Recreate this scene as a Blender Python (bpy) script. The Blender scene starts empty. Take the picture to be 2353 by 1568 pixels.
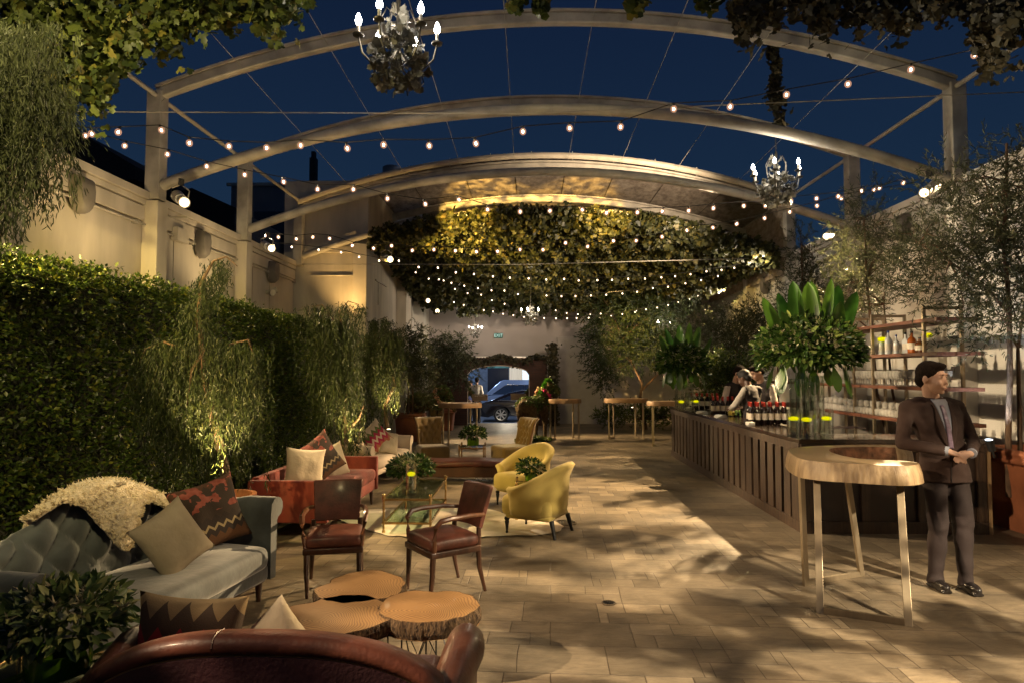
import bpy, bmesh, math, random
import numpy as np
from mathutils import Vector, Matrix, Euler, noise
from math import pi, sin, cos, atan, atan2, radians, sqrt
random.seed(7)
RNG = np.random.default_rng(11)
SC = bpy.context.scene
COL = SC.collection
V = Vector

# ------------------------------------------------------------------ camera
EYE = 1.80
FD = 1500.0                       # focal length in pixels of a 2352 px wide picture
cd = bpy.data.cameras.new('camera')
CAM = bpy.data.objects.new('camera', cd); COL.objects.link(CAM)
cd.sensor_width = 36.0; cd.lens = 36.0*FD/2352.0
cd.clip_start = 0.05; cd.clip_end = 500
CAM.location = (0, 0, EYE)
CAM.rotation_euler = (pi/2+atan(67/1500), 0, atan(39/1500))
SC.camera = CAM
CR = Euler(CAM.rotation_euler).to_matrix()

def ray(px, py):
    return (CR @ V(((px-1176)/FD, -(py-784)/FD, -1.0)))
def fl(px, py, z=0.0):            # picture point -> point at height z
    d = ray(px, py); t = (z-EYE)/d.z
    return V((d.x*t, d.y*t, z))
def at(px, py, y):                # picture point -> point at distance y
    d = ray(px, py); t = y/d.y
    return V((d.x*t, y, EYE+d.z*t))

# ------------------------------------------------------------------ world: clear night sky just after dusk
W = bpy.data.worlds.new('World'); SC.world = W; W.use_nodes = True
nt = W.node_tree; nt.nodes.clear()
wo = nt.nodes.new('ShaderNodeOutputWorld'); bg = nt.nodes.new('ShaderNodeBackground')
sky = nt.nodes.new('ShaderNodeTexSky'); sky.sky_type = 'NISHITA'; sky.sun_disc = False
sky.sun_elevation = radians(-3.5); sky.sun_rotation = radians(200); sky.ozone_density = 4.0
tint = nt.nodes.new('ShaderNodeMix'); tint.data_type = 'RGBA'; tint.inputs[0].default_value = 0.9
tc = nt.nodes.new('ShaderNodeTexCoord'); sp = nt.nodes.new('ShaderNodeSeparateXYZ')
rp = nt.nodes.new('ShaderNodeValToRGB')
rp.color_ramp.elements[0].position = 0.0; rp.color_ramp.elements[0].color = (0.012, 0.034, 0.070, 1)
rp.color_ramp.elements[1].position = 0.65; rp.color_ramp.elements[1].color = (0.0030, 0.0072, 0.026, 1)
nt.links.new(tc.outputs['Generated'], sp.inputs[0]); nt.links.new(sp.outputs['Z'], rp.inputs[0])
nt.links.new(sky.outputs[0], tint.inputs[6]); nt.links.new(rp.outputs[0], tint.inputs[7])
nt.links.new(tint.outputs[2], bg.inputs['Color']); bg.inputs['Strength'].default_value = 0.58
nt.links.new(bg.outputs[0], wo.inputs[0])

SC.view_settings.view_transform = 'Standard'; SC.view_settings.look = 'None'
SC.view_settings.exposure = 0.88; SC.view_settings.gamma = 1.0
cy = SC.cycles
cy.use_denoising = True
try: cy.denoiser = 'OPENIMAGEDENOISE'
except Exception: pass
cy.max_bounces = 7; cy.diffuse_bounces = 3; cy.glossy_bounces = 3; cy.transmission_bounces = 5; cy.transparent_max_bounces = 12
cy.sample_clamp_indirect = 3.0; cy.sample_clamp_direct = 0; cy.caustics_reflective = False; cy.caustics_refractive = False
cy.use_light_tree = True; cy.light_sampling_threshold = 0.005

# ------------------------------------------------------------------ lamps
LK = 1.25
def spot(name, loc, aim, watts, col=(1, .72, .40), ang=50, blend=.5, rad=.06, gobo=0, gs=5.0, lo=.42, hi=.60, floor=.12, stretch=(1, 1, 1)):
    ld = bpy.data.lights.new(name, 'SPOT'); ld.energy = watts*LK; ld.color = col
    ld.spot_size = radians(ang); ld.spot_blend = blend; ld.shadow_soft_size = rad
    o = bpy.data.objects.new(name, ld); COL.objects.link(o); o.location = loc
    o.rotation_euler = (V(aim)-V(loc)).to_track_quat('-Z', 'Y').to_euler()
    if gobo:                     # a leaf-breakup pattern plate in the projector
        ld.use_nodes = True; n = ld.node_tree.nodes; l = ld.node_tree.links
        em = next(k for k in n if k.type == 'EMISSION')
        c = n.new('ShaderNodeTexCoord'); mp = n.new('ShaderNodeMapping'); ns = n.new('ShaderNodeTexNoise'); mr = n.new('ShaderNodeMapRange')
        mp.inputs['Scale'].default_value = stretch; mp.inputs['Location'].default_value = (gobo, gobo*1.7, 0)
        ns.inputs['Scale'].default_value = gs; ns.inputs['Detail'].default_value = 3.0; ns.inputs['Roughness'].default_value = .55
        mr.inputs['From Min'].default_value = lo; mr.inputs['From Max'].default_value = hi
        mr.inputs['To Min'].default_value = floor; mr.inputs['To Max'].default_value = 1.0
        l.new(c.outputs['Normal'], mp.inputs[0]); l.new(mp.outputs[0], ns.inputs[0]); l.new(ns.outputs[0], mr.inputs[0])
        l.new(mr.outputs[0], em.inputs['Strength'])
    return o
WARM = (1, .70, .36); AMB = (1, .56, .16); COOL = (.82, .88, 1)
# floodlights and pattern projectors clamped to the roof posts, and an added canopy fill
spot('projector_or_fill_light', (5.95, 12.45, 4.35), (0.2, 6.7, 0), 4000, WARM, 64, .45, .04, gobo=3.3, gs=9, lo=.45, hi=.545, floor=.09)
spot('projector_or_fill_light', (6.0, 9.45, 4.45), (.2, 7.0, 0), 1100, WARM, 40, .6, .05, gobo=5.1, gs=8, lo=.45, hi=.55, floor=.08)
spot('projector_or_fill_light', (-5.1, 9.40, 4.25), (2.9, 5.0, 0.2), 1800, WARM, 66, .5, .05, gobo=1.2, gs=7, lo=.46, hi=.56, floor=.05)
spot('projector_or_fill_light', (-5.1, 12.5, 4.2), (3.0, 10.5, 0.4), 1000, WARM, 60, .5, .05, gobo=7.7, gs=7, lo=.43, hi=.57, floor=.15)
spot('projector_or_fill_light', (-5.1, 9.3, 4.45), (6.0, 8.3, 2.0), 2300, (1, .78, .50), 44, .6, .05, gobo=12.4, gs=8, lo=.40, hi=.60, floor=.35)
spot('projector_or_fill_light', (-5.1, 12.35, 4.4), (6.0, 13.5, 2.6), 1500, (1, .84, .66), 50, .6, .03, gobo=3.4, gs=8, lo=.42, hi=.56, floor=.30)
spot('projector_or_fill_light', (-5.3, 0.4, 4.4), (3.6, 5.2, 0.9), 1900, (1, .74, .46), 46, .5, .04, gobo=2.6, gs=9, lo=.44, hi=.56, floor=.10)
spot('projector_or_fill_light', (5.9, 3.3, 4.4), (-1.0, 4.2, 0.3), 420, (1, .72, .42), 70, .6, .05, gobo=9.1, gs=9, lo=.47, hi=.56, floor=.05)
spot('projector_or_fill_light', (5.9, 0.3, 4.3), (2.7, 3.7, 0), 3000, (1, .8, .52), 46, .6, .03, gobo=4.4, gs=12, lo=.48, hi=.545, floor=.05)
spot('projector_or_fill_light', (3.6, 12.5, 4.9), (1.2, 18.8, 6.6), 900, (1, .76, .52), 80, .8, .2)  # added fill for the canopy underside, not a projector on a post
spot('projector_or_fill_light', (-3.75, 14.9, 4.0), (-0.3, 17.0, 4.95), 1500, (1, .64, .14), 58, .95, .05)
spot('projector_or_fill_light', (5.9, 15.2, 4.2), (2.5, 18.6, 4.8), 260, (1, .8, .6), 80, .9, .05)
spot('canopy_projector', (2.2, 12.5, 5.1), (1.35, 18.9, 6.25), 3300, (1, .60, .14), 27, .4, .03, gobo=2.9, gs=22, lo=.44, hi=.58, floor=.10, stretch=(1, 3.0, 1))
spot('canopy_projector', (-1.9, 12.5, 5.1), (-1.1, 18.9, 6.25), 4200, (1, .60, .14), 28, .4, .03, gobo=6.5, gs=22, lo=.44, hi=.58, floor=.08, stretch=(1, 3.0, 1))
# distance: middle and back of the courtyard
spot('projector_or_fill_light', (-3.4, 19.0, 3.7), (1.6, 15.0, 0), 900, WARM, 70, .5, .05, gobo=8.2, gs=7, lo=.42, hi=.56, floor=.1)
spot('projector_or_fill_light', (5.6, 15.6, 4.0), (-1.7, 11.9, 0.2), 1700, WARM, 50, .5, .05, gobo=1.9, gs=8, lo=.42, hi=.56, floor=.15)
spot('projector_or_fill_light', (-3.3, 17.5, 3.7), (1.0, 17.0, .9), 1100, WARM, 40, .7, .05)  # added to brighten the topiary horse, no known projector
spot('projector_or_fill_light', (5.7, 18.5, 4.0), (0, 22.4, 3.2), 330, (1, .82, .70), 80, .9, .1)
# ------------------------------------------------------------------ helpers
def tag(o, label=None, cat=None, group=None, kind=None):
    if label: o['label'] = label
    if cat: o['category'] = cat
    if group: o['group'] = group
    if kind: o['kind'] = kind
    return o
def thing(name, label, cat, loc=(0, 0, 0), rz=0.0, group=None, s=1.0):
    o = bpy.data.objects.new(name, None); COL.objects.link(o); o.empty_display_size = .1
    o.location = loc; o.rotation_euler = (0, 0, rz); o.scale = (s, s, s)
    return tag(o, label, cat, group)
def copy_tree(o, parent=None):
    c = o.copy(); COL.objects.link(c)
    if parent is not None: c.parent = parent
    for ch in list(o.children): copy_tree(ch, c)
    return c
def dup(o, loc, rz=0.0, label=None, s=None):
    c = copy_tree(o); c.location = loc; c.rotation_euler = (0, 0, rz)
    if label: c['label'] = label
    if s is not None: c.scale = (s, s, s)
    return c

def link_mesh(name, me, mat=None, parent=None, smooth=40):
    if mat is not None and not me.materials: me.materials.append(mat)
    o = bpy.data.objects.new(name, me); COL.objects.link(o)
    if parent is not None: o.parent = parent
    if smooth is not None:
        me.shade_smooth()
        if smooth < 180: me.set_sharp_from_angle(angle=radians(smooth))
    return o

TS = bpy.data.scenes.new('workbench')
def TS_update():
    vl = TS.view_layers[0]; vl.update(); return vl.depsgraph
SPH = {}
class B:
    def __init__(s): s.bm = bmesh.new()
    def _new(s, fn):
        n = len(s.bm.verts); fn(); s.bm.verts.ensure_lookup_table(); return s.bm.verts[n:]
    def box(s, x0, x1, y0, y1, z0, z1, M=None):
        m = Matrix.Translation(((x0+x1)/2, (y0+y1)/2, (z0+z1)/2)) @ Matrix.Diagonal((x1-x0, y1-y0, z1-z0, 1))
        if M is not None: m = M @ m
        bmesh.ops.create_cube(s.bm, size=1, matrix=m); return s
    def rbox(s, x0, x1, y0, y1, z0, z1, r=.03, M=None, seg=3):
        t = bmesh.new()
        bmesh.ops.create_cube(t, size=1, matrix=Matrix.Translation(((x0+x1)/2, (y0+y1)/2, (z0+z1)/2)) @ Matrix.Diagonal((x1-x0, y1-y0, z1-z0, 1)))
        r = min(r, (x1-x0)*.49, (y1-y0)*.49, (z1-z0)*.49)
        bmesh.ops.bevel(t, geom=t.edges[:]+t.verts[:], offset=r, segments=seg, profile=.5, affect='EDGES')
        if M is not None: bmesh.ops.transform(t, matrix=M, verts=t.verts)
        s.merge(t); return s
    def merge(s, t):
        me = bpy.data.meshes.new('t'); t.to_mesh(me); t.free(); s.bm.from_mesh(me); bpy.data.meshes.remove(me)
    def cyl(s, p0, p1, r0, r1=None, seg=12, caps=True):
        r1 = r0 if r1 is None else r1
        p0 = V(p0); p1 = V(p1); d = p1-p0
        q = d.to_track_quat('Z', 'Y').to_matrix().to_4x4()
        bmesh.ops.create_cone(s.bm, cap_ends=caps, segments=seg, radius1=max(r0, 1e-4), radius2=max(r1, 1e-4), depth=d.length, matrix=Matrix.Translation((p0+p1)/2) @ q)
        return s
    def ell(s, c, r, M=None, u=16, v=10):
        if not hasattr(r, '__len__'): r = (r, r, r)
        if (u, v) not in SPH:
            t = bmesh.new(); bmesh.ops.create_uvsphere(t, u_segments=u, v_segments=v, radius=1)
            t.verts.index_update(); SPH[(u, v)] = ([w.co.copy() for w in t.verts], [[w.index for w in f.verts] for f in t.faces]); t.free()
        m = Matrix.Translation(c) @ (M.to_4x4() if M is not None else Matrix()) @ Matrix.Diagonal((r[0], r[1], r[2], 1))
        vs, fs = SPH[(u, v)]; nv = [s.bm.verts.new(m @ w) for w in vs]
        for f in fs: s.bm.faces.new([nv[i] for i in f])
        return s
    def cap(s, p0, p1, r0, r1, seg=12):
        s.cyl(p0, p1, r0, r1, seg); s.ell(p0, r0, u=seg, v=8); s.ell(p1, r1, u=seg, v=8); return s
    def chain(s, pts, rs, seg=12):
        for i in range(len(pts)-1): s.cap(pts[i], pts[i+1], rs[i], rs[i+1], seg)
        return s
    def loft(s, rings, closed=True, caps=True):
        vs = [[s.bm.verts.new(p) for p in r] for r in rings]; n = len(rings[0])
        for a, b in zip(vs[:-1], vs[1:]):
            for i in range(n if closed else n-1):
                j = (i+1) % n
                try: s.bm.faces.new((a[i], a[j], b[j], b[i]))
                except ValueError: pass
        if caps and closed:
            try: s.bm.faces.new(list(reversed(vs[0])))
            except ValueError: pass
            try: s.bm.faces.new(vs[-1])
            except ValueError: pass
        return s
    def tube(s, pts, r, seg=6, caps=True):
        pts = [V(p) for p in pts]; n = len(pts); rings = []
        up = V((0, 0, 1))
        for i, p in enumerate(pts):
            t = (pts[min(i+1, n-1)]-pts[max(i-1, 0)])
            if t.length < 1e-9: t = V((0, 0, 1))
            t.normalize()
            a = t.cross(up)
            if a.length < .15: a = t.cross(V((0, 1, 0)) if i == 0 or a.length < 1e-6 else V((0, 1, 0)))
            a.normalize(); b = t.cross(a)
            rr = r[i] if hasattr(r, '__len__') else r
            rings.append([p+a*(rr*cos(2*pi*k/seg))+b*(rr*sin(2*pi*k/seg)) for k in range(seg)])
        return s.loft(rings, True, caps)
    def lathe(s, c, prof, seg=20, caps=True):
        c = V(c)
        return s.loft([[c+V((r*cos(2*pi*k/seg), r*sin(2*pi*k/seg), z)) for k in range(seg)] for r, z in prof], True, caps)
    def prism(s, poly, z0, z1, M=None):
        n = len(s.bm.verts)
        s.loft([[V((p[0], p[1], z0)) for p in poly], [V((p[0], p[1], z1)) for p in poly]])
        if M is not None:
            s.bm.verts.ensure_lookup_table(); bmesh.ops.transform(s.bm, matrix=M, verts=s.bm.verts[n:])
        return s
    def grid(s, fn, nu, nv, closeu=False):
        g = [[s.bm.verts.new(fn(i/(nu if closeu else nu-1), j/(nv-1))) for j in range(nv)] for i in range(nu)]
        for i in range(nu if closeu else nu-1):
            for j in range(nv-1):
                a = (i+1) % nu
                s.bm.faces.new((g[i][j], g[a][j], g[a][j+1], g[i][j+1]))
        return s
    def poly(s, pts):
        s.bm.faces.new([s.bm.verts.new(p) for p in pts]); return s
    def mesh(s, name='m'):
        bmesh.ops.recalc_face_normals(s.bm, faces=s.bm.faces[:])
        me = bpy.data.meshes.new(name); s.bm.to_mesh(me); s.bm.free(); return me
    def obj(s, name, mat, parent=None, smooth=40, bevel=0, sub=0):
        o = link_mesh(name, s.mesh(name), mat, parent, smooth)
        if bevel:
            m = o.modifiers.new('bevel', 'BEVEL'); m.width = bevel; m.segments = 2; m.limit_method = 'ANGLE'
        if sub:
            m = o.modifiers.new('sub', 'SUBSURF'); m.levels = sub; m.render_levels = sub
        return o
    def blob(s, name, mat, parent=None, voxel=.015, it=6, disp=None):
        me = s.mesh(name); o = bpy.data.objects.new('tmp', me); TS.collection.objects.link(o)
        m = o.modifiers.new('r', 'REMESH'); m.mode = 'VOXEL'; m.voxel_size = voxel
        if it:
            m = o.modifiers.new('s', 'SMOOTH'); m.iterations = it; m.factor = .5
        ev = o.evaluated_get(TS_update()); dg = TS.view_layers[0].depsgraph
        me2 = bpy.data.meshes.new_from_object(ev, depsgraph=dg)
        bpy.data.objects.remove(o); bpy.data.meshes.remove(me)
        me2.materials.clear()
        if disp is not None:
            cs = [v.co.copy() for v in me2.vertices]; ns_ = [v.normal.copy() for v in me2.vertices]
            out = np.array([disp(c, n_)[:] for c, n_ in zip(cs, ns_)], dtype=np.float32); me2.vertices.foreach_set('co', out.ravel()); me2.update()
        me2.name = name
        return link_mesh(name, me2, mat, parent, 180)

# ---- leaves: many small faces from one template, set straight from arrays
TM = {
 'leaf': ([(0, 0, 0), (.45, .5, .08), (1, 0, -.06), (.45, -.5, .08)], [(0, 1, 2), (0, 2, 3)]),
 'long': ([(0, 0, 0), (.3, .5, .03), (.72, .36, 0), (1, 0, -.1), (.72, -.36, 0), (.3, -.5, .03)], [(0, 1, 2, 3), (0, 3, 4, 5)]),
 'ivy': ([(0, 0, 0), (-.08, .38, .05), (.22, .62, -.05), (.42, .28, .05), (.74, .42, -.04), (1.0, 0, -.1), (.74, -.42, -.04), (.42, -.28, .05), (.22, -.62, -.05), (-.08, -.38, .05)],
         [(0, 1, 2, 3), (0, 3, 4, 5), (0, 5, 6, 7), (0, 7, 8, 9)]),
 'star': ([(0, .5, 0), (1, 0, .2), (0, -.5, 0)], [(0, 1, 2)]),
}
def nrm(a): return a/np.maximum(np.linalg.norm(a, axis=1, keepdims=True), 1e-9)
def leaves(name, P, D, N, L, Wd, mat, parent=None, t='leaf', var=.35):
    P = np.asarray(P, float); n = len(P)
    X = nrm(np.asarray(D, float)); N = np.asarray(N, float)
    Z = nrm(N-(N*X).sum(1, keepdims=True)*X); Y = np.cross(Z, X)
    tv, tf = TM[t]; tv = np.array(tv); k = len(tv)
    s = (1+var*(RNG.random(n)*2-1))
    Lv = (np.ones(n)*L*s)[:, None, None]; Wv = (np.ones(n)*Wd*s)[:, None, None]
    co = P[:, None, :]+tv[None, :, 0:1]*X[:, None, :]*Lv+tv[None, :, 1:2]*Y[:, None, :]*Wv+tv[None, :, 2:3]*Z[:, None, :]*Lv
    co = co.reshape(-1, 3)
    sizes = np.array([len(f) for f in tf]); idx = np.concatenate([np.array(f) for f in tf])
    allidx = (np.arange(n)[:, None]*k+idx[None, :]).ravel()
    alls = np.tile(sizes, n); starts = np.concatenate([[0], np.cumsum(alls)[:-1]])
    me = bpy.data.meshes.new(name)
    me.vertices.add(len(co)); me.vertices.foreach_set('co', co.ravel())
    me.loops.add(len(allidx)); me.loops.foreach_set('vertex_index', allidx.astype(np.int32))
    me.polygons.add(len(alls)); me.polygons.foreach_set('loop_start', starts.astype(np.int32))
    try: me.polygons.foreach_set('loop_total', alls.astype(np.int32))
    except Exception: pass
    me.update(calc_edges=True)
    return link_mesh(name, me, mat, parent, None)
def rnd(n, s=1.0): return RNG.normal(size=(n, 3))*s
def runi(n, lo, hi): return lo+(hi-lo)*RNG.random(n)

# ---- materials
MATS = {}
def nodes_of(m):
    m.use_nodes = True; n = m.node_tree.nodes; l = m.node_tree.links
    return n, l, n['Principled BSDF']
def mat(name, col, rough=.6, metal=0.0, var=.15, nscale=6.0, bump=0.0, bscale=40.0, col2=None, sheen=0, spec=.5, coat=0, stretch=None, em=None, ems=0, lo=.35, hi=.65, detail=4):
    if name in MATS: return MATS[name]
    m = bpy.data.materials.new(name); n, l, p = nodes_of(m)
    p.inputs['Roughness'].default_value = rough; p.inputs['Metallic'].default_value = metal
    p.inputs['Specular IOR Level'].default_value = spec; p.inputs['Sheen Weight'].default_value = sheen
    p.inputs['Coat Weight'].default_value = coat; p.inputs['Coat Roughness'].default_value = .15
    tcn = n.new('ShaderNodeTexCoord'); mp = n.new('ShaderNodeMapping'); l.new(tcn.outputs['Object'], mp.inputs[0])
    if stretch: mp.inputs['Scale'].default_value = stretch
    if var or col2:
        ns = n.new('ShaderNodeTexNoise'); ns.inputs['Scale'].default_value = nscale; ns.inputs['Detail'].default_value = detail
        cr = n.new('ShaderNodeValToRGB'); a, b = cr.color_ramp.elements
        a.position = lo; b.position = hi
        c2 = col2 if col2 else tuple(min(1, c*(1+var)) for c in col); c1 = col if col2 else tuple(c*(1-var) for c in col)
        a.color = (*c1, 1); b.color = (*c2, 1)
        l.new(mp.outputs[0], ns.inputs[0]); l.new(ns.outputs[0], cr.inputs[0]); l.new(cr.outputs[0], p.inputs['Base Color'])
    else: p.inputs['Base Color'].default_value = (*col, 1)
    if bump:
        nb = n.new('ShaderNodeTexNoise'); nb.inputs['Scale'].default_value = bscale; nb.inputs['Detail'].default_value = 5
        bp = n.new('ShaderNodeBump'); bp.inputs['Strength'].default_value = bump; bp.inputs['Distance'].default_value = .02
        l.new(mp.outputs[0], nb.inputs[0]); l.new(nb.outputs[0], bp.inputs['Height']); l.new(bp.outputs[0], p.inputs['Normal'])
    if em: p.inputs['Emission Color'].default_value = (*em, 1); p.inputs['Emission Strength'].default_value = ems
    MATS[name] = m; return m
def leafmat(name, c1, c2, rough=.4, trans=.25, c3=None):
    if name in MATS: return MATS[name]
    m = bpy.data.materials.new(name); n, l, p = nodes_of(m)
    g = n.new('ShaderNodeNewGeometry'); cr = n.new('ShaderNodeValToRGB'); e = cr.color_ramp.elements
    e[0].color = (*c1, 1); e[1].color = (*c2, 1); e[1].position = .85
    if c3: x = e.new(1.0); x.color = (*c3, 1); e[1].position = .8
    l.new(g.outputs['Random Per Island'], cr.inputs[0]); l.new(cr.outputs[0], p.inputs['Base Color'])
    p.inputs['Roughness'].default_value = rough; p.inputs['Specular IOR Level'].default_value = .4
    tr = n.new('ShaderNodeBsdfTranslucent'); mx = n.new('ShaderNodeMixShader'); mx.inputs[0].default_value = trans
    l.new(cr.outputs[0], tr.inputs[0]); l.new(p.outputs[0], mx.inputs[1]); l.new(tr.outputs[0], mx.inputs[2])
    l.new(mx.outputs[0], n['Material Output'].inputs[0]); MATS[name] = m; return m
def glassmat(name, tint=(1, 1, 1), refl=.10, rough=.02, opac=0.0):
    if name in MATS: return MATS[name]
    m = bpy.data.materials.new(name); m.use_nodes = True; n = m.node_tree.nodes; l = m.node_tree.links; n.clear()
    o = n.new('ShaderNodeOutputMaterial'); t = n.new('ShaderNodeBsdfTransparent'); t.inputs[0].default_value = (*tint, 1)
    g = n.new('ShaderNodeBsdfGlossy'); g.inputs['Roughness'].default_value = rough
    fr = n.new('ShaderNodeLayerWeight'); fr.inputs[0].default_value = .35
    mr = n.new('ShaderNodeMapRange'); mr.inputs['To Min'].default_value = refl*.35; mr.inputs['To Max'].default_value = min(1, refl*5)
    mx = n.new('ShaderNodeMixShader'); l.new(fr.outputs['Facing'], mr.inputs[0]); l.new(mr.outputs[0], mx.inputs[0])
    l.new(t.outputs[0], mx.inputs[1]); l.new(g.outputs[0], mx.inputs[2]); l.new(mx.outputs[0], o.inputs[0])
    MATS[name] = m; return m
def emat(name, col, s):
    if name in MATS: return MATS[name]
    m = bpy.data.materials.new(name); m.use_nodes = True; n = m.node_tree.nodes; l = m.node_tree.links; n.clear()
    o = n.new('ShaderNodeOutputMaterial'); e = n.new('ShaderNodeEmission'); e.inputs[0].default_value = (*col, 1); e.inputs[1].default_value = s
    l.new(e.outputs[0], o.inputs[0]); MATS[name] = m; return m
def math_n(n, l, op, a, b=None):
    k = n.new('ShaderNodeMath'); k.operation = op
    for i, x in enumerate((a, b)):
        if x is None: continue
        if isinstance(x, (int, float)): k.inputs[i].default_value = x
        else: l.new(x, k.inputs[i])
    return k.outputs[0]
def kilim(name, stops, amp=.05, per=.08, rose=None, axis=1, mul=2.0):
    m = bpy.data.materials.new(name); n, l, p = nodes_of(m); p.inputs['Roughness'].default_value = .95
    tcn = n.new('ShaderNodeTexCoord'); s = n.new('ShaderNodeSeparateXYZ'); l.new(tcn.outputs['Object'], s.inputs[0])
    u, v = (s.outputs[0], s.outputs[1]) if axis == 1 else (s.outputs[1], s.outputs[0])
    pp = math_n(n, l, 'PINGPONG', u, per); z = math_n(n, l, 'MULTIPLY', pp, amp/per)
    w = math_n(n, l, 'MULTIPLY', math_n(n, l, 'ADD', v, z), mul); w = math_n(n, l, 'ADD', w, .5)
    cr = n.new('ShaderNodeValToRGB'); cr.color_ramp.interpolation = 'CONSTANT'; e = cr.color_ramp.elements
    e[0].position = stops[0][0]; e[0].color = (*stops[0][1], 1); e[1].position = stops[1][0]; e[1].color = (*stops[1][1], 1)
    for q, c in stops[2:]: x = e.new(q); x.color = (*c, 1)
    l.new(w, cr.inputs[0]); out = cr.outputs[0]
    if rose:
        ns = n.new('ShaderNodeTexNoise'); ns.inputs['Scale'].default_value = rose[1]; ns.inputs['Detail'].default_value = 2; l.new(tcn.outputs['Object'], ns.inputs[0])
        gt = math_n(n, l, 'GREATER_THAN', ns.outputs[0], .53); hi = math_n(n, l, 'GREATER_THAN', v, rose[2]); k = math_n(n, l, 'MULTIPLY', gt, hi)
        vr = n.new('ShaderNodeTexVoronoi'); vr.inputs['Scale'].default_value = 26; l.new(tcn.outputs['Object'], vr.inputs[0])
        rc = n.new('ShaderNodeValToRGB'); rc.color_ramp.elements[0].color = (*rose[0], 1); rc.color_ramp.elements[1].color = (*[min(1, c*1.5+.05) for c in rose[0]], 1); l.new(vr.outputs[0], rc.inputs[0])
        mx = n.new('ShaderNodeMix'); mx.data_type = 'RGBA'; l.new(k, mx.inputs[0]); l.new(out, mx.inputs[6]); l.new(rc.outputs[0], mx.inputs[7]); out = mx.outputs[2]
    l.new(out, p.inputs['Base Color'])
    nb = n.new('ShaderNodeTexNoise'); nb.inputs['Scale'].default_value = 180; bp = n.new('ShaderNodeBump'); bp.inputs['Strength'].default_value = .5; bp.inputs['Distance'].default_value = .004
    l.new(tcn.outputs['Object'], nb.inputs[0]); l.new(nb.outputs[0], bp.inputs['Height']); l.new(bp.outputs[0], p.inputs['Normal'])
    return m
def slicemat(name, c1, c2, c3, scale=14, ring=.22):
    m = bpy.data.materials.new(name); n, l, p = nodes_of(m); p.inputs['Roughness'].default_value = .38; p.inputs['Coat Weight'].default_value = .15
    tcn = n.new('ShaderNodeTexCoord'); ns = n.new('ShaderNodeTexNoise'); ns.inputs['Scale'].default_value = 3.0; l.new(tcn.outputs['Object'], ns.inputs[0])
    mx = n.new('ShaderNodeMix'); mx.data_type = 'RGBA'; mx.blend_type = 'ADD'; mx.inputs[0].default_value = .22
    l.new(tcn.outputs['Object'], mx.inputs[6]); l.new(ns.outputs[1], mx.inputs[7])
    wv = n.new('ShaderNodeTexWave'); wv.wave_type = 'RINGS'; wv.rings_direction = 'Z'; wv.inputs['Scale'].default_value = scale; wv.inputs['Distortion'].default_value = 2.5; wv.inputs['Detail'].default_value = 3
    l.new(mx.outputs[2], wv.inputs[0])
    n2 = n.new('ShaderNodeTexNoise'); n2.inputs['Scale'].default_value = 2.4; n2.inputs['Detail'].default_value = 5; l.new(tcn.outputs['Object'], n2.inputs[0])
    a = math_n(n, l, 'MULTIPLY', wv.outputs[1], ring); b = math_n(n, l, 'ADD', a, math_n(n, l, 'MULTIPLY', n2.outputs[0], .85))
    cr = n.new('ShaderNodeValToRGB'); e = cr.color_ramp.elements; e[0].position = .25; e[0].color = (*c1, 1); e[1].position = .8; e[1].color = (*c3, 1); x = e.new(.5); x.color = (*c2, 1)
    l.new(b, cr.inputs[0]); l.new(cr.outputs[0], p.inputs['Base Color']); return m

# common materials
M_cream = mat('painted_plaster', (.47, .42, .34), .8, var=.15, nscale=1.6, stretch=(1.6, 1.6, .4), detail=8, bump=.25, bscale=60)
M_creamR = mat('white_plaster', (.56, .53, .47), .8, var=.06, nscale=1.0, bump=.25, bscale=60)
M_back = mat('back_plaster', (.36, .32, .30), .85, var=.06, nscale=.8, bump=.25, bscale=50)
M_steel = mat('painted_steel', (.40, .365, .30), .5, var=.24, nscale=3.5, detail=9, bump=.15, bscale=50)
M_brass = mat('brass', (.62, .44, .20), .22, 1.0, var=.12, nscale=12)
M_bsteel = mat('brushed_metal', (.34, .275, .19), .42, .7, var=.10, nscale=18, stretch=(1, 1, .1))
M_black = mat('black_metal', (.012, .012, .013), .45, .3, var=.2)
M_cable = mat('black_cable', (.015, .014, .012), .6, var=0)
M_bark = mat('bark', (.05, .033, .02), .95, var=.5, nscale=14, bump=1.0, bscale=30, col2=(.14, .095, .055))
M_terra = mat('terracotta', (.25, .085, .036), .75, var=.2, nscale=4, bump=.2, bscale=40)
M_soil = mat('soil', (.02, .014, .01), 1, var=.3)
M_darkwood = mat('dark_wood', (.050, .020, .010), .35, var=.3, nscale=10, stretch=(3, 3, .6), coat=.2)
M_walnut = mat('walnut', (.13, .050, .022), .32, var=.25, nscale=10, stretch=(3, 3, .6), coat=.3)
M_glass = glassmat('clear_glass', (.97, .985, .97), .12)
M_tglass = glassmat('table_glass', (.78, .88, .80), .11)
M_leaf_d = leafmat('hedge_leaf', (.013, .030, .006), (.072, .110, .016), .35, .3, (.19, .19, .03))
M_leaf_ivy = leafmat('ivy_leaf', (.020, .034, .010), (.10, .125, .025), .45, .3, (.18, .15, .03))
M_leaf_ivyd = leafmat('dull_ivy_leaf', (.020, .020, .012), (.075, .068, .035), .55, .25, (.13, .10, .05))
M_leaf_olive = leafmat('olive_leaf', (.026, .034, .016), (.085, .095, .045), .5, .25, (.14, .14, .08))
M_leaf_weep = leafmat('weeping_leaf', (.007, .014, .003), (.028, .045, .008), .5, .3, (.06, .068, .013))
M_leaf_f = leafmat('floral_leaf', (.008, .024, .006), (.038, .080, .016), .25, .2, (.13, .17, .04))
M_leaf_br = leafmat('bright_leaf', (.03, .09, .012), (.10, .21, .03), .35, .25)
M_leaf_big = leafmat('tropical_leaf', (.014, .055, .008), (.055, .12, .014), .3, .25)
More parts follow.
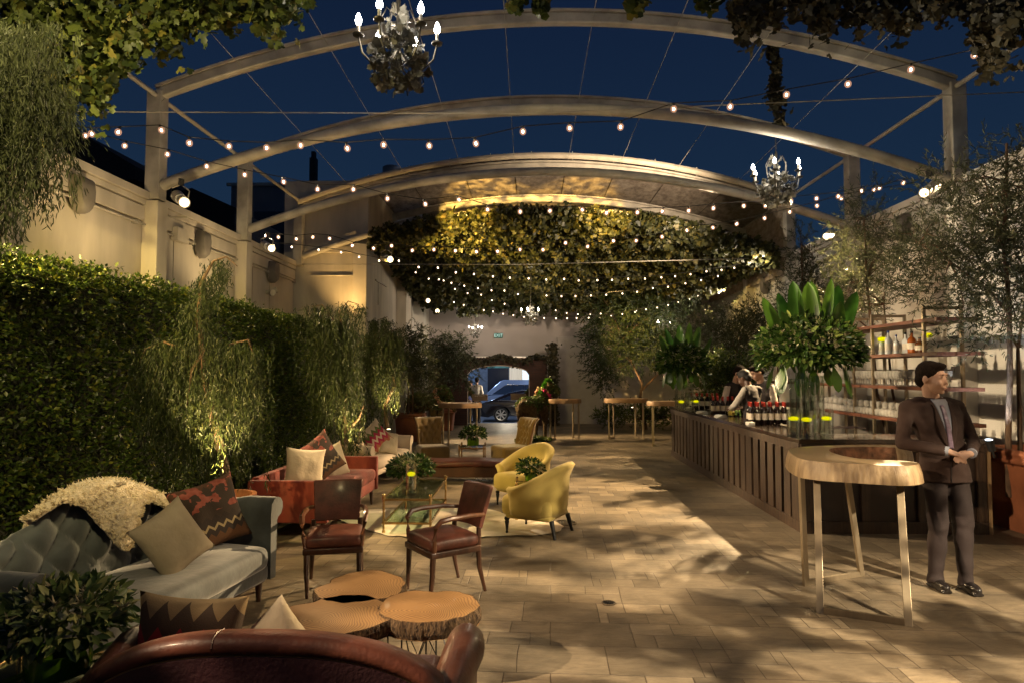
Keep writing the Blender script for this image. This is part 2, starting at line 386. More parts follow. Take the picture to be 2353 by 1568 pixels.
M_petal = leafmat('pale_petal', (.42, .42, .22), (.68, .66, .42), .6, .2)
M_thistle = leafmat('thistle', (.28, .25, .15), (.50, .45, .30), .8, .1)
M_lime = mat('lime_glass', (.075, .17, .006), .12, var=.3, nscale=18)
M_candle = emat('neon_candle', (.95, .86, .0), .52)
M_bulb = emat('bulb_glow', (1, .66, .38), 16)
M_bulbfar = emat('small_bulb_glow', (1, .72, .48), 4)
M_cbulb = emat('candle_bulb', (1, .93, .86), 40)
M_lens = emat('lamp_lens', (1, .76, .42), 3.5)
M_white = mat('white_paint', (.7, .68, .62), .5, var=.05)
# ================================================================== the setting
FY = [0.41, 3.0, 6.0, 9.56, 12.61, 15.66, 18.71, 21.76]
Y1 = 9.56
XL = at(360, 330, Y1).x; XR = at(2194, 290, Y1).x
ZL = at(360, 222, Y1).z; ZR = at(2194, 190, Y1).z
SL = at(360, 446, Y1).z; SR = at(2194, 405, Y1).z
ZE = (ZL+ZR)/2; ZS = (SL+SR)/2
AU = at(1290, 42, Y1).z; AL = at(1240, 252, Y1).z
CX = (XL+XR)/2; HW = (XR-XL)/2
def arc_u(x, e=0): return ZE+(AU-ZE)*(1-((x-CX)/HW)**2)
def arc_l(x): return ZS+(AL-ZS)*(1-((x-CX)/HW)**2)
BACKY = 22.5
INX = at(840, 700, FY[5]).x        # face of the stepped-in block

# paving: stamped concrete in a random ashlar pattern
m = bpy.data.materials.new('stamped_paving'); n, l, p = nodes_of(m)
tcn = n.new('ShaderNodeTexCoord'); mp = n.new('ShaderNodeMapping'); l.new(tcn.outputs['Object'], mp.inputs[0]); mp.inputs['Rotation'].default_value = (0, 0, radians(2))
nd = n.new('ShaderNodeTexNoise'); nd.inputs['Scale'].default_value = 2.2; nd.inputs['Detail'].default_value = 3; l.new(mp.outputs[0], nd.inputs[0])
vm = n.new('ShaderNodeVectorMath'); vm.operation = 'MULTIPLY_ADD'; vm.inputs[1].default_value = (.03, .03, 0); l.new(nd.outputs[1], vm.inputs[0]); l.new(mp.outputs[0], vm.inputs[2])
def brick(w, h, off, freq, sq, sqf):
    b = n.new('ShaderNodeTexBrick'); b.offset = off; b.offset_frequency = freq; b.squash = sq; b.squash_frequency = sqf
    b.inputs['Scale'].default_value = 1; b.inputs['Brick Width'].default_value = w; b.inputs['Row Height'].default_value = h
    b.inputs['Mortar Size'].default_value = .0045; b.inputs['Mortar Smooth'].default_value = .6; b.inputs['Bias'].default_value = 0
    b.inputs['Color1'].default_value = (.125, .097, .064, 1); b.inputs['Color2'].default_value = (.240, .188, .125, 1); b.inputs['Mortar'].default_value = (.075, .054, .035, 1)
    l.new(vm.outputs[0], b.inputs[0]); return b
b1 = brick(.56, .40, .37, 2, 1.0, 2); bm_ = brick(.56, .40, .37, 2, 1.0, 2); b2 = brick(.28, .20, .5, 2, 1.0, 2)
bm_.inputs['Color1'].default_value = (0, 0, 0, 1); bm_.inputs['Color2'].default_value = (1, 1, 1, 1); bm_.inputs['Mortar'].default_value = (0, 0, 0, 1)
mk = math_n(n, l, 'GREATER_THAN', bm_.outputs[0], .58)
mc = n.new('ShaderNodeMix'); mc.data_type = 'RGBA'; l.new(mk, mc.inputs[0]); l.new(b1.outputs[0], mc.inputs[6]); l.new(b2.outputs[0], mc.inputs[7])
mf = math_n(n, l, 'MAXIMUM', b1.outputs['Fac'], math_n(n, l, 'MULTIPLY', mk, b2.outputs['Fac']))
n1 = n.new('ShaderNodeTexNoise'); n1.inputs['Scale'].default_value = 1.6; n1.inputs['Detail'].default_value = 8; n1.inputs['Roughness'].default_value = .65; l.new(tcn.outputs['Object'], n1.inputs[0])
n2 = n.new('ShaderNodeTexNoise'); n2.inputs['Scale'].default_value = 9; n2.inputs['Detail'].default_value = 8; n2.inputs['Roughness'].default_value = .7; n2.inputs['Distortion'].default_value = 1.2
mp2 = n.new('ShaderNodeMapping'); mp2.inputs['Scale'].default_value = (.55, 1.6, 1); l.new(tcn.outputs['Object'], mp2.inputs[0]); l.new(mp2.outputs[0], n2.inputs[0])
r1 = n.new('ShaderNodeMapRange'); r1.inputs[1].default_value = .3; r1.inputs[2].default_value = .7; r1.inputs[3].default_value = .62; r1.inputs[4].default_value = 1.3; l.new(n1.outputs[0], r1.inputs[0])
r2 = n.new('ShaderNodeMapRange'); r2.inputs[1].default_value = .3; r2.inputs[2].default_value = .7; r2.inputs[3].default_value = .7; r2.inputs[4].default_value = 1.25; l.new(n2.outputs[0], r2.inputs[0])
mm = math_n(n, l, 'MULTIPLY', r1.outputs[0], r2.outputs[0])
vx = n.new('ShaderNodeVectorMath'); vx.operation = 'SCALE'; l.new(mc.outputs[2], vx.inputs[0]); l.new(mm, vx.inputs['Scale']); l.new(vx.outputs[0], p.inputs['Base Color'])
p.inputs['Roughness'].default_value = .55
bp = n.new('ShaderNodeBump'); bp.inputs['Strength'].default_value = .7; bp.inputs['Distance'].default_value = .012
hh = math_n(n, l, 'SUBTRACT', math_n(n, l, 'MULTIPLY', n2.outputs[0], .7), math_n(n, l, 'MULTIPLY', mf, .8)); l.new(hh, bp.inputs['Height']); l.new(bp.outputs[0], p.inputs['Normal'])
M_pave = m
b = B(); b.grid(lambda u, v: V((-9+20*u, -6+28.6*v, 0)), 2, 2)
tag(b.obj('ground', M_pave, smooth=None), kind='structure')
M_asph = mat('asphalt', (.07, .075, .085), .45, var=.3, nscale=3, bump=.2, bscale=80)
b = B(); prof = [(22.6, 0), (22.62, -.004), (30, -.55), (70, -.56)]
b.loft([[V((-40, y, z)) for y, z in prof], [V((40, y, z)) for y, z in prof]], closed=False, caps=False)
tag(b.obj('road', M_asph, smooth=None), kind='structure')
b = B(); b.box(-150, 150, -80, 120, -.9, -.62); tag(b.obj('terrain', mat('far_ground', (.03, .03, .03), .9, var=.2), smooth=None), kind='structure')

# ---- side walls
def wall(name, label, x0, x1, y0, y1, zt, mt, side, breaks=()):
    t = thing(name, label, 'wall', (0, 0, 0))
    b = B(); b.box(x0, x1, y0, y1, -.05, zt-.12); b.obj('wall_panel', mt, t, None)
    b = B(); s = side      # +1: the courtyard is on the +x side
    xi = x1 if s > 0 else x0
    xo = x0 if s > 0 else x1
    def strip(a, c, z0, z1): b.box(min(xo-.04*s, xi+a*s), max(xo-.04*s, xi+a*s), y0, y1, z0, z1)
    strip(.10, 0, zt-.117, zt); strip(.06, 0, zt-.20, zt-.12); b.obj('coping', mt, t, None, bevel=.008)
    b = B(); b.box(min(xi+.002*s, xi+.045*s), max(xi+.002*s, xi+.045*s), y0, y1, zt-.44, zt-.22); b.obj('fascia_band', mt, t, None, bevel=.01)
    b = B(); b.tube([(xi+.06*s, y0, zt-.50), (xi+.06*s, y1, zt-.50)], .016, 6)
    for yy in np.arange(y0+1, y1, 1.6): b.box(xi+.0*s-.02, xi+.02+.05*s, yy-.03, yy+.03, zt-.53, zt-.47)
    b.obj('conduit', M_steel, t)
    return t, xi
WLx = XL-.12
tL, wl = wall('boundary_wall', 'long cream plaster wall with moulded coping behind the clipped hedge', WLx-.3, WLx, -3, FY[5], SL, M_cream, 1)
WRx = XR+.12
tR, wr = wall('boundary_wall', 'long white plaster wall behind the olive trees and the bar shelves', WRx, WRx+.3, -3, BACKY, SR, M_creamR, -1)
for i, y in enumerate(FY[2:5]):      # pilasters continuing the posts down the left wall
    b = B(); b.box(WLx+.003, WLx+.24, y-.14, y+.14, 0, SL-.13); b.obj('pilaster', M_cream, tL, None, bevel=.01)
for i, y in enumerate(FY[2:7]):
    b = B(); b.box(WRx-.2, WRx-.003, y-.14, y+.14, 0, SR-.13); b.obj('pilaster', M_creamR, tR, None, bevel=.01)
# panel joints and a folding shutter seam
b = B()
for y in (10.3, 13.3, 14.2): b.box(WLx+.001, WLx+.006, y-.006, y+.006, 0, SL-.45)
b.obj('panel_joint', mat('joint', (.2, .17, .13), .9, var=0), tL, None)

# stepped-in block at the back left
t = thing('annex_building', 'cream block stepping into the courtyard with a lit front face', 'building')
ztop = at(700, 424, 16.1).z
b = B(); b.box(WLx-.3, INX, FY[5]+.15, 20.2, -.05, ztop); b.obj('wall', M_cream, t, None)
b = B(); b.box(INX+.002, INX+.30, 19.3, 20.1, -.05, 5.2); b.obj('column', M_cream, t, None, bevel=.01)
b = B(); b.box(WLx+.3, INX+.03, FY[5]+.06, FY[5]+.148, at(760, 574, FY[5]).z-.05, at(760, 574, FY[5]).z+.10); b.obj('ledge', M_cream, t, None, bevel=.008)
b = B(); b.tube([(WLx+.4, FY[5]+.12, at(760, 632, 15.7).z), (INX-.05, FY[5]+.12, at(760, 632, 15.7).z)], .02, 6); b.obj('pipe', M_steel, t)
b = B(); b.box(INX-.32, INX+.02, FY[5]-.03, FY[5]+.10, -.02, at(840, 560, 15.7).z); b.obj('corner_pier', M_cream, t, None, bevel=.01)
b = B()
b.box(INX+.002, INX+.03, 16.6, 17.9, 4.1, 4.14); b.box(INX+.002, INX+.02, 16.9, 16.93, 3.5, 4.1); b.obj('bracket_rail', M_steel, t, None)
# recessed panels between the block and the back wall
t2 = thing('side_building', 'pale panelled side wall with slim posts left of the back wall', 'building')
RX = at(985, 800, BACKY).x
b = B(); b.box(WLx-.3, RX-.35, 20.2, BACKY, -.05, 5.5); b.obj('wall', mat('pale_panel', (.55, .54, .53), .7, var=.05), t2, None)
b = B(); b.box(RX-.35, RX, 21.4, BACKY, -.05, 5.5); b.obj('post', M_creamR, t2, None)
for x in (925, 950):
    q = at(x, 700, 20.9).x
    b = B(); b.tube([(RX-.33, 20.5+.5*(x-925)/25, 0), (RX-.33, 20.5+.5*(x-925)/25, 5.3)], .035, 6); b.obj('drainpipe', M_steel, t2)
b = B(); b.box(RX-.349, RX-.33, 21.0, 21.35, .0, 2.2); b.obj('dark_doorway', mat('dark_blue_door', (.02, .025, .05), .5), t2, None)

# ---- back wall with the gateway
t = thing('back_wall', 'tall taupe back wall with a low wide gateway to the street', 'wall')
DX0, DX1, DZ = at(1000, 900, BACKY).x, at(1250, 900, BACKY).x, at(1150, 817, BACKY).z
b = B(); b.box(RX, DX0, BACKY, BACKY+.3, -.05, 7.2); b.box(DX0, DX1, BACKY, BACKY+.3, DZ, 7.2); b.box(DX1, WRx+.3, BACKY, BACKY+.3, -.05, 7.2); b.obj('wall', M_back, t, None)
xa, xb = at(1280, 900, BACKY).x, at(1580, 900, BACKY).x
b = B(); b.box(xa, xb, BACKY-.06, BACKY-.002, 0, at(1400, 773, BACKY).z); b.obj('stage_flat', mat('flat_panel', (.37, .335, .31), .8, var=.05), t, None, bevel=.01)
b = B()
for x in (1435, 1700):
    q = at(x, 600, BACKY).x; b.box(q-.008, q+.008, BACKY-.006, BACKY-.001, 2.8, 7.1)
b.obj('panel_joint', MATS['joint'], t, None)
b = B(); b.box(RX, WRx+.3, BACKY-.35, BACKY+.6, 7.2, 7.32); b.obj('roof_edge', M_back, t, None)

b = B(); b.box(DX0, DX1, BACKY+.32, BACKY+5.0, DZ+.01, DZ+.2); b.obj('soffit', mat('soffit_white', (.6, .52, .42), .8, var=.05), t, None)
# ---- gateway: brick arch set in front of the opening
m = bpy.data.materials.new('old_brick'); n, l, p = nodes_of(m); tcn = n.new('ShaderNodeTexCoord'); mp = n.new('ShaderNodeMapping'); mp.inputs['Rotation'].default_value = (pi/2, 0, 0); l.new(tcn.outputs['Object'], mp.inputs[0])
bt = n.new('ShaderNodeTexBrick'); bt.inputs['Scale'].default_value = 1; bt.inputs['Brick Width'].default_value = .22; bt.inputs['Row Height'].default_value = .075; bt.inputs['Mortar Size'].default_value = .008
bt.inputs['Color1'].default_value = (.040, .015, .010, 1); bt.inputs['Color2'].default_value = (.060, .023, .015, 1); bt.inputs['Mortar'].default_value = (.03, .018, .013, 1)
l.new(mp.outputs[0], bt.inputs[0]); l.new(bt.outputs[0], p.inputs['Base Color']); p.inputs['Roughness'].default_value = .85
bp = n.new('ShaderNodeBump'); bp.inputs['Strength'].default_value = .8; bp.inputs['Distance'].default_value = .01; bp.invert = True; l.new(bt.outputs['Fac'], bp.inputs['Height']); l.new(bp.outputs[0], p.inputs['Normal'])
M_brick = m
AY = 21.8
t = thing('brick_archway', 'dark brick arch framing the driveway with ivy along its top', 'archway', (0, AY, 0))
jl, jr = at(1074, 900, AY).x, at(1216, 900, AY).x
zs, za, zt = at(1216, 859, AY).z, at(1145, 838, AY).z, at(1150, 821, AY).z
wl0, wr0 = at(1000, 900, AY).x, at(1256, 900, AY).x
ins = [(jl+(jr-jl)*k/20, zs+(za-zs)*sqrt(max(0, 1-(2*k/20-1)**2))) for k in range(21)]
poly = [(wl0, 0), (jl, 0)]+ins+[(jr, 0), (wr0, 0), (wr0, zt), (wl0, zt)]
b = B()
for (x0, x1, z0, z1) in ((wl0, jl, 0, zt), (jr, wr0, 0, zt)): b.box(x0, x1, -.12, .12, z0, z1)
for k in range(20):
    (xa, z_a), (xb, z_b) = ins[k], ins[k+1]
    b.loft([[V((xa, -.12, z_a)), V((xb, -.12, z_b)), V((xb, -.12, zt)), V((xa, -.12, zt))], [V((xa, .12, z_a)), V((xb, .12, z_b)), V((xb, .12, zt)), V((xa, .12, zt))]])
b.obj('brick_wall', M_brick, t, None)
b = B(); b.tube([(jl+.01, -.10, 0)]+[(x, -.10, z-.01) for x, z in ins]+[(jr-.01, -.10, 0)], .022, 6); b.obj('arch_trim', mat('pale_trim', (.45, .36, .28), .7), t)
n_ = 2600
P = np.stack([runi(n_, wl0, wr0), runi(n_, -.18, .16), np.zeros(n_)], 1)
P[:, 2] = zt-.02+.07*np.sin(P[:, 0]*5)-np.abs(RNG.normal(size=n_))*.10+.04
leaves('ivy', P, rnd(n_)+[0, -.5, -.2], rnd(n_)+[0, -1.0, .6], .075, .085, M_leaf_ivyd, t, 'ivy')

# tall ivy clad post at the right end of the arch
t = thing('ivy_post', 'tall black post wrapped in dark ivy at the right end of the brick arch', 'post', (at(1269, 900, 21.7).x, 21.6, 0))
hz = at(1269, 793, 21.6).z
b = B(); b.box(-.08, .08, -.08, .08, 0, hz); b.obj('post', M_black, t, None)
n_ = 1800; P = np.stack([RNG.normal(size=n_)*.08, -.06-np.abs(RNG.normal(size=n_))*.05, runi(n_, 0, hz+.05)], 1)
leaves('ivy', P, rnd(n_)+[0, -.3, -.5], rnd(n_)+[0, -1, .3], .07, .08, M_leaf_ivyd, t, 'ivy')

# ---- EXIT sign
q = at(1145, 771, BACKY-.03)
t = thing('exit_sign', 'small green exit sign on the taupe back wall', 'sign', q)
b = B(); b.rbox(-.15, .15, -.03, .028, -.085, .085, .01); b.obj('sign_box', mat('sign_green', (.02, .06, .04), .4, em=(.02, .09, .06), ems=.25), t)
fc = bpy.data.curves.new('exit_text', 'FONT'); fc.body = 'EXIT'; fc.size = .15; fc.align_x = 'CENTER'; fc.align_y = 'CENTER'; fc.extrude = .002; fc.offset = .001
fc.materials.append(emat('exit_glow', (.50, .75, .62), .55))
fo = bpy.data.objects.new('lettering', fc); COL.objects.link(fo); fo.parent = t; fo.location = (0, -.034, 0); fo.rotation_euler = (pi/2, 0, 0)

# ---- buildings seen past the left wall
M_dark = mat('night_plaster', (.20, .19, .19), .85, var=.1, nscale=.8)
def px_box(b, x0, x1, y0, y1, d0, d1, zbot=None):
    a = at(x0, y1, d0); c = at(x1, y0, d0); b.box(a.x, c.x, d0, d1, a.z if zbot is None else zbot, c.z)
t = thing('flat_roofed_building', 'grey flat-roofed building with a dark window beyond the left wall', 'building')
b = B(); px_box(b, 526, 835, 424, 700, 24, 30, 0); b.obj('wall', M_dark, t, None)
b = B(); px_box(b, 520, 838, 418, 427, 23.9, 23.995); b.obj('parapet', M_cream, t, None)
b = B(); px_box(b, 582, 680, 486, 575, 23.93, 23.99); b.obj('window', mat('dark_window', (.01, .011, .013), .15, var=0), t, None)
b = B(); px_box(b, 690, 694, 436, 600, 23.9, 23.98); px_box(b, 724, 728, 440, 600, 23.9, 23.98); px_box(b, 742, 758, 445, 620, 23.85, 23.98); b.obj('downpipe', M_dark, t, None)
b = B(); q = at(717, 418, 25); b.box(q.x-.12, q.x+.12, 25, 25.3, q.z-.5, at(717, 362, 25).z); b.box(q.x-.07, q.x+.07, 25.05, 25.25, at(717, 362, 25).z, at(717, 347, 25).z); b.obj('chimney', mat('dark_brick', (.05, .04, .04), .9), t, None)
b = B(); q = at(899, 400, 26); b.lathe((q.x, 26, q.z-1.2), [(.28, 0), (.28, 1.15), (.36, 1.16), (.36, 1.45), (.28, 1.5)], 14); tag(b.obj('roof_vent', M_dark), 'dark cylindrical vent on the roof left of the canopy', 'vent')
t = thing('dark_roofed_house', 'black gabled roof rising behind the left wall near the hanging greenery', 'house')
M_roof = mat('dark_shingle', (.018, .015, .016), .9, var=.3, nscale=20, bump=.6, bscale=30)
a, c, d = at(150, 285, 17), at(310, 382, 17), at(285, 405, 17)
b = B(); b.loft([[V((-16, y, a.z-1.4)), V((-16, y, a.z+.3)), V((a.x, y, a.z)), V((c.x, y, c.z)), V((c.x, y, c.z-.35)), V((c.x-.5, y, c.z-.4)), V((c.x-.6, y, 0)), V((-16, y, 0))] for y in (17, 24)]); b.obj('roof', M_roof, t, None)
t = thing('dark_shed', 'low dark shed roof between the first two left posts', 'building')
b = B(); a, c = at(385, 470, 19), at(525, 430, 19); b.loft([[V((a.x-1, y, 0)), V((a.x-1, y, a.z)), V((at(440, 432, 19).x, y, at(440, 432, 19).z)), V((c.x+.2, y, a.z-.1)), V((c.x+.2, y, 0))] for y in (19, 23)]); b.obj('roof', M_roof, t, None)

# ---- roof frames
wires_x = [-4.3, -3.0, -1.65, -.35, .95, 2.2, 3.5, 4.9]
def frame(y, label, posts=True):
    dz = -.30 if y > FY[5]-1 else 0.0
    t = thing('roof_frame', label, 'roof frame', (0, y, 0), 0, 'white steel frames spanning the courtyard')
    for x, zs0, s in ((XL, SL, 1), (XR, SR, -1)):
        b = B(); b.box(x-.11, x+.11, -.11, .11, zs0-.1, ZE+.02+dz); b.obj('post', M_steel, t, None, bevel=.012)
    b = B(); N = 48; rings = []
    for k in range(N+1):
        x = XL+(XR-XL)*k/N; z = arc_u(x)+dz
        rings.append([V((x, -.07, z-.10)), V((x, .07, z-.10)), V((x, .07, z+.06)), V((x, -.07, z+.06))])
    b.loft(rings); b.obj('upper_arch', M_steel, t, 30, bevel=.02)
    b = B(); b.loft([[V((r[0].x, -.09, r[0].z+.165)), V((r[0].x, .09, r[0].z+.165)), V((r[0].x, .09, r[0].z+.205)), V((r[0].x, -.09, r[0].z+.205))] for r in rings]); b.obj('arch_flange', M_steel, t, 30)
    b = B(); b.tube([(XL+.1+(XR-XL-.2)*k/N, 0, arc_l(XL+.1+(XR-XL-.2)*k/N)) for k in range(N+1)], .085, 10); b.obj('lower_arch', M_steel, t, 60)
    return t
names = ['roof frame nearest the camera whose lower arch carries the ivy', 'complete steel frame in front, its posts rising beside the big chandelier',
         'second steel frame back, behind the hanging chandelier on the right', 'steel frame at the front edge of the fabric canopy', 'ivy-edged frame under the fabric canopy', 'hindmost roof frame, half hidden by the ceiling of ivy']
for y, nme in zip(FY[2:], names): frame(y, nme)
for s, x, lab in ((1, XL, 'thin steel eave tubes linking the left posts'), (-1, XR, 'thin steel eave tubes linking the right posts')):
    t = thing('eave_purlin', lab, 'steel tube', (0, 0, 0))
    for a, c in zip(FY[1:-1], FY[2:]):
        b = B(); b.tube([(x+.03*s, a+.1, ZE-.06), (x+.03*s, c-.1, ZE-.06)], .035, 8); b.obj('tube', M_steel, t)
CL = ['thin lengthwise roof cable nearest the left posts', 'thin lengthwise roof cable second from the left posts', 'thin roof cable passing just left of the big chandelier', 'thin roof cable passing just right of the big chandelier', 'thin roof cable along the middle of the arches', 'thin roof cable just right of the middle of the arches', 'thin roof cable passing left of the hanging ivy vine', 'thin lengthwise roof cable nearest the right posts']
for k, x in enumerate(wires_x):
    b = B(); b.tube([(x, 5.0, arc_u(x)+.03), (x, FY[5], arc_u(x)-.20)], .006, 4)
    tag(b.obj('roof_cable', M_steel), CL[k], 'cable', 'lengthwise roof cables over the arches')
def wire(pts, r, name, label, cat, m=M_cable):
    b = B(); b.tube(pts, r, 4); return tag(b.obj(name, m), label, cat)
wire([at(172, 257, 7.8), at(1200, 262, 8.4), at(2352, 212, 8.8)], .008, 'tension_cable', 'pale tension cable crossing the sky under the front arch', 'cable', M_steel)
wire([at(690, 607, 14.5), at(1200, 608, 14.6), at(1720, 594, 15.0)], .009, 'tension_cable', 'pale tension cable crossing in front of the ivy ceiling', 'cable', M_steel)

# ---- fabric canopy over the back half
m = bpy.data.materials.new('canopy_fabric'); n, l, p = nodes_of(m); tcn = n.new('ShaderNodeTexCoord'); mp = n.new('ShaderNodeMapping'); mp.inputs['Scale'].default_value = (1, .45, 1); l.new(tcn.outputs['Object'], mp.inputs[0])
ns = n.new('ShaderNodeTexNoise'); ns.inputs['Scale'].default_value = 7; ns.inputs['Detail'].default_value = 7; ns.inputs['Roughness'].default_value = .7; l.new(mp.outputs[0], ns.inputs[0])
cr = n.new('ShaderNodeValToRGB'); cr.color_ramp.elements[0].position = .38; cr.color_ramp.elements[0].color = (.19, .15, .115, 1); cr.color_ramp.elements[1].position = .62; cr.color_ramp.elements[1].color = (.40, .34, .27, 1)
l.new(ns.outputs[0], cr.inputs[0]); l.new(cr.outputs[0], p.inputs['Base Color']); p.inputs['Roughness'].default_value = .9
M_canopy = m
t = thing('fabric_canopy', 'arched fabric canopy with a leaf-patterned glow over the back of the courtyard', 'canopy')
b = B(); b.grid(lambda u, v: V((XL-.05+(XR-XL+.1)*u, FY[5]+.12+(BACKY-FY[5]-.1)*v, arc_u(XL+(XR-XL)*u)-.08)), 50, 8); o = b.obj('fabric_roof', M_canopy, t, 60)
md = o.modifiers.new('s', 'SOLIDIFY'); md.thickness = .02
b = B(); b.tube([(XL+(XR-XL)*k/48, FY[5]-.12, arc_u(XL+(XR-XL)*k/48)-.09) for k in range(49)], .075, 8); b.obj('edge_roll', mat('edge_canvas', (.50, .44, .34), .8, var=.1), t)
for k in range(3, 46, 4):
    x = XL+(XR-XL)*k/48; b = B(); b.tube([(x, FY[5]-.14, arc_u(x)-.20), (x, FY[5]-.14, arc_u(x)+.01)], .012, 5); b.obj('tie_strap', M_steel, t)
b = B(); b.box(XR-.04, XR-.0, FY[5]+.15, BACKY, SR-.5, ZE+.15); b.obj('side_curtain', M_canopy, t, None)
b = B()
for x in wires_x: b.tube([(x, FY[5]+.2, arc_u(x)-.11), (x, BACKY-.1, arc_u(x)-.11)], .008, 4)
b.obj('seam', mat('seam_dark', (.06, .045, .03), .9, var=0), t)

# ---- wall speakers, junction box, floodlights
def shield_speaker(q, ry, label, s=1.0):
    t = thing('wall_speaker', label, 'speaker', q, ry, 'shield-shaped speakers along the walls', s)
    out = [(-.15, .26), (.15, .26), (.19, .1), (.17, -.12), (.10, -.24), (0, -.29), (-.10, -.24), (-.17, -.12), (-.19, .1)]
    out = [(x*.84, z*.84) for x, z in out]
    b = B(); b.loft([[V((k*x, -d, k*z)) for x, z in out] for d, k in ((0, 1), (.10, 1), (.15, .82), (.16, .3))]); b.obj('grille', mat('grey_grille', (.13, .115, .10), .7, var=.1), t, 50)
    b = B(); b.box(-.06, .06, 0, .045, -.06, .06); b.obj('mount', M_steel, t, None)
def onwall(px, py, X):
    d = ray(px, py); k = X/d.x; return V((X, d.y*k, EYE+d.z*k))
for px, py, lab in ((178, 448, 'shield-shaped speaker high on the left wall behind the hanging branches'), (458, 562, 'shield-shaped speaker between the first two left posts'), (622, 625, 'small shield-shaped speaker right of the second left post')):
    shield_speaker(onwall(px, py, WLx+.05), pi/2, lab)
for px, py, lab in ((2082, 523, 'shield-shaped speaker high on the right wall among the olive tops'), (1762, 655, 'farthest shield-shaped speaker at the right end of the ivy ceiling')):
    shield_speaker(onwall(px, py, WRx-.05), -pi/2, lab)
q = onwall(405, 540, WLx+.01)
t = thing('junction_box', 'cream electrical junction box with a bracket right of the first left post', 'electrical box', q)
b = B(); b.rbox(0, .12, -.17, .17, -.12, .10, .01); b.obj('box', M_cream, t)
b = B(); b.box(0, .30, -.25, -.22, .22, .25); b.box(0, .02, -.25, .25, .15, .26); b.obj('bracket', M_steel, t, None)
q = onwall(612, 672, WLx+.01)
t = thing('wall_floodlight', 'small twin floodlight on the left wall above the hedge', 'floodlight', q)
b = B(); b.cyl((0, 0, 0), (.06, 0, 0), .05); b.obj('base', M_steel, t)
for s in (-1, 1):
    b = B(); b.cyl((.05, .0, 0), (.18, .10*s, .04*s+.02), .03, .07); b.obj('lamp_head', M_steel, t)

# ---- stage lamps clamped to the post bases
def stage_lamp(q, aim, label, s=1.0, lens=M_lens, name='stage_light'):
    t = bpy.data.objects.new(name, None); COL.objects.link(t); tag(t, label, 'stage light', 'stage lights clamped to the frames')
    t.location = q; t.rotation_euler = (V(aim)-V(q)).to_track_quat('X', 'Z').to_euler(); t.scale = (s, s, s)
    b = B(); b.cyl((-.28, 0, 0), (.02, 0, 0), .085, .075, 14); b.cyl((.02, 0, 0), (.25, 0, 0), .058, .065, 14); b.obj('housing', mat('aluminium', (.45, .44, .44), .3, .8, var=.1), t)
    b = B(); b.cyl((.25, 0, 0), (.275, 0, 0), .078, .078, 16, True); b.obj('lens_ring', M_steel, t)
    b = B(); b.ell((.272, 0, 0), (.014, .064, .064)); b.obj('lens', lens, t)
    b = B(); b.tube([(-.08, -.10, 0), (-.08, -.115, .12), (-.08, 0, .19), (-.08, .115, .12), (-.08, .10, 0)], .012, 6); b.obj('yoke', M_steel, t)
    b = B(); b.box(-.13, -.03, -.03, .03, .18, .27); b.obj('clamp', M_black, t, None)
    return t
stage_lamp(at(415, 458, 9.3), at(620, 640, 6.0), 'large stage lamp glowing at the foot of the first left post', 1.05)
stage_lamp(at(615, 567, 12.3), at(800, 650, 9.0), 'stage lamp at the foot of the second left post', 1.0)
stage_lamp(at(2135, 435, 9.3), at(1850, 640, 6.5), 'stage lamp at the foot of the first right post', .95)
stage_lamp(at(1903, 540, 12.3), at(1700, 700, 7.0), 'stage lamp at the foot of the second right post', .95)
stage_lamp(at(889, 594, 15.2), at(1050, 640, 11.0), 'small lamp glowing at the left tip of the ivy ceiling', 1.1)
for k, (px, py) in enumerate(((943, 653), (980, 689), (1002, 713))):
    stage_lamp(at(px, py, 19.5+k*.8), at(px+90, py+50, 15), ('topmost', 'middle', 'lowest')[k]+' of the three small lamps stepping down the left edge of the ivy ceiling', 1.0)
stage_lamp(at(1723, 607, 18.0), at(1600, 760, 12), 'small lamp at the right tip of the ivy ceiling', .9)
# ================================================================== lounge furniture
def R2(a): return Matrix.Rotation(a, 4, 'Z')
def face(dx, dy):                 # rotation that turns local front (-Y) towards (dx, dy)
    return atan2(dy, dx)+pi/2
def tleg(b, x, y, z0, z1, r0, r1, dx=0, dy=0): b.cyl((x+dx, y+dy, z0), (x, y, z1), r0, r1, 10)
def pillow(name, label, q, w, h, t, rot, mt, parent=None):
    def side(sg):
        def f(u, v):
            a, c = u*2-1, v*2-1
            k = max(0, 1-abs(a)**2.6)*max(0, 1-abs(c)**2.6)
            x = a*w/2*(1-.10*(1-c*c)*abs(a)); y = c*h/2*(1-.10*(1-a*a)*abs(c))
            w_ = .012*noise.noise(V((x*9+q[0]*3, y*9, sg)))*k
            return V((x, y, sg*(t/2*k**.55+w_)))
        return f
    b = B(); b.grid(side(1), 19, 19); b.grid(side(-1), 19, 19); bmesh.ops.remove_doubles(b.bm, verts=b.bm.verts[:], dist=.0008)
    o = b.obj(name, mt, parent, 180)
    o.matrix_world = Matrix.Translation(q) @ Euler(rot).to_matrix().to_4x4()
    tag(o, label, 'pillow'); return o
fab = dict(bump=.25, bscale=220)
M_blue = mat('blue_velvet', (.046, .055, .060), .7, var=.45, nscale=4.5, sheen=.7, bump=.3, bscale=12)
M_red = mat('red_velvet', (.15, .017, .009), .8, var=.25, nscale=4, sheen=.1, **fab)
M_linen = mat('cream_linen', (.62, .51, .41), .9, var=.06, nscale=4, **fab)
M_olive = mat('olive_velvet', (.21, .125, .032), .8, var=.15, nscale=5, sheen=.5, **fab)
M_yellow = mat('yellow_fabric', (.52, .40, .11), .8, var=.08, nscale=4, sheen=.2, **fab)
M_leather = mat('brown_leather', (.125, .038, .022), .5, var=.45, nscale=7, bump=.15, bscale=60, coat=.08)
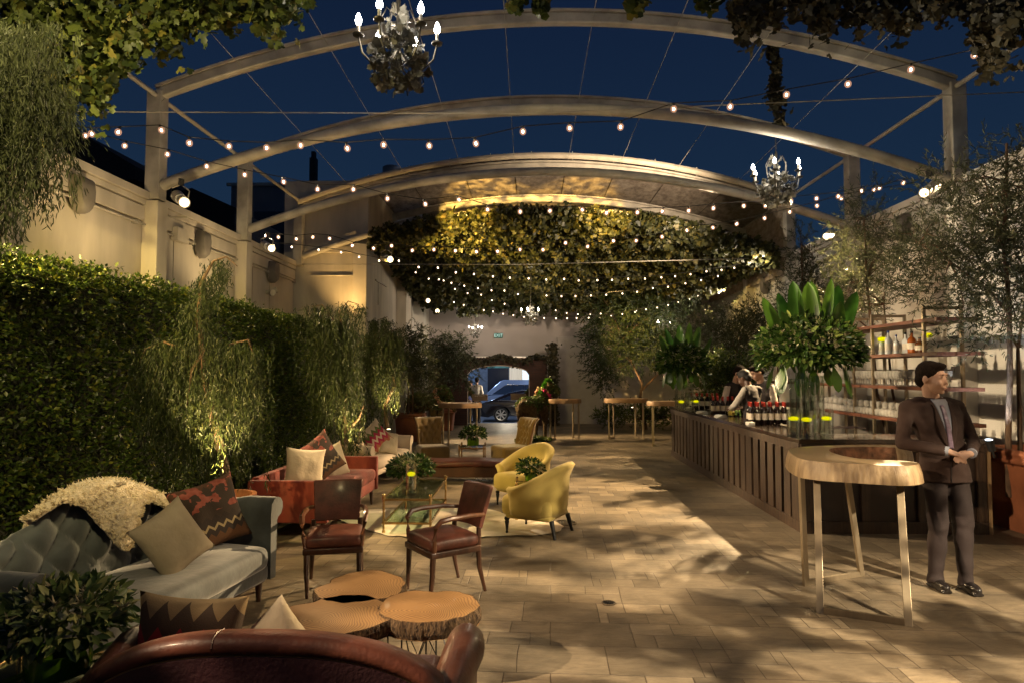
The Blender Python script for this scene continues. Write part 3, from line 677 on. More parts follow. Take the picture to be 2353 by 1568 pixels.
M_leath2 = mat('oxblood_leather', (.095, .028, .018), .42, var=.35, nscale=5, bump=.12, bscale=60, coat=.1)
M_ivory = mat('ivory_linen', (.40, .335, .24), .9, var=.08, nscale=6, bump=.5, bscale=14)
M_nail = mat('nail_head', (.35, .25, .14), .3, .9, var=0)

def pil(label, q, size, t, n, roll, mt):
    n = V(n).normalized(); up = V((0, 0, 1)); y = (up-n*up.dot(n)).normalized(); x = y.cross(n)
    M = Matrix((x, y, n)).transposed() @ Matrix.Rotation(radians(roll), 3, 'Z')
    return pillow('pillow', label, q, size, size, t, M.to_euler(), mt)
def tuft(x, z, pts, a, s):
    d = 0
    for px, pz in pts:
        r2 = (x-px)**2+(z-pz)**2
        if r2 < 9*s*s: d += a*math.exp(-r2/(s*s))
    return d
# --- blue camel-back sofa: long axis along y, facing the middle of the courtyard
def camel_sofa(t, L, D, seat_z, hump, shoulder, arm_z, mt, legm, tufts=True):
    b = B(); N = 130; rings = []
    for k in range(N+1):
        x = -L/2+L*k/N; u = abs(2*x/L)
        zt = shoulder+(hump-shoulder)*(.5+.5*cos(pi*min(1, u/.86)))
        r = []
        for j in range(25):           # front face bottom -> top
            z = seat_z-.12+(zt-.05-seat_z+.12)*j/24
            q_ = abs(sin(pi*(x/.26+(z-.5)/.30))*sin(pi*(x/.26-(z-.5)/.30)))
            y = D*.30+.10*(z-seat_z)/.4-(.060*q_**.42-.02 if tufts else .02*sin(pi*j/24))
            r.append(V((x, y, z)))
        yb = r[-1].y
        r += [V((x, yb+.02, zt-.012)), V((x, yb+.06, zt)), V((x, yb+.11, zt-.02)), V((x, yb+.13, zt-.07)), V((x, yb+.11, zt-.14)), V((x, D*.30+.13, seat_z-.12))]
        rings.append(r)
    b.loft(rings); b.obj('backrest', mt, t, 180)
    b = B(); b.rbox(-L/2+.08, L/2-.08, -D/2+.02, D*.33, seat_z-.16, seat_z+.015, .06, seg=4); b.blob('seat', mt, t, .02, 6, lambda c, nn: V((c.x, c.y-.04*max(0, 1-(2*c.x/L)**2)*(c.y < 0), c.z+.035*max(0, 1-(2*c.x/L)**4)*(c.z > seat_z-.06)*max(0, 1-(c.y/(D*.5))**2))))
    b = B(); b.rbox(-L/2+.05, L/2-.05, -D/2+.05, D*.34, seat_z-.26, seat_z-.13, .03); b.obj('frame', mt, t)
    for s in (-1, 1):
        b = B(); X = s*(L/2+.02)
        n_ = 14; rings = []
        for k in range(n_+1):
            y = D*.36-(D*.80)*k/n_; q = k/n_
            za = shoulder-.03+(arm_z-shoulder+.03)*min(1, q*1.6)
            ins = s*(-.02-.03*q)
            cx = X+s*.03; rr = .062+.02*q; rg = [V((X-s*.05, y, seat_z-.26)), V((X-s*.055, y, za-.14))]
            for a in range(9):
                th = pi*1.05-a*(pi*1.5)/8
                rg.append(V((cx+s*-rr*cos(th)*-1*-1, y, za-rr+rr*sin(th))) if False else V((cx-s*rr*cos(pi-th), y, za-rr+rr*sin(th))))
            rg += [V((X+s*.03, y, za-.19)), V((X+s*.02, y, seat_z-.26))]
            rings.append(rg)
        b.loft(rings); b.obj('armrest', mt, t, 50)
    for sx in (-1, 1):
        for sy in (-1, 1):
            b = B(); tleg(b, sx*(L/2-.08), sy*(D/2-.12), 0, seat_z-.24, .018, .032, dy=(.04 if sy > 0 else 0)); b.obj('leg', legm, t)
yc = (at(190, 1310, 3.35).y+5.25)/2
fr = fl(600, 1365)
t = thing('camelback_sofa', 'blue-grey velvet camel-back sofa with buttoned back and rolled arms', 'sofa', (-2.59, 4.32, 0), face(1, -.2))
camel_sofa(t, 1.96, .84, .42, 1.0, .74, .79, M_blue, M_darkwood)
b = B(); b.tube([(-.92, -.33, .16), (.92, -.33, .16)], .014, 6); b.obj('stretcher', M_darkwood, t)

# sheepskin draped over the back of the blue sofa
M_fur = leafmat('sheepskin_wool', (.66, .54, .36), (.80, .70, .50), .95, .1)
M_fleece = mat('fleece', (.74, .61, .42), 1, var=.12, nscale=30, bump=1.0, bscale=90, sheen=.6)
def fur(name, label, quad_fn, n_, mt, L=.022, cat='throw'):
    cen = V((0, 0, 0)); e = .01
    def f(u, v):
        p_ = quad_fn(u, v); a_ = quad_fn(min(1, u+e), v)-quad_fn(max(0, u-e), v); c_ = quad_fn(u, min(1, v+e))-quad_fn(u, max(0, v-e)); nn = a_.cross(c_)
        nn = nn.normalized() if nn.length > 1e-9 else V((0, 0, 1))
        if nn.z < 0 and abs(nn.z) > .3: nn = -nn
        if abs(nn.z) <= .3 and nn.x < 0 and v > .5: nn = -nn
        d = .5+.5*noise.noise(p_*38)+.35*noise.noise(p_*80); ed = min(1, 9*min(u, 1-u, v, 1-v)+.15)
        return p_+nn*(.008+.022*d*ed), nn
    b = B(); b.grid(lambda u, v: f(u, v)[0], 150, 110); o = b.obj(name, M_fleece, None, 180)
    md = o.modifiers.new('s', 'SOLIDIFY'); md.thickness = .015; md.offset = -1
    U = RNG.random(n_); Vv = RNG.random(n_); ed = RNG.random(n_) < .35; U[ed] = np.round(U[ed])*.98+.01; ed2 = RNG.random(n_) < .15; Vv[ed2] = .985
    Q = [f(a, c) for a, c in zip(U, Vv)]; P = np.array([q[0][:] for q in Q]); Nn = np.array([q[1][:] for q in Q])
    tc_ = np.array([noise.noise_vector(V(p_)*30)[:] for p_ in P])
    leaves('wool', P, Nn*.9+tc_*1.5+rnd(n_, .2)+[0, 0, -.3], rnd(n_), L, .007, mt, o, 'leaf', .4)
    return tag(o, label, cat)
SOFA_M = Matrix.Translation((-2.59, 4.32, 0)) @ Matrix.Rotation(face(1, -.2), 4, 'Z')
def drape(u, v):                  # u along the sofa, v from behind the back, over the top, down the front
    x = -.46+1.44*u; uu = abs(2*x/1.96); zt = .74+.26*(.5+.5*cos(pi*min(1, uu/.86)))
    front = .10+.50*math.exp(-((u-.36)/.15)**2)+.12*math.exp(-((u-.75)/.2)**2)
    back = .10+.14*sin(pi*min(1, u*1.05))
    s_ = -back+(front+back)*v
    if s_ < 0: p_ = V((x, .42-s_*.25, zt+.03+s_*.9))
    elif s_ < .13: p_ = V((x, .42-s_*1.0, zt+.035+.012*sin(pi*s_/.13)))
    else: p_ = V((x, .29-(s_-.13)*.30, zt+.035-(s_-.13)*.95))
    p_.z += .012*noise.noise(V((x*7, s_*7, 2)))
    return SOFA_M @ p_
fur('sheepskin_throw', 'shaggy cream sheepskin draped over the back of the blue sofa', drape, 9000, M_fur)

K1 = kilim('kilim_roses', [(0, (.085, .035, .012)), (.20, (.022, .014, .011)), (.30, (.26, .20, .11)), (.345, (.025, .016, .013)), (.47, (.035, .022, .016)), (.94, (.07, .03, .015))], .035, .035, rose=((.17, .030, .016), 14, .01), mul=2.1)
K2 = kilim('kilim_zigzag', [(0, (.05, .03, .02)), (.45, (.22, .015, .022)), (.74, (.045, .028, .018)), (.93, (.20, .14, .07))], .07, .05, mul=2.0)
K3 = kilim('kilim_flame', [(0, (.50, .40, .30)), (.2, (.35, .12, .07)), (.33, (.34, .02, .07)), (.45, (.55, .45, .35)), (.56, (.34, .02, .07)), (.68, (.10, .14, .04)), (.8, (.55, .45, .35))], .07, .045, mul=2.0)
pil('plain ivory cushion leaning in the middle of the blue sofa', at(397, 1238, 4.45), .45, .17, (.80, -.42, .42), 24, M_ivory)
pil('kilim cushion with red roses at the far arm of the blue sofa', at(482, 1180, 4.95), .52, .17, (.72, -.60, .32), 12, K1)

# --- oxblood leather sofa in the foreground, seen from behind
t = thing('leather_sofa', 'oxblood leather sofa with arched nail-trimmed back in the foreground', 'sofa', (-1.03, 2.62, 0), pi)
Wd = 1.46
def back_pt(k, N): return -Wd/2+Wd*k/N
b = B(); N = 44; rings = []; rings2 = []
for k in range(N+1):
    x = back_pt(k, N); u = 2*x/Wd
    zt = .54+.262*max(0, 1-abs(u)**2.5)**.62
    yo = .10-.05*u*u       # outer (rear) face, curved in plan
    rings.append([V((x, yo+.00, zt-.085)), V((x, yo+.035, zt-.07)), V((x, yo+.05, zt-.04)), V((x, yo+.035, zt-.01)), V((x, yo, zt)), V((x, yo-.06, zt-.01)), V((x, yo-.10, zt-.06)), V((x, yo-.10, .40)), V((x, yo-.03, .40))])
    rings2.append([V((x, yo-.03, .12)), V((x, yo+.025, .12)), V((x, yo+.03, zt-.082)), V((x, yo-.03, zt-.08))])
b.loft(rings); b.obj('backrest', M_leather, t, 60)
b = B(); b.loft(rings2); b.obj('back_panel', mat('dark_back_leather', (.045, .014, .018), .5, var=.3, nscale=5, bump=.3, bscale=60), t, 60)
b = B(); b.tube([V((r[0].x, r[1].y-.015, r[0].z+.004)) for r in rings], .006, 5)
for k in range(0, N+1):
    r = rings[k]; b.ell((r[0].x, r[1].y-.012, r[0].z-.015), .007, u=6, v=4)
b.obj('nail_trim', M_nail, t)
b = B(); b.tube([V((rings[27][j].x, rings[27][j].y+.002, rings[27][j].z+.002)) for j in range(1, 6)], .0025, 5); b.obj('seam', M_leath2, t)
b = B(); b.rbox(-Wd/2+.1, Wd/2-.1, -.62, .02, .22, .44, .06); b.obj('seat', M_leath2, t)
for s in (-1, 1):
    b = B(); b.chain([(s*(Wd/2-.03), .02, .53), (s*(Wd/2+.01), -.32, .56), (s*(Wd/2+.01), -.44, .55)], [.07, .092, .088], 18); b.rbox(s*Wd/2-.06, s*Wd/2+.06, -.50, .03, .12, .52, .05); b.blob('armrest', mat('worn_leather', (.10, .036, .020), .42, var=.4, nscale=6, bump=.12, bscale=60, coat=.1), t, .018, 5)
for sx in (-1, 1):
    for sy in (-.5, .05):
        b = B(); tleg(b, sx*(Wd/2-.08), sy, 0, .16, .02, .035); b.obj('leg', M_darkwood, t)
q = at(445, 1420, 2.95)
pil('tan cushion with dark and red zigzags peeping over the leather sofa', V((q.x, 2.90, .56)), .50, .20, (0, -1, .15), -2, K2)
q = at(640, 1432, 2.95)
pil('small cream cushion corner peeping over the leather sofa', V((q.x-.02, 2.95, .52)), .38, .15, (.25, -1, .2), 40, M_ivory)

# --- round tree-slice tables on wire bases
M_slice = slicemat('slice_top', (.11, .05, .018), (.22, .115, .045), (.36, .21, .09), 20, .42)
def outline(rx, ry, seed, n_=90, notch=None):
    r = []
    for k in range(n_):
        a = 2*pi*k/n_; d = 1+.16*noise.noise(V((cos(a)*1.3+seed, sin(a)*1.3, seed)))+.05*noise.noise(V((cos(a)*4, sin(a)*4, seed*2)))
        if notch: 
            da = (a-notch[0]+pi) % (2*pi)-pi; d -= notch[1]*math.exp(-(da/notch[2])**2)
        r.append((a, rx*d, ry*d))
    return r
def slice_table(q, rx, ry, zt, th, seed, label, notch=None, legs=True):
    t = thing('tree_slice_table', label, 'coffee table', (q.x, q.y, 0), 0, 'tree-slice tables in front of the leather chairs')
    ol = outline(rx, ry, seed, 120, notch)
    b = B(); b.poly([V((cos(a)*x, sin(a)*y, zt)) for a, x, y in ol]); b.poly([V((cos(a)*x, sin(a)*y, zt-th)) for a, x, y in reversed(ol)])
    b.obj('slice', M_slice, t, None)
    b = B(); rings = []
    for j, (z, k) in enumerate(((zt-th-.001, .97), (zt-th*.7, 1.03), (zt-th*.35, 1.045), (zt-.004, 1.01), (zt+.001, .995))):
        rings.append([V((cos(a)*x*(k+.022*noise.noise(V((a*22, j*.35, seed)))+.022*noise.noise(V((a*60, j*.5, seed)))), sin(a)*y*(k+.022*noise.noise(V((a*22, j*.35, seed)))+.022*noise.noise(V((a*60, j*.5, seed)))), z)) for a, x, y in ol])
    b.loft(rings, True, False); b.obj('bark_edge', mat('slice_bark', (.035, .02, .012), .95, var=.5, nscale=30, bump=1.0, bscale=60, col2=(.20, .125, .065), stretch=(3, 3, .8)), t, None)
    if legs:
        b = B(); a0 = seed
        top = [V((cos(a0+k*pi/2)*rx*.62, sin(a0+k*pi/2)*ry*.62, zt-th)) for k in range(4)]; bot = [V((p.x*1.05, p.y*1.05, .006)) for p in top]
        for k in range(4):
            b.tube([top[k], bot[k]], .005, 5); b.tube([top[k], V(((bot[k].x+bot[(k+1) % 4].x)/2, (bot[k].y+bot[(k+1) % 4].y)/2, .1)), top[(k+1) % 4]], .004, 5)
            b.tube([bot[k], bot[(k+1) % 4]], .005, 5)
        b.obj('wire_base', M_black, t)
    return t
zt = .42
slice_table(fl(832, 1343, .43), .29, .30, .43, .085, 1.3, 'tree-slice table touching the left leather chair, farthest of the three', (3.0, .22, .28))
slice_table(fl(768, 1410, .43), .335, .30, .43, .085, 5.2, 'broad tree-slice table nearest the leather sofa cushions', (2.3, .10, .3))
slice_table(fl(991, 1388, .44), .275, .27, .44, .10, 9.4, 'tree-slice table with the thickest bark, on bare wire legs in front', (1.6, .14, .35))

# --- leather and wood armchairs
def armchair():
    t = thing('leather_armchair', '', 'armchair', (0, 0, 0), 0, 'brown leather armchairs with open wooden arms')
    b = B(); b.rbox(-.23, .23, -.23, .22, .375, .475, .04, seg=4); b.blob('seat', M_leather, t, .014, 5, lambda c, n: V((c.x, c.y, c.z+(.022*(1-(c.x/.25)**2)*(1-(c.y/.25)**2) if c.z > .44 else 0))))
    b = B(); b.rbox(-.235, .235, -.235, .22, .335, .385, .01); b.obj('seat_rail', M_darkwood, t)
    b = B(); rings = []
    for k in range(13):
        x = -.205+.41*k/12; yc_ = .235-.035*(1-(x/.205)**2)*-1
        r = []
        for j in range(8): z = .50+.335*j/7; r.append(V((x*(.92+.10*j/7), yc_-.012+.10*j/7-.018*sin(pi*j/7)*(1-(x/.22)**2), z)))
        for j in range(7, -1, -1): z = .50+.335*j/7; r.append(V((x*(.92+.10*j/7), yc_+.028+.10*j/7, z)))
        rings.append(r)
    b.loft(rings); b.obj('backrest', M_leather, t, 60, bevel=.008)
    for s in (-1, 1):
        b = B(); b.tube([(s*.205, -.205, .38), (s*.205, -.21, .20), (s*.195, -.225, 0)], [.026, .022, .014], 8); b.obj('leg', M_darkwood, t)
        b = B(); b.tube([(s*.195, .225, .52), (s*.20, .215, .38), (s*.205, .225, .2), (s*.215, .275, 0)], [.020, .024, .021, .014], 8); b.obj('leg', M_darkwood, t)
        b = B(); b.tube([(s*.205, .265, .62), (s*.235, .12, .635), (s*.25, -.06, .635), (s*.25, -.16, .625), (s*.243, -.205, .58), (s*.23, -.205, .48), (s*.215, -.20, .37)], [.016, .019, .021, .022, .021, .019, .018], 8); b.obj('armrest', M_walnut, t)
    return t
c0 = armchair()
a = V((-.71, 5.44, 0)); c0.location = a; c0.rotation_euler = (0, 0, face(-.80, -.60)); c0['label'] = 'worn leather armchair with wooden arms beside the tree-slice tables, seen in three-quarter view'
dup(c0, (-1.62, 5.48, 0), face(.22, -.97), 'dark leather armchair in front of the red sofa, facing the camera from the shade')

# --- red velvet sofa
t = thing('red_sofa', 'long red velvet sofa with square panel arms', 'sofa', (-2.52, 7.92, 0), face(1, -.03))
L, D = 2.0, .86
b = B()
for s in (-1, 1):
    b.rbox(s*L/2-.04, s*L/2+.04, -D/2, D/2, .20, .64, .015)
    o = b.obj('armrest', M_red, t, bevel=0); b = B()
b.rbox(-L/2+.045, L/2-.045, D/2-.09, D/2, .20, .66, .015); b.obj('backrest', M_red, t)
b = B(); b.rbox(-L/2+.045, L/2-.045, -D/2+.02, D/2-.095, .20, .34, .02); b.obj('frame', M_red, t)
b = B(); b.rbox(-L/2+.05, L/2-.05, -D/2, D/2-.10, .335, .475, .05, seg=4); b.blob('seat', M_red, t, .018, 4, lambda c, n: V((c.x, c.y, c.z+(.03*(1-(2*c.x/L)**4) if c.z > .42 else 0)+.006*sin(c.x*14))))
for sx in (-1, 1):
    for sy in (-1, 1):
        b = B(); tleg(b, sx*(L/2-.06), sy*(D/2-.07), 0, .21, .014, .03, dx=sx*.02); b.obj('leg', M_darkwood, t)
pil('grey-cream cushion nearest the camera on the red sofa', at(700, 1075, 7.45), .47, .17, (.62, -.75, .18), -8, M_ivory)
pil('brown kilim cushion standing tall on the red sofa', at(735, 1052, 7.85), .52, .17, (.72, -.65, .2), 30, K1)
pil('pale cushion half hidden behind the kilim one on the red sofa', at(765, 1060, 8.2), .44, .15, (.85, -.5, .25), 12, M_ivory)

# --- cream settee
t = thing('cream_settee', 'cream linen settee with sweeping back between the weeping trees', 'sofa', (-2.62, 11.05, 0), face(1, -.18))
camel_sofa(t, 1.62, .80, .40, .92, .64, .64, M_linen, M_walnut, False)
def drape2(u, v):
    y = 10.55+.62*u; s_ = -.1+.45*v
    return V((-2.93+(.25*max(0, s_)), y, .93-max(0, s_)*.9+min(0, s_)*.5+.02*sin(u*9)))
fur('fleece_throw', 'white fluffy fleece over the back of the cream settee', drape2, 3500, leafmat('white_wool', (.62, .52, .40), (.78, .68, .52), .95, .1), .03)
pil('cushion with a crimson flame pattern on the cream settee', at(862, 1003, 10.75), .46, .15, (.55, -.8, .25), 38, K3)
pil('white cushion tilted beside the flame-patterned one', at(893, 1016, 10.9), .42, .13, (.80, -.5, .3), -18, M_ivory)

# --- tufted olive slipper chairs
def slipper():
    t = thing('slipper_chair', '', 'chair', (0, 0, 0), 0, 'olive button-back chairs around the small glass table')
    pts = [(x, z) for j, z in enumerate((.50, .61, .72, .83)) for x in np.arange(-.18+(j % 2)*.06, .20, .12)]
    b = B(); rings = []; N = 40
    for k in range(N+1):
        x = -1+2*k/N; r = []
        for j in range(17):
            z = .40+.52*j/16; w = .215+.05*max(0, (z-.62)/.3)**1.6
            r.append(V((x*w, .22+.10*(z-.4)/.5+.05*max(0, (z-.8)/.12)**2+.05*abs(x)**3*-1+tuft(x*.23, z, pts, .065, .024)-.01, z)))
        for j in range(16, -1, -1):
            z = .40+.52*j/16; w = .215+.05*max(0, (z-.62)/.3)**1.6
            r.append(V((x*w, .30+.10*(z-.4)/.5+.05*max(0, (z-.8)/.12)**2-.03*abs(x)**3, z)))
        rings.append(r)
    b.loft(rings); b.obj('backrest', M_olive, t, 180)
    for s in (-1, 1): b = B(); b.tube([(s*(.22+.05*max(0, (z-.62)/.3)**1.6), .225+.10*(z-.4)/.5+.05*max(0, (z-.8)/.12)**2, z) for z in np.linspace(.36, .93, 14)], .014, 6); b.obj('back_frame', M_walnut, t)
    b = B(); b.rbox(-.27, .27, -.34, .24, .17, .43, .05, seg=4); b.blob('seat', M_olive, t, .015, 5)
    b = B(); b.rbox(-.26, .26, -.33, .25, .13, .19, .01); b.obj('seat_rail', M_walnut, t)
    for sx in (-1, 1):
        for sy in (-.30, .26):
            b = B(); b.tube([(sx*.235, sy, .16), (sx*.25, sy+(.0 if sy < 0 else .02), .08), (sx*.24, sy+(-.02 if sy < 0 else .05), 0)], [.026, .020, .014], 8); b.obj('leg', M_walnut, t)
    return t
c1 = slipper(); c1.location = (-1.80, 12.15, 0); c1.rotation_euler = (0, 0, face(.35, -.93)); c1['label'] = 'olive button-back chair left of the small glass table, facing the camera'
dup(c1, (-.30, 12.15, 0), face(-.86, -.50), 'olive button-back chair right of the small glass table, turned to the left')

# --- brown leather bench
t = thing('leather_bench', 'long low brown leather bench across the seating group', 'bench', (-1.20, 10.85, 0), 0)
b = B(); b.rbox(-.82, .82, -.27, .27, .24, .345, .05, seg=4); b.blob('seat', M_leath2, t, .016, 5, lambda c, n: V((c.x, c.y, c.z+(.008*sin(c.x*6)))))
b = B(); b.box(-.76, .76, -.22, .22, .08, .25); b.obj('base_panel', mat('bench_base', (.06, .022, .012), .5, var=.2), t, bevel=.01)
for s in (-1, 1):
    b = B(); b.rbox(s*.79-.035, s*.79+.035, -.25, -.18, 0, .25, .01); b.obj('leg', M_walnut, t)
    b = B(); b.rbox(s*.79-.035, s*.79+.035, .18, .25, 0, .25, .01); b.obj('leg', M_walnut, t)
b = B()
for x in (.35, .47, .60): b.tube([(x, -.2, .09), (x-.06, -.26, .005), (x+.06, -.26, .005), (x, -.2, .09)], .004, 4)
b.obj('wire_brace', M_black, t)

# --- yellow tub chairs
def tub():
    t = thing('tub_chair', '', 'armchair', (0, 0, 0), 0, 'yellow tub armchairs at the edge of the rug')
    b = B(); N = 46; rings = []
    for k in range(N+1):
        th = radians(-118)+radians(236)*k/N      # 0 = back (+y)
        q = abs(th)/radians(118)
        zt = .52+.27*(max(0, cos(min(pi/2, abs(th)*.80)))**1.3)
        rx, ry = .335, .33
        yoff = -.02
        def pt(rr, z): return V((sin(th)*(rx+rr), cos(th)*(ry+rr)+yoff-(.06*max(0, q-.72)/.28), z))
        lean = .05*(1-q)
        r = [pt(-.02, .22), pt(.0, .30), pt(lean*.6, zt-.14), pt(lean+.02, zt-.06), pt(lean+.045, zt-.015), pt(lean+.01, zt+.015), pt(lean-.035, zt+.005), pt(lean-.075, zt-.04), pt(lean*.6-.085, zt-.12), pt(-.085, .38), pt(-.10, .22)]
        rings.append(r)
    b.loft(rings); b.obj('backrest', M_yellow, t, 180)
    b = B(); b.rbox(-.285, .285, -.36, .24, .20, .42, .07, seg=4); b.blob('seat', M_yellow, t, .016, 5, lambda c, n: V((c.x, c.y, c.z+(.025*(1-(c.x/.3)**2) if c.z > .36 else 0))))
    b = B(); b.rbox(-.27, .27, -.30, .24, .18, .23, .03); b.obj('frame', M_yellow, t)
    for sx in (-1, 1):
        b = B(); b.lathe((sx*.24, -.29, 0), [(.012, 0), (.015, .03), (.011, .035), (.017, .09), (.026, .14), (.020, .15), (.030, .165), (.026, .19)], 12); b.obj('leg', M_black, t)
        b = B(); tleg(b, sx*.22, .24, 0, .19, .017, .028, dx=sx*.02, dy=.05); b.obj('leg', M_black, t)
    return t
c2 = tub(); c2.location = (.12, 7.40, 0); c2.rotation_euler = (0, 0, face(-.86, .42)); c2['label'] = 'yellow tub armchair seen from behind, nearest the paved aisle'
dup(c2, (-.05, 8.92, 0), face(-.72, -.66), 'yellow tub armchair facing the camera behind the other yellow one')

# --- glass and brass tables
def brass_table(q, w, d, h, label, shelf=True, rz=0):
    t = thing('glass_table', label, 'glass table', q, rz)
    for x in (-w/2, w/2):
        for y in (-d/2, d/2):
            b = B(); b.cyl((x, y, 0), (x, y, h), .013, seg=10)
            for z in (.02, h*.28, h-.02): b.cyl((x, y, z-.012), (x, y, z+.012), .019, seg=10)
            b.ell((x, y, h+.012), (.02, .02, .018), u=10, v=6); b.obj('leg', M_brass, t)
    for z, nm in ((h-.035, 'top'), (h*.28, 'shelf')) if shelf else ((h-.035, 'top'),):
        b = B()
        for x in (-w/2, w/2): b.box(x-.012, x+.012, -d/2, d/2, z-.013, z+.013)
        for y in (-d/2, d/2): b.box(-w/2+.013, w/2-.013, y-.012, y+.012, z-.013, z+.013)
        b.obj(nm+'_rail', M_brass, t, None, bevel=.003)
        b = B(); b.box(-w/2+.014, w/2-.014, -d/2+.014, d/2-.014, z-.005, z+.007); b.obj('glass_'+nm, M_tglass, t, None)
    return t
brass_table((-1.355, 7.95, 0), .52, 1.32, .41, 'long glass and brass coffee table with a lower shelf')
brass_table((-1.04, 12.05, 0), .44, .42, .44, 'small square glass and brass table between the olive chairs', False)
brass_table((.02, 8.14, 0), .34, .34, .44, 'small brass side table hidden between the yellow chairs', False)
qa = fl(175, 1500, .45)
brass_table((-2.20, 2.78, 0), .56, .80, .46, 'glass and brass end table at the corner by the blue sofa', True, 0)

# --- cowhide rug
def hide(seed=3):
    r = []
    for k in range(140):
        a = 2*pi*k/140; d = 1+.16*cos(2*a)+.10*cos(4*a+.4)+.10*noise.noise(V((cos(a)*2, sin(a)*2, seed)))+.05*noise.noise(V((cos(a)*7, sin(a)*7, seed)))
        r.append((a, d))
    return r
t = thing('cowhide_rug', 'pale cowhide rug spread under the glass coffee table', 'rug', (-1.0, 7.85, .004), radians(-12))
b = B(); hl = hide()
for j0, j1 in zip(np.linspace(0, 1, 13)[:-1], np.linspace(0, 1, 13)[1:]):
    pass
rings = [[V((cos(a)*1.12*d*s, sin(a)*.86*d*s, .006+.014*max(0, noise.noise(V((cos(a)*d*s*3, sin(a)*d*s*3, 1))))*(s > .5))) for a, d in hl] for s in np.linspace(.02, 1, 14)]
b.loft(rings, True, False); b.poly(rings[0]); o = b.obj('hide', mat('cowhide', (.50, .38, .26), .6, var=.3, nscale=1.6, col2=(.82, .74, .60), sheen=.2, bump=.15, bscale=20), t, 60)

# floor drains
for q, lab, s in ((fl(1398, 1385), 'small round floor drain in the paved aisle', .055), (fl(1298, 1200), 'grated floor drain behind the yellow armchair', .14)):
    t = thing('floor_drain', lab, 'drain', (q.x, q.y, .003))
    b = B(); b.lathe((0, 0, 0), [(s, 0), (s, .006), (s*.85, .008), (s*.84, .002)], 20, False); b.obj('rim', mat('dull_drain_metal', (.10, .075, .05), .6, .4, var=.2), t)
    b = B()
    for k in range(-3, 4): b.box(k*s*.24-.004, k*s*.24+.004, -s*sqrt(1-(k*.24)**2)*.9, s*sqrt(1-(k*.24)**2)*.9, .001, .006)
    b.obj('grate', M_black, t, None)

# --- live-edge high tables on steel frames
M_hslice = slicemat('blond_wood', (.085, .052, .025), (.16, .108, .055), (.22, .155, .085), 9, .4)
M_hedge = mat('blond_edge', (.14, .09, .045), .5, var=.15, nscale=7, col2=(.28, .20, .11), stretch=(3, 3, .35), bump=.35, bscale=25)
def slab_from(poly, zt, th, b, bell=.03):
    cx = sum(p[0] for p in poly)/len(poly); cy_ = sum(p[1] for p in poly)/len(poly)
    rings = []
    for z, k in ((zt-th, bell), (zt-th*.55, bell*.75), (zt-.02, .004), (zt, -.004)):
        r = []
        for i, p in enumerate(poly):
            a, c = poly[i-1], poly[(i+1) % len(poly)]; e = V((c[0]-a[0], c[1]-a[1])); e.normalize(); nn = V((e.y, -e.x))
            r.append(V((p[0]+nn.x*k, p[1]+nn.y*k, z)))
        rings.append(r)
    b.loft(rings)
def smooth_poly(pts, n_=3):
    for _ in range(n_):
        q = []
        for i in range(len(pts)):
            a, c = pts[i], pts[(i+1) % len(pts)]; q += [(a[0]*.75+c[0]*.25, a[1]*.75+c[1]*.25), (a[0]*.25+c[0]*.75, a[1]*.25+c[1]*.75)]
        pts = q
    return pts
def uframe(b, p0, p1, zt, w=.052, d=.028):
    p0 = V(p0); p1 = V(p1); e = (p1-p0); L = e.length; a = atan2(e.y, e.x); M = Matrix.Translation(p0) @ R2(a)
    b.box(-w/2, w/2, -d/2, d/2, 0, zt, M); b.box(L-w/2, L+w/2, -d/2, d/2, 0, zt, M); b.box(w/2, L-w/2, -d/2, d/2, 0, w*.9, M)
t = thing('high_table', 'big horseshoe-shaped live-edge bar table beside the man in the suit', 'high table', (0, 0, 0))
zt = 1.075
def f5(x, y): p = fl(1680+.3214*x, 940.8+.3214*y, zt); return (p.x, p.y)
outer = [f5(390, 283), f5(470, 350), f5(640, 372), f5(850, 382), f5(1060, 394), f5(1240, 402), f5(1350, 388), f5(1335, 371)]
inner = [f5(1200, 357), f5(1000, 351), f5(860, 340), f5(745, 312), f5(690, 286), f5(730, 268), f5(880, 262), f5(1060, 262), f5(1160, 268), f5(1260, 264)]
far = [f5(1290, 254), f5(1160, 247), f5(1000, 245), f5(800, 248), f5(600, 255), f5(450, 266)]
poly = smooth_poly(outer+inner+far, 2)
b = B(); slab_from(poly, zt, .145, b, .028); o = b.obj('slab_edge', M_hedge, t, 60)
o.data.materials.append(M_hslice); o.data.materials.append(mat('burl_hollow', (.05, .025, .012), .9, var=.4, nscale=10, col2=(.20, .09, .045), bump=1.0, bscale=22))
for f in o.data.polygons:
    if f.normal.z > .9 or len(f.vertices) > 8: f.material_index = 1
    elif abs(f.normal.z) < .7:
        c_ = f.center; di = min((c_.x-q_[0])**2+(c_.y-q_[1])**2 for q_ in inner[1:-2]); do = min((c_.x-q_[0])**2+(c_.y-q_[1])**2 for q_ in outer+far)
        if di < .02 and di < do: f.material_index = 2
o.name = 'slab'
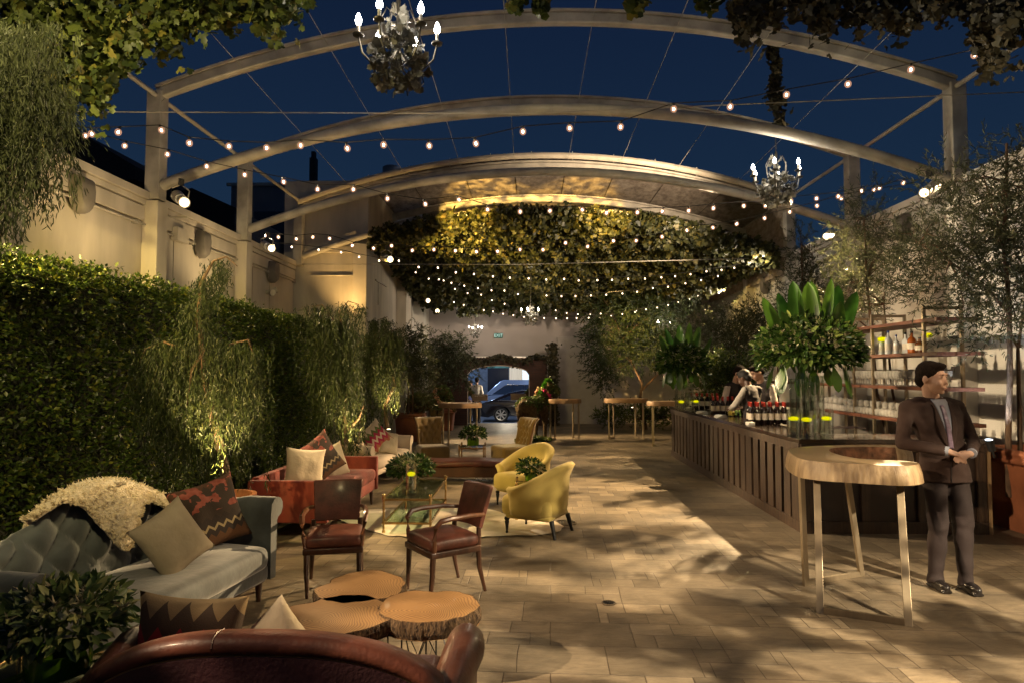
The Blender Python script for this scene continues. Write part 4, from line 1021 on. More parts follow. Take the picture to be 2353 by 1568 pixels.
for (a, c, a1, c1) in ((fl(1851, 1344), fl(1979, 1322), fl(1840, 1086, .93), fl(1945, 1086, .93)), (fl(1884, 1407), fl(2087, 1436), fl(1876, 1094, .93), fl(2066, 1100, .93))):
    b = B(); zz = zt-.144
    e = (c-a).normalized(); pr = V((-e.y, e.x, 0))
    def bar(p0, p1, w, d):        # flat bar with square ends cut level
        b.loft([[p+e*(sx*w)+pr*(sy*d) for sx, sy in ((-1, -1), (1, -1), (1, 1), (-1, 1))] for p in (p0, p1)])
    bar(a, V((a1.x, a1.y, zz)), .026, .014); bar(c, V((c1.x, c1.y, zz)), .026, .014)
    b.loft([[p+pr*(sy*.0138)+V((0, 0, h_)) for sy, h_ in ((-1, .001), (1, .001), (1, .048), (-1, .048))] for p in (a+e*.024, c-e*.024)])
    b.obj('leg_frame', M_bsteel, t, None, bevel=.002)
def high_table(q, w, d, label, seed, rz=0, half=False):
    t = thing('high_table', label, 'high table', (q.x, q.y, 0), rz, 'live-edge high tables at the back of the courtyard')
    ol = outline(w/2, d/2, seed, 40)
    pl = [(cos(a)*x, sin(a)*y*(1 if not half or sin(a) > 0 else .35)) for a, x, y in ol]
    b = B(); slab_from(pl, 1.07, .11, b, .01); b.obj('slab', mat('table_slab', (.22, .12, .055), .45, var=.2, nscale=3, col2=(.36, .22, .11)), t, 50)
    for s in (-1, 1):
        b = B(); uframe(b, (s*w*.40, -d*.22, 0), (s*w*.26, d*.24, 0), .955, .05, .03); b.obj('leg_frame', M_bsteel, t, None)
    return t
high_table(fl(1056, 924, 1.07), .95, .62, 'live-edge high table next to the left topiary horse', 2.2, radians(8))
high_table(fl(1296, 915, 1.07), .92, .6, 'live-edge high table right of the ivy post', 3.3)
high_table(fl(1436, 914, 1.07), 1.12, .62, 'widest of the far high tables, in front of the amber-lit tree', 5.1)
high_table(fl(1528, 920, 1.07), .95, .6, 'live-edge high table partly hidden by the end of the bar', 7.7, radians(10))
# ================================================================== the bar
BX, BY0, BY1, BXR = at(1831, 1004, 7.45).x, 7.40, 14.15, 5.12
M_barw = mat('bar_oak', (.020, .010, .006), .5, var=.35, nscale=9, stretch=(4, 4, .5), bump=.25, bscale=30, col2=(.055, .030, .015))
M_bard = mat('bar_dark', (.022, .012, .008), .5, var=.3, nscale=6)
M_bart = mat('bar_top', (.030, .018, .012), .14, var=.4, nscale=4, coat=.3)
t = thing('bar_counter', 'long dark panelled bar with a polished top running down the right side', 'bar', (0, 0, 0))
D_ = .54
b = B(); b.box(BX+.05, BX+D_-.04, BY0+.05, BY1-.04, 0, .985); b.box(BX+D_-.038, BXR-.05, BY0+.05, BY0+.60, 0, .985); b.obj('body', M_bard, t, None)
b = B()
poly = [(BX, BY0), (BXR, BY0), (BXR, BY0+.66), (BX+D_, BY0+.66), (BX+D_, BY1), (BX, BY1)]
b.prism(poly, .99, 1.04); b.obj('countertop', M_bart, t, None, bevel=.006)
# front: rails and upright slats
b = B(); y = BY0+.05
b.box(BX+.012, BX+.048, BY0+.05, BY1-.04, .90, .987); b.box(BX+.012, BX+.048, BY0+.05, BY1-.04, .0, .12); b.obj('front_rail', M_barw, t, None, bevel=.004)
k = 0; n_sl = 25
for i in range(n_sl):
    y0 = BY0+.06+(BY1-BY0-.14)*i/n_sl; b = B(); w = .185 if i % 6 else .22
    b.box(BX+.018, BX+.046, y0, y0+w, .122, .898); b.obj('slat', M_barw, t, None, bevel=.003)
b = B(); b.box(BX+.03, BXR-.05, BY0+.012, BY0+.048, .90, .985); b.box(BX+.03, BXR-.05, BY0+.012, BY0+.048, 0, .13)
for x in (BX+.05, BX+.68, BX+1.30, BXR-.16): b.box(x, x+.10, BY0+.014, BY0+.047, .132, .898)
b.obj('end_frame', M_barw, t, None, bevel=.004)
b = B(); b.box(BX+.70, BX+1.32, BY0-.012, BY0-.001, .955, .966) if False else b.box(BX+.95, BX+1.35, BY0-.014, BY0+.010, .925, .937); b.obj('handle', M_brass, t, None)
b = B(); b.box(BXR-.045, BXR+.0, BY0+.03, BY0+.60, 0, .985); b.obj('side_panel', mat('bare_pine', (.30, .20, .10), .6, var=.2, nscale=5, stretch=(3, 3, .5)), t, None)

# ---- wine bottles with red caps
M_wine = mat('dark_bottle_glass', (.010, .006, .005), .08, var=0, coat=.5)
M_foil = mat('red_foil', (.34, .03, .02), .35, .3, var=.1)
M_label = mat('paper_label', (.58, .52, .42), .7, var=.12, nscale=60, stretch=(1, 1, 3))
def bottle():
    t = thing('wine_bottle', '', 'bottle', (0, 0, 0))
    b = B(); b.lathe((0, 0, 0), [(.034, 0), (.038, .006), (.038, .175), (.034, .20), (.020, .225), (.0145, .245), (.0145, .262)], 16); b.obj('body', M_wine, t)
    b = B(); b.lathe((0, 0, 0), [(.0155, .248), (.0155, .30), (.0165, .302), (.0165, .312), (.010, .314)], 12); b.obj('foil_cap', M_foil, t)
    b = B(); b.lathe((0, 0, 0), [(.0387, .065), (.0387, .155)], 16, False); b.obj('label', M_label, t)
    return t
bot = bottle(); first = True
def put_bottle(x, y, lab, grp):
    global first
    if first: first = False; o = bot; o.location = (x, y, 1.04)
    else: o = dup(bot, (x, y, 1.04), random.uniform(0, 6))
    o['label'] = lab; o['group'] = grp
def cluster(px0, px1, py, nx, ny, lab, grp, gap=.098):
    a = fl(px0, py, 1.04); c = fl(px1, py, 1.04); n = nx
    for j in range(ny):
        for i in range(n):
            put_bottle(a.x+(c.x-a.x)*i/(n-1)+.02*j+random.uniform(-.006, .006), a.y+j*.10+random.uniform(-.01, .01), lab, grp)
cluster(1726, 1803, 973, 6, 3, 'dark wine bottle with red cap in the cluster nearest the tall glass vases', 'nearest cluster of wine bottles')
cluster(1638, 1706, 951, 7, 2, 'dark wine bottle with red cap in the middle cluster behind the fruit box', 'middle cluster of wine bottles')
cluster(1590, 1648, 938, 6, 3, 'dark wine bottle with red cap in the farthest cluster on the bar', 'farthest cluster of wine bottles')
b = B(); q = fl(1735, 977, 1.04); b.rbox(q.x-.10, q.x+.0, q.y+.0, q.y+.12, 1.041, 1.09, .01); 
tag(b.obj('napkin_stack', M_white), 'white napkin stack tucked against the nearest wine bottles', 'napkins')
for px, py, lab in ((1655, 958, 'folded white napkins in front of the middle wine bottles'), (1612, 949, 'folded pale napkins in front of the farthest wine bottles'), (1583, 940, 'small pale napkin heap at the far end of the bar')):
    q = fl(px, py, 1.04); b = B()
    for k in range(4): b.rbox(-.09+.01*k, .09-.008*k, -.07, .07, .0+.012*k, .011+.012*k, .004, R2(.3*k))
    o = b.obj('napkin_stack', M_white); o.location = q; tag(o, lab, 'napkins')
q = fl(1687, 955, 1.041)
t = thing('fruit_box', 'clear box of lemons and limes at the front of the bar', 'container', q)
b = B(); b.rbox(-.11, .11, -.07, .07, 0, .11, .015); b.obj('box', M_glass, t)
b = B()
for k in range(22): b.ell((runi(1, -.085, .0)[0], runi(1, -.05, .05)[0], runi(1, .02, .08)[0]), .018, u=8, v=6)
b.obj('lemon_slices', mat('lemon', (.55, .42, .05), .5), t)
b = B()
for k in range(22): b.ell((runi(1, .01, .09)[0], runi(1, -.05, .05)[0], runi(1, .02, .09)[0]), .018, u=8, v=6)
b.obj('lime_slices', mat('lime', (.16, .30, .03), .5), t)
b = B(); q = fl(1945, 985, 1.04)
def cloth(u, v): return V((-.22+.44*u, -.06+.12*v, .01+.05*abs(noise.noise(V((u*5, v*4, 3))))*sin(pi*u)+.02*sin(pi*v)))
b.grid(cloth, 24, 10); o = b.obj('bar_cloth', mat('dark_cloth', (.05, .03, .03), .9, var=.2), None, 180); o.location = q; tag(o, 'crumpled dark cloth on the near end of the bar', 'cloth')

# ---- cylinder vases with floating yellow candles
def cyl_vase(q, r, h, label, water=True, candle=True, grp=None):
    t = thing('candle_vase' if candle else 'glass_cylinder', label, 'vase', q, 0, grp)
    b = B(); b.lathe((0, 0, 0), [(r, 0), (r, h)], 24, False); b.lathe((0, 0, 0), [(.001, .004), (r, .004)], 24, False); b.lathe((0, 0, 0), [(r-.004, .008), (r-.004, h)], 24, False)
    b.lathe((0, 0, 0), [(r+.001, h-.004), (r+.001, h), (r-.005, h), (r-.005, h-.004)], 24, False); b.obj('glass', M_glass, t)
    if water:
        b = B(); b.lathe((0, 0, 0), [(.001, h*.62), (r-.005, h*.62)], 24, False); b.lathe((0, 0, 0), [(r-.006, .01), (r-.006, h*.62)], 24, False); b.obj('water', glassmat('water', (.93, .97, .93), .16), t)
    if candle:
        b = B(); b.lathe((0, 0, h*.60), [(.001, -.012), (r*.55, -.010), (r*.72, .0), (r*.78, .016), (r*.62, .028), (r*.2, .036), (.001, .037)], 18); b.obj('candle', M_candle, t)
    return t
def tall_q(px, py, y): p_ = at(px, py, y); return V((p_.x, p_.y, 1.04))
for px, yy, lab in ((1823, 7.95, 'leftmost of the three candle vases under the big bouquet'), (1853, 7.78, 'middle of the three candle vases under the big bouquet'), (1899, 7.98, 'rightmost of the three candle vases under the big bouquet')):
    cyl_vase(tall_q(px, 990, yy), .078, .30, lab, grp='candle vases under the big bouquet')
GX, GY = at(1862, 990, 8.2).x, 8.25
for dx, dy, h, w_ in ((-.14, .0, .66, 'left'), (.13, .05, .70, 'right'), (.0, .16, .74, 'rear'), (.02, -.04, .62, 'front')):
    cyl_vase(V((GX+dx, GY+dy, 1.04)), .085, h, w_+'most of the tall glass cylinders holding up the big bouquet' if w_ != 'rear' else 'rear one of the tall glass cylinders holding up the big bouquet', True, False, 'tall glass cylinders under the big bouquet')
FX, FYy = at(1572, 930, 12.6).x, 12.7
for dx, dy, h in ((-.07, 0, .50), (.12, .03, .52)):
    cyl_vase(V((FX+dx, FYy+dy, 1.04)), .085, h, 'tall clear glass cylinder holding up the far bouquet', True, False, 'tall glass cylinders under the far bouquet')
cyl_vase(V((FX-.10, FYy-.28, 1.04)), .07, .28, 'candle vase standing before the far bouquet, left of the bottles', grp='candle vases under the far bouquet')
cyl_vase(V((FX+.22, FYy-.10, 1.04)), .07, .28, 'candle vase half hidden by the farthest wine bottles', grp='candle vases under the far bouquet')

# ---- shelves behind the bar
SXf, SXb = 4.90, 5.42
t = thing('bar_shelves', 'tall open steel shelving with thick wooden boards behind the bar', 'shelving', (0, 0, 0))
py_ = [8.27, 9.5, 10.05, 11.3, 11.9, 13.1]
for y in py_:
    for x in (SXf+.03, SXb-.03):
        b = B(); b.box(x-.018, x+.018, y-.018, y+.018, 0, 2.60); b.obj('post', M_bsteel, t, None)
    b = B(); b.box(SXf+.049, SXb-.049, y-.016, y+.016, 2.56, 2.598); b.obj('cross_bar', M_bsteel, t, None)
SZ = [1.17, 1.60, 2.03, 2.44]
M_board = mat('shelf_board', (.15, .055, .03), .5, var=.3, nscale=8, stretch=(4, .6, 4))
for z in SZ:
    for (y0, y1) in ((7.95, 9.78), (9.80, 11.6), (11.62, 13.4)):
        b = B(); b.box(SXf-.015, SXb+.02, y0, y1, z-.045, z); b.obj('shelf', M_board, t, None, bevel=.004)
# glasses
M_gl = bpy.data.materials.new('stemware'); n_g, l_g, p_g = nodes_of(M_gl); p_g.inputs['Base Color'].default_value = (.70, .67, .60, 1); p_g.inputs['Roughness'].default_value = .12; p_g.inputs['Coat Weight'].default_value = 1
tg_ = n_g.new('ShaderNodeBsdfTransparent'); mg_ = n_g.new('ShaderNodeMixShader'); mg_.inputs[0].default_value = .42; l_g.new(tg_.outputs[0], mg_.inputs[1]); l_g.new(p_g.outputs[0], mg_.inputs[2]); l_g.new(mg_.outputs[0], n_g['Material Output'].inputs[0])
def wine_glass(kind):
    b = B()
    if kind: b.lathe((0, 0, 0), [(.032, 0), (.004, .008), (.004, .08), (.026, .10), (.036, .14), (.033, .20)], 8, False)
    else: b.lathe((0, 0, 0), [(.026, 0), (.035, .02), (.038, .05), (.034, .095)], 8, True)
    return b.mesh('glass')
g1, g0 = wine_glass(1), wine_glass(0)
for g in (g1, g0): g.materials.append(M_gl); g.shade_smooth()
def glassrow(me, z, ys, xs, lab, grp):
    for y in ys:
        for x in xs:
            o = bpy.data.objects.new('drinking_glass', me); COL.objects.link(o); o.location = (x+random.uniform(-.004, .004), y+random.uniform(-.005, .005), z); tag(o, lab, 'glass', grp)
glassrow(g1, SZ[1]+.001, np.arange(8.12, 11.8, .078), (SXf+.05, SXf+.14, SXf+.23), 'stemmed glass in the packed rows on the shelf level with the suited man’s face'.replace('’', "'"), 'stemmed glasses on the middle shelf')
glassrow(g0, SZ[0]+.098, np.arange(8.34, 11.9, .165), (SXf+.09, SXf+.19), 'tumbler stacked on top of the rows on the lowest visible shelf', 'stacked tumblers on the low shelf')
glassrow(g0, SZ[0]+.001, np.arange(8.3, 11.9, .082), (SXf+.05, SXf+.14, SXf+.23), 'tumbler in the packed rows on the lowest visible shelf behind the bar', 'tumblers on the low shelf')
# bottles and candle glasses on the upper board
def spirit(px, h, r, m_, label, capm, sq=False):
    d = ray(px, 810); k = (SXf+.14)/d.x; q = V((SXf+.14, d.y*k, SZ[2]+.001))
    t = thing('spirit_bottle', label, 'bottle', q)
    b = B(); b.lathe((0, 0, 0), [(r, 0), (r, h*.58), (r*.8, h*.66), (r*.33, h*.74), (r*.30, h*.93)], 4 if sq else 14); b.obj('body', m_, t)
    b = B(); b.lathe((0, 0, 0), [(r*.36, h*.90), (r*.36, h)], 10); b.obj('cap', capm, t)
    b = B(); b.lathe((0, 0, 0), [(r*1.02, h*.18), (r*1.02, h*.46)], 4 if sq else 14, False); b.obj('label', M_label, t)
M_blue2 = mat('blue_cap', (.03, .06, .25), .3); M_amber = mat('amber_spirit', (.28, .07, .01), .1, coat=.5); M_clear = mat('frosted_bottle', (.50, .52, .52), .25, var=.05)
spirit(2025, .27, .038, M_clear, 'pale squat bottle beside the left candle glass on the upper shelf', M_white)
spirit(2041, .33, .045, M_clear, 'tall frosted bottle with a blue cap on the upper shelf', M_blue2)
spirit(2059, .26, .036, M_clear, 'clear bottle between the frosted and dark bottles on the upper shelf', M_blue2)
spirit(2080, .28, .045, M_clear, 'square clear bottle with a dark cap on the upper shelf', M_black, True)
spirit(2095, .29, .055, M_amber, 'big amber bottle beside the post on the upper shelf', M_black)
spirit(2113, .20, .055, mat('dark_liqueur', (.09, .03, .01), .15, coat=.5), 'squat dark bottle right of the amber one on the upper shelf', M_black)
for px, lab in ((2027, 'yellow candle in a tall glass left of the frosted bottle on the upper shelf'), (2130, 'yellow candle in a tall glass at the right end of the bottles'), (1968, 'yellow candle in a glass peeping out behind the big bouquet')):
    d = ray(px, 810); k = (SXf+(.10 if px > 2000 else .1))/d.x
    q = V((d.x*k, d.y*k, SZ[2]+.001))
    t = thing('candle_glass', lab, 'candle', q)
    b = B(); b.lathe((0, 0, 0), [(.055, 0), (.055, .24)], 18, False); b.obj('glass', M_glass, t)
    b = B(); b.lathe((0, 0, .20), [(.001, -.02), (.05, -.016), (.053, 0), (.062, .02), (.045, .04), (.001, .045)], 14); b.obj('candle', M_candle, t)
# candle cylinder on the glass coffee table
q = at(944, 1150, 7.62)
cyl_vase(V((q.x, 7.62, .395)), .062, .33, 'glass cylinder with a floating yellow candle on the long glass table')

# big terracotta planter with its little spotlight at the right
def planter(q, w, h, label, rz=0, grp='terracotta planters'):
    t = thing('planter', label, 'planter', q, rz, grp)
    b = B(); M45 = Matrix.Rotation(pi/4, 4, 'Z'); r = w/sqrt(2)
    prof = [(r*.80, 0), (r*.93, h*.80), (r*.93, h*.82), (r*1.04, h*.84), (r*1.07, h*.88), (r*1.02, h*.91), (r*1.06, h*.96), (r*1.0, h), (r*.86, h), (r*.84, h*.9)]
    b.lathe((0, 0, 0), prof, 4, False); bmesh.ops.transform(b.bm, matrix=M45, verts=b.bm.verts[:]); b.obj('pot', M_terra, t, 30, bevel=.012)
    b = B(); b.box(-w*.44, w*.44, -w*.44, w*.44, h*.8, h*.91); b.obj('soil', M_soil, t, None)
    return t
PQ = V((5.62, 7.55, 0))
planter(PQ+V((.25, 0, 0)), 1.0, .92, 'large terracotta planter behind the suited man at the right edge')
t = thing('garden_spotlight', 'small black spotlight on the rim of the right-hand terracotta planter', 'spotlight', at(2279, 1022, 7.25))
b = B(); b.cyl((0, 0, -.06), (-.03, 0, .06), .035, .042, 14); b.obj('housing', M_black, t)
b = B(); b.ell((-.031, 0, .062), (.037, .037, .008)); b.obj('lens', emat('cool_lens', (.75, .88, 1), 6), t)
b = B(); b.cyl((0, 0, -.06), (.02, 0, -.13), .01); b.obj('stake', M_black, t)
spot('garden_spot_light', at(2279, 1012, 7.4), (6.2, 8.6, 4.2), 60, (.78, .88, 1), 80, .8, .03)
# ================================================================== planting
def in_poly(px, py, poly):
    c = np.zeros(len(px), bool); n = len(poly)
    for i in range(n):
        x0, y0 = poly[i-1]; x1, y1 = poly[i]
        k = ((y0 > py) != (y1 > py)) & (px < (x1-x0)*(py-y0)/((y1-y0) if y1 != y0 else 1e-9)+x0); c ^= k
    return c
CRn = np.array(CR)
def at_np(px, py, y):
    d = np.stack([(px-1176)/FD, -(py-784)/FD, -np.ones_like(px)], 1) @ CRn.T
    t = y/d[:, 1]; return np.stack([d[:, 0]*t, np.ones_like(px)*y, EYE+d[:, 2]*t], 1)
def scatter(poly, n, y, dy):
    xs = [p[0] for p in poly]; ys = [p[1] for p in poly]; P = []
    while len(P) < n:
        a = runi(n*2, min(xs), max(xs)); b_ = runi(n*2, min(ys), max(ys)); k = in_poly(a, b_, poly)
        P += list(zip(a[k], b_[k]))
    P = np.array(P[:n]); return at_np(P[:, 0], P[:, 1], y+RNG.normal(size=n)*dy)
def nz(P, s, o=0.0): return np.array([noise.noise(V((p[0]*s+o, p[1]*s, p[2]*s))) for p in P])

# ---- clipped hedge along the left wall
HX, HZ, HY0, HY1 = -4.30, at(0, 578, 5.2).z, 1.5, 13.9
d_ = ray(0, 578); HZ = EYE+d_.z*(HX/d_.x)
t = thing('hedge', 'tall clipped green hedge running along the left wall', 'hedge')
b = B(); b.box(WLx+.30, HX-.16, HY0, HY1-.1, 0, HZ-.13); b.obj('inner_shade_box', mat('hedge_shadow', (.008, .010, .004), 1, var=.3, nscale=12, bump=1, bscale=20), t, None)  # near-black box standing in for the shade inside the hedge
n_ = 62000
y = HY0+(HY1-HY0)*RNG.random(n_)**1.25; z = runi(n_, .0, HZ)
P = np.stack([np.full(n_, HX), y, z], 1)
q = nz(P[::1], 1.7); q2 = np.array([noise.noise(V((p[1]*5, p[2]*5, 3.3))) for p in P])
P[:, 0] += .10*q+.07*q2-.05-np.abs(RNG.normal(size=n_))*.05
D = rnd(n_, .7)+[.9, 0, .25]; N = rnd(n_, .5)+[.9, 0, .9]
n2_ = 20000
P2 = np.stack([runi(n2_, WLx+.25, HX+.04), HY0+(HY1-HY0)*RNG.random(n2_)**1.3, np.full(n2_, HZ)], 1)
P2[:, 2] += .07*nz(P2, 2.2, 5)+RNG.normal(size=n2_)*.035
sel = RNG.random(n2_) < .05; P2[sel, 2] += RNG.random(sel.sum())*.10
n3_ = 2600
P3 = np.stack([runi(n3_, WLx+.25, HX), np.full(n3_, HY1)+RNG.normal(size=n3_)*.05, runi(n3_, 0, HZ)], 1)
leaves('foliage', np.concatenate([P, P2, P3]), np.concatenate([D, rnd(n2_, .8)+[.1, 0, .7], rnd(n3_, .8)+[0, .8, .2]]), np.concatenate([N, rnd(n2_, .6)+[.3, 0, 1], rnd(n3_)+[0, 1, .5]]), .052, .030, M_leaf_d, t, 'leaf')
spot('wall_wash_light', (-5.1, 4.3, 4.1), (-4.7, 6.3, 2.7), 850, (1, .72, .22), 90, .9, .06)
spot('ivy_light', (-5.0, 3.2, 4.0), (-2.6, 6.0, 5.0), 300, (1, .80, .36), 70, .9, .06)
spot('ivy_light', (5.6, 3.2, 4.3), (3.9, 6.0, 5.4), 90, (1, .85, .62), 70, .9, .06)
spot('hedge_light', (-1.2, .6, 4.6), (-4.4, 5.6, 2.3), 620, (1, .78, .36), 70, .9, .1, gobo=2.2, gs=6, lo=.4, hi=.58, floor=.5)
spot('wall_wash_light', (-5.0, 12.0, 4.0), (-4.75, 11.2, 2.6), 60, (1, .72, .26), 80, .9, .06)
spot('uplight', (INX-.50, 15.1, 2.75), (INX-.25, 15.7, 5.5), 95, (1, .60, .20), 95, .9, .05)
spot('uplight', (-4.6, 8.0, 2.95), (-5.6, 8.4, 4.6), 45, (1, .72, .36), 120, 1, .1)
spot('uplight', (-4.6, 11.0, 2.95), (-5.6, 11.4, 4.6), 45, (1, .72, .36), 120, 1, .1)
spot('uplight', (-4.9, 5.2, 2.95), (-5.6, 5.6, 4.6), 40, (1, .72, .36), 130, 1, .1)

# ---- weeping trees
def strands(anchors, y, dy, step=.02, sway=.05):
    P = []; D = []
    for (px, py, sp, pb, n, vb) in anchors:
        for _ in range(n):
            a = at(px+random.gauss(0, sp), py+random.gauss(0, sp*.35), y+random.gauss(0, dy)); e = at(px, pb+random.uniform(-vb, vb*.35), y)
            L = max(.08, (a.z-e.z)*(1 if random.random() < .35 else random.uniform(.35, .95))); ph = random.uniform(0, 6); sx, sy = random.gauss(0, sway), random.gauss(0, sway); n_ = int(L/step)
            k = np.arange(n_)/max(1, n_)
            x = a.x+sx*k+.02*np.sin(ph+k*L*6); yy = a.y+sy*k+.02*np.cos(ph+k*L*5); z_ = a.z-L*k
            P.append(np.stack([x, yy, z_], 1)); D.append(np.stack([sx/L+.12*np.cos(ph+k*L*6), sy/L+np.zeros(n_), -np.ones(n_)], 1))
    P = np.concatenate(P); D = np.concatenate(D); return P, D
def weeping(name, label, base, trunk, anchors, y, dy, pot=None, L=.055, Wd=.009, mt=None, step=.016, sway=.06, cat='tree', grp=None):
    t = thing(name, label, cat, base, 0, grp)
    if trunk:
        b = B()
        for pts, rs in trunk: b.tube([V(p)-V(base) for p in pts], rs, 8)
        b.obj('trunk', mat('tree_bark', (.10, .06, .035), .9, var=.4, nscale=20, bump=.8, bscale=60, stretch=(1, 1, .3)), t, 80)
    P, D = strands(anchors, y, dy, step, sway); n = len(P)
    leaves('crown', P-np.array(base)+rnd(n, .012), D+rnd(n, .35), rnd(n)+[0, -.6, 0], L, Wd, mt or M_leaf_weep, t, 'long', .4)
    return t
yb = 6.6
bt_ = fl(500, 1150, .2)
W1 = V((-2.98, yb, 0))
tr = [([W1+V((0, 0, .35)), at(500, 1000, yb), at(470, 860, yb), at(455, 740, yb), at(462, 650, yb), at(490, 600, yb), at(520, 590, yb), at(545, 612, yb)], [.05, .045, .04, .03, .02, .012, .008, .005]),
      ([at(470, 860, yb), at(420, 800, yb), at(375, 785, yb), at(335, 800, yb), at(318, 840, yb)], [.02, .015, .01, .008, .005]),
      ([at(480, 900, yb), at(530, 790, yb), at(570, 780, yb), at(585, 820, yb)], [.02, .014, .01, .006]),
      ([at(470, 800, yb-.1), at(440, 850, yb-.25), at(430, 930, yb-.3)], [.015, .01, .006])]
weeping('weeping_tree', 'tall weeping tree with a bent tip in a pot behind the blue sofa', W1, tr,
        [(500, 600, 14, 690, 26, 50), (470, 640, 16, 800, 40, 80), (450, 700, 16, 920, 40, 90), (375, 790, 30, 1060, 90, 120), (330, 810, 10, 980, 25, 60), (420, 800, 20, 1080, 60, 120), (470, 780, 26, 1100, 70, 120), (530, 790, 26, 1090, 90, 120), (575, 800, 14, 1090, 40, 140), (520, 620, 12, 680, 12, 30)], yb, .13)
def round_pot(q, r, h, label):
    t = thing('plant_pot', label, 'plant pot', q); b = B()
    b.lathe((0, 0, 0), [(r*.68, 0), (r*.9, h*.75), (r*.9, h*.8), (r*1.05, h*.82), (r*1.05, h), (r*.9, h), (r*.88, h*.85)], 24, False); b.obj('pot', M_terra, t)
    b = B(); b.lathe((0, 0, h*.88), [(.001, 0), (r*.88, 0)], 20, False); b.obj('soil', M_soil, t); return t
round_pot(V((-2.90, 6.25, 0)), .26, .62, 'round terracotta pot just behind the far arm of the blue sofa')
def uplamp(q, aim, w, label, ang=70, col=(1, .66, .28)):
    t = thing('garden_uplight', label, 'spotlight', q); b = B(); b.cyl((0, 0, -.12), (0, 0, 0), .03, .04, 12); b.obj('housing', M_black, t)
    b = B(); b.ell((0, 0, .004), (.035, .035, .008)); b.obj('lens', M_lens, t)
    spot('uplight_lamp', V(q)+V((0, 0, .03)), aim, w, col, ang, .8, .03)
uplamp(at(492, 1120, 6.1), at(505, 900, 6.55), 230, 'amber uplight at the foot of the weeping tree behind the blue sofa')
y2 = 9.6
tr = [([V((-2.85, y2, 0)), at(790, 1000, y2), at(800, 880, y2), at(785, 780, y2), at(780, 715, y2), at(800, 692, y2), at(825, 700, y2)], [.045, .04, .035, .025, .014, .008, .005]),
      ([at(800, 985, y2-.1), at(825, 960, y2-.2), at(835, 930, y2-.2)], [.02, .014, .008]), ([at(785, 760, y2), at(740, 700, y2), at(715, 705, y2)], [.015, .01, .005])]
weeping('weeping_tree', 'weeping tree glowing with an uplight behind the red sofa', V((-2.85, y2, 0)), tr,
        [(795, 700, 12, 820, 26, 60), (825, 702, 8, 760, 14, 40), (730, 705, 16, 900, 40, 150), (770, 740, 18, 1040, 80, 110), (800, 760, 16, 1050, 80, 90), (745, 760, 18, 1020, 60, 140), (815, 800, 10, 1050, 30, 80)], y2, .14, L=.06, Wd=.011)
uplamp(at(805, 1075, y2-.5), at(795, 850, y2), 200, 'amber uplight at the foot of the weeping tree behind the red sofa', 55)
y3 = 12.3
tr = [([V((-2.66, y3, 0)), at(890, 980, y3), at(884, 930, y3), at(905, 885, y3), at(905, 840, y3), at(880, 800, y3), at(862, 770, y3), at(868, 735, y3), at(890, 728, y3)], [.05, .045, .04, .035, .03, .022, .015, .01, .006]),
      ([at(905, 870, y3), at(885, 820, y3), at(900, 760, y3), at(915, 755, y3)], [.02, .016, .01, .005])]
weeping('weeping_tree', 'weeping tree with an S-shaped bare trunk beside the cream settee', V((-2.66, y3, 0)), tr,
        [(862, 735, 10, 900, 45, 130), (845, 770, 10, 1000, 45, 120), (890, 735, 8, 800, 20, 40), (905, 760, 10, 930, 45, 110), (875, 780, 14, 1000, 50, 110), (917, 780, 6, 960, 22, 60)], y3, .16, L=.06, Wd=.012)
uplamp(at(893, 985, y3-.5), at(900, 860, y3), 200, 'amber uplight lighting the S-shaped trunk', 60)
y4 = 4.3
weeping('weeping_tree', 'drooping feathery branches hanging in at the upper left corner', at(-60, 400, y4), None,
        [(20, 60, 26, 560, 60, 120), (70, 120, 26, 480, 60, 140), (125, 200, 16, 470, 44, 90), (150, 230, 9, 380, 20, 60), (-10, 100, 20, 600, 34, 60), (100, 60, 30, 330, 40, 100), (45, 250, 22, 545, 40, 80)], y4, .16, L=.05, Wd=.008, mt=leafmat('feathery_leaf', (.022, .032, .012), (.085, .105, .04), .5, .25, (.12, .14, .06)), sway=.10)

# ---- ivy on the near arch, upper left and upper right
def ivy(label, polys, y, dy, n, L, mt, dn=(0, -.4, -.6), cat='ivy', name='hanging_ivy', stems=()):
    P = np.concatenate([scatter(p, int(n*w), y, dy) for p, w in polys]); k = len(P)
    if k > 200:
        c_ = np.array([noise.noise(V((q[0]*7, q[1]*3, 1))) for q in P]); dr = (c_ > .18)*RNG.exponential(.10, k)*np.minimum(1, np.abs(c_)*3); P[:, 2] -= dr
    o = leaves(name, P, rnd(k, .7)+list(dn), rnd(k, .6)+[0, -1.0, .25], L, L*.95, mt, None, 'ivy', .45)
    tag(o, label, cat)
    if stems:
        b = B()
        for s in stems: b.tube([at(px, py, y) for px, py in s], .004, 4)
        b.obj('stems', mat('ivy_stem', (.07, .045, .025), .9), o)
    return o
ivy('yellow-green ivy bunched along the near arch at the upper left', [
    ([(-30, -40), (740, -40), (700, 12), (640, 40), (560, 40), (500, 62), (430, 60), (400, 108), (330, 112), (300, 160), (262, 178), (232, 214), (205, 240), (180, 205), (120, 225), (60, 205), (-30, 260)], .80),
    ([(150, 130), (320, 120), (240, 225), (165, 215)], .06), ([(585, 20), (650, 10), (645, 60), (600, 82)], .04), ([(-30, 180), (190, 180), (150, 270), (-30, 330)], .10)], 5.9, .22, 7600, .068, M_leaf_ivy,
    stems=[[(600, 0), (612, 40), (600, 80)], [(300, 60), (290, 120), (302, 160)], [(640, 5), (625, 30), (640, 60)], [(230, 150), (222, 190), (215, 230)]])
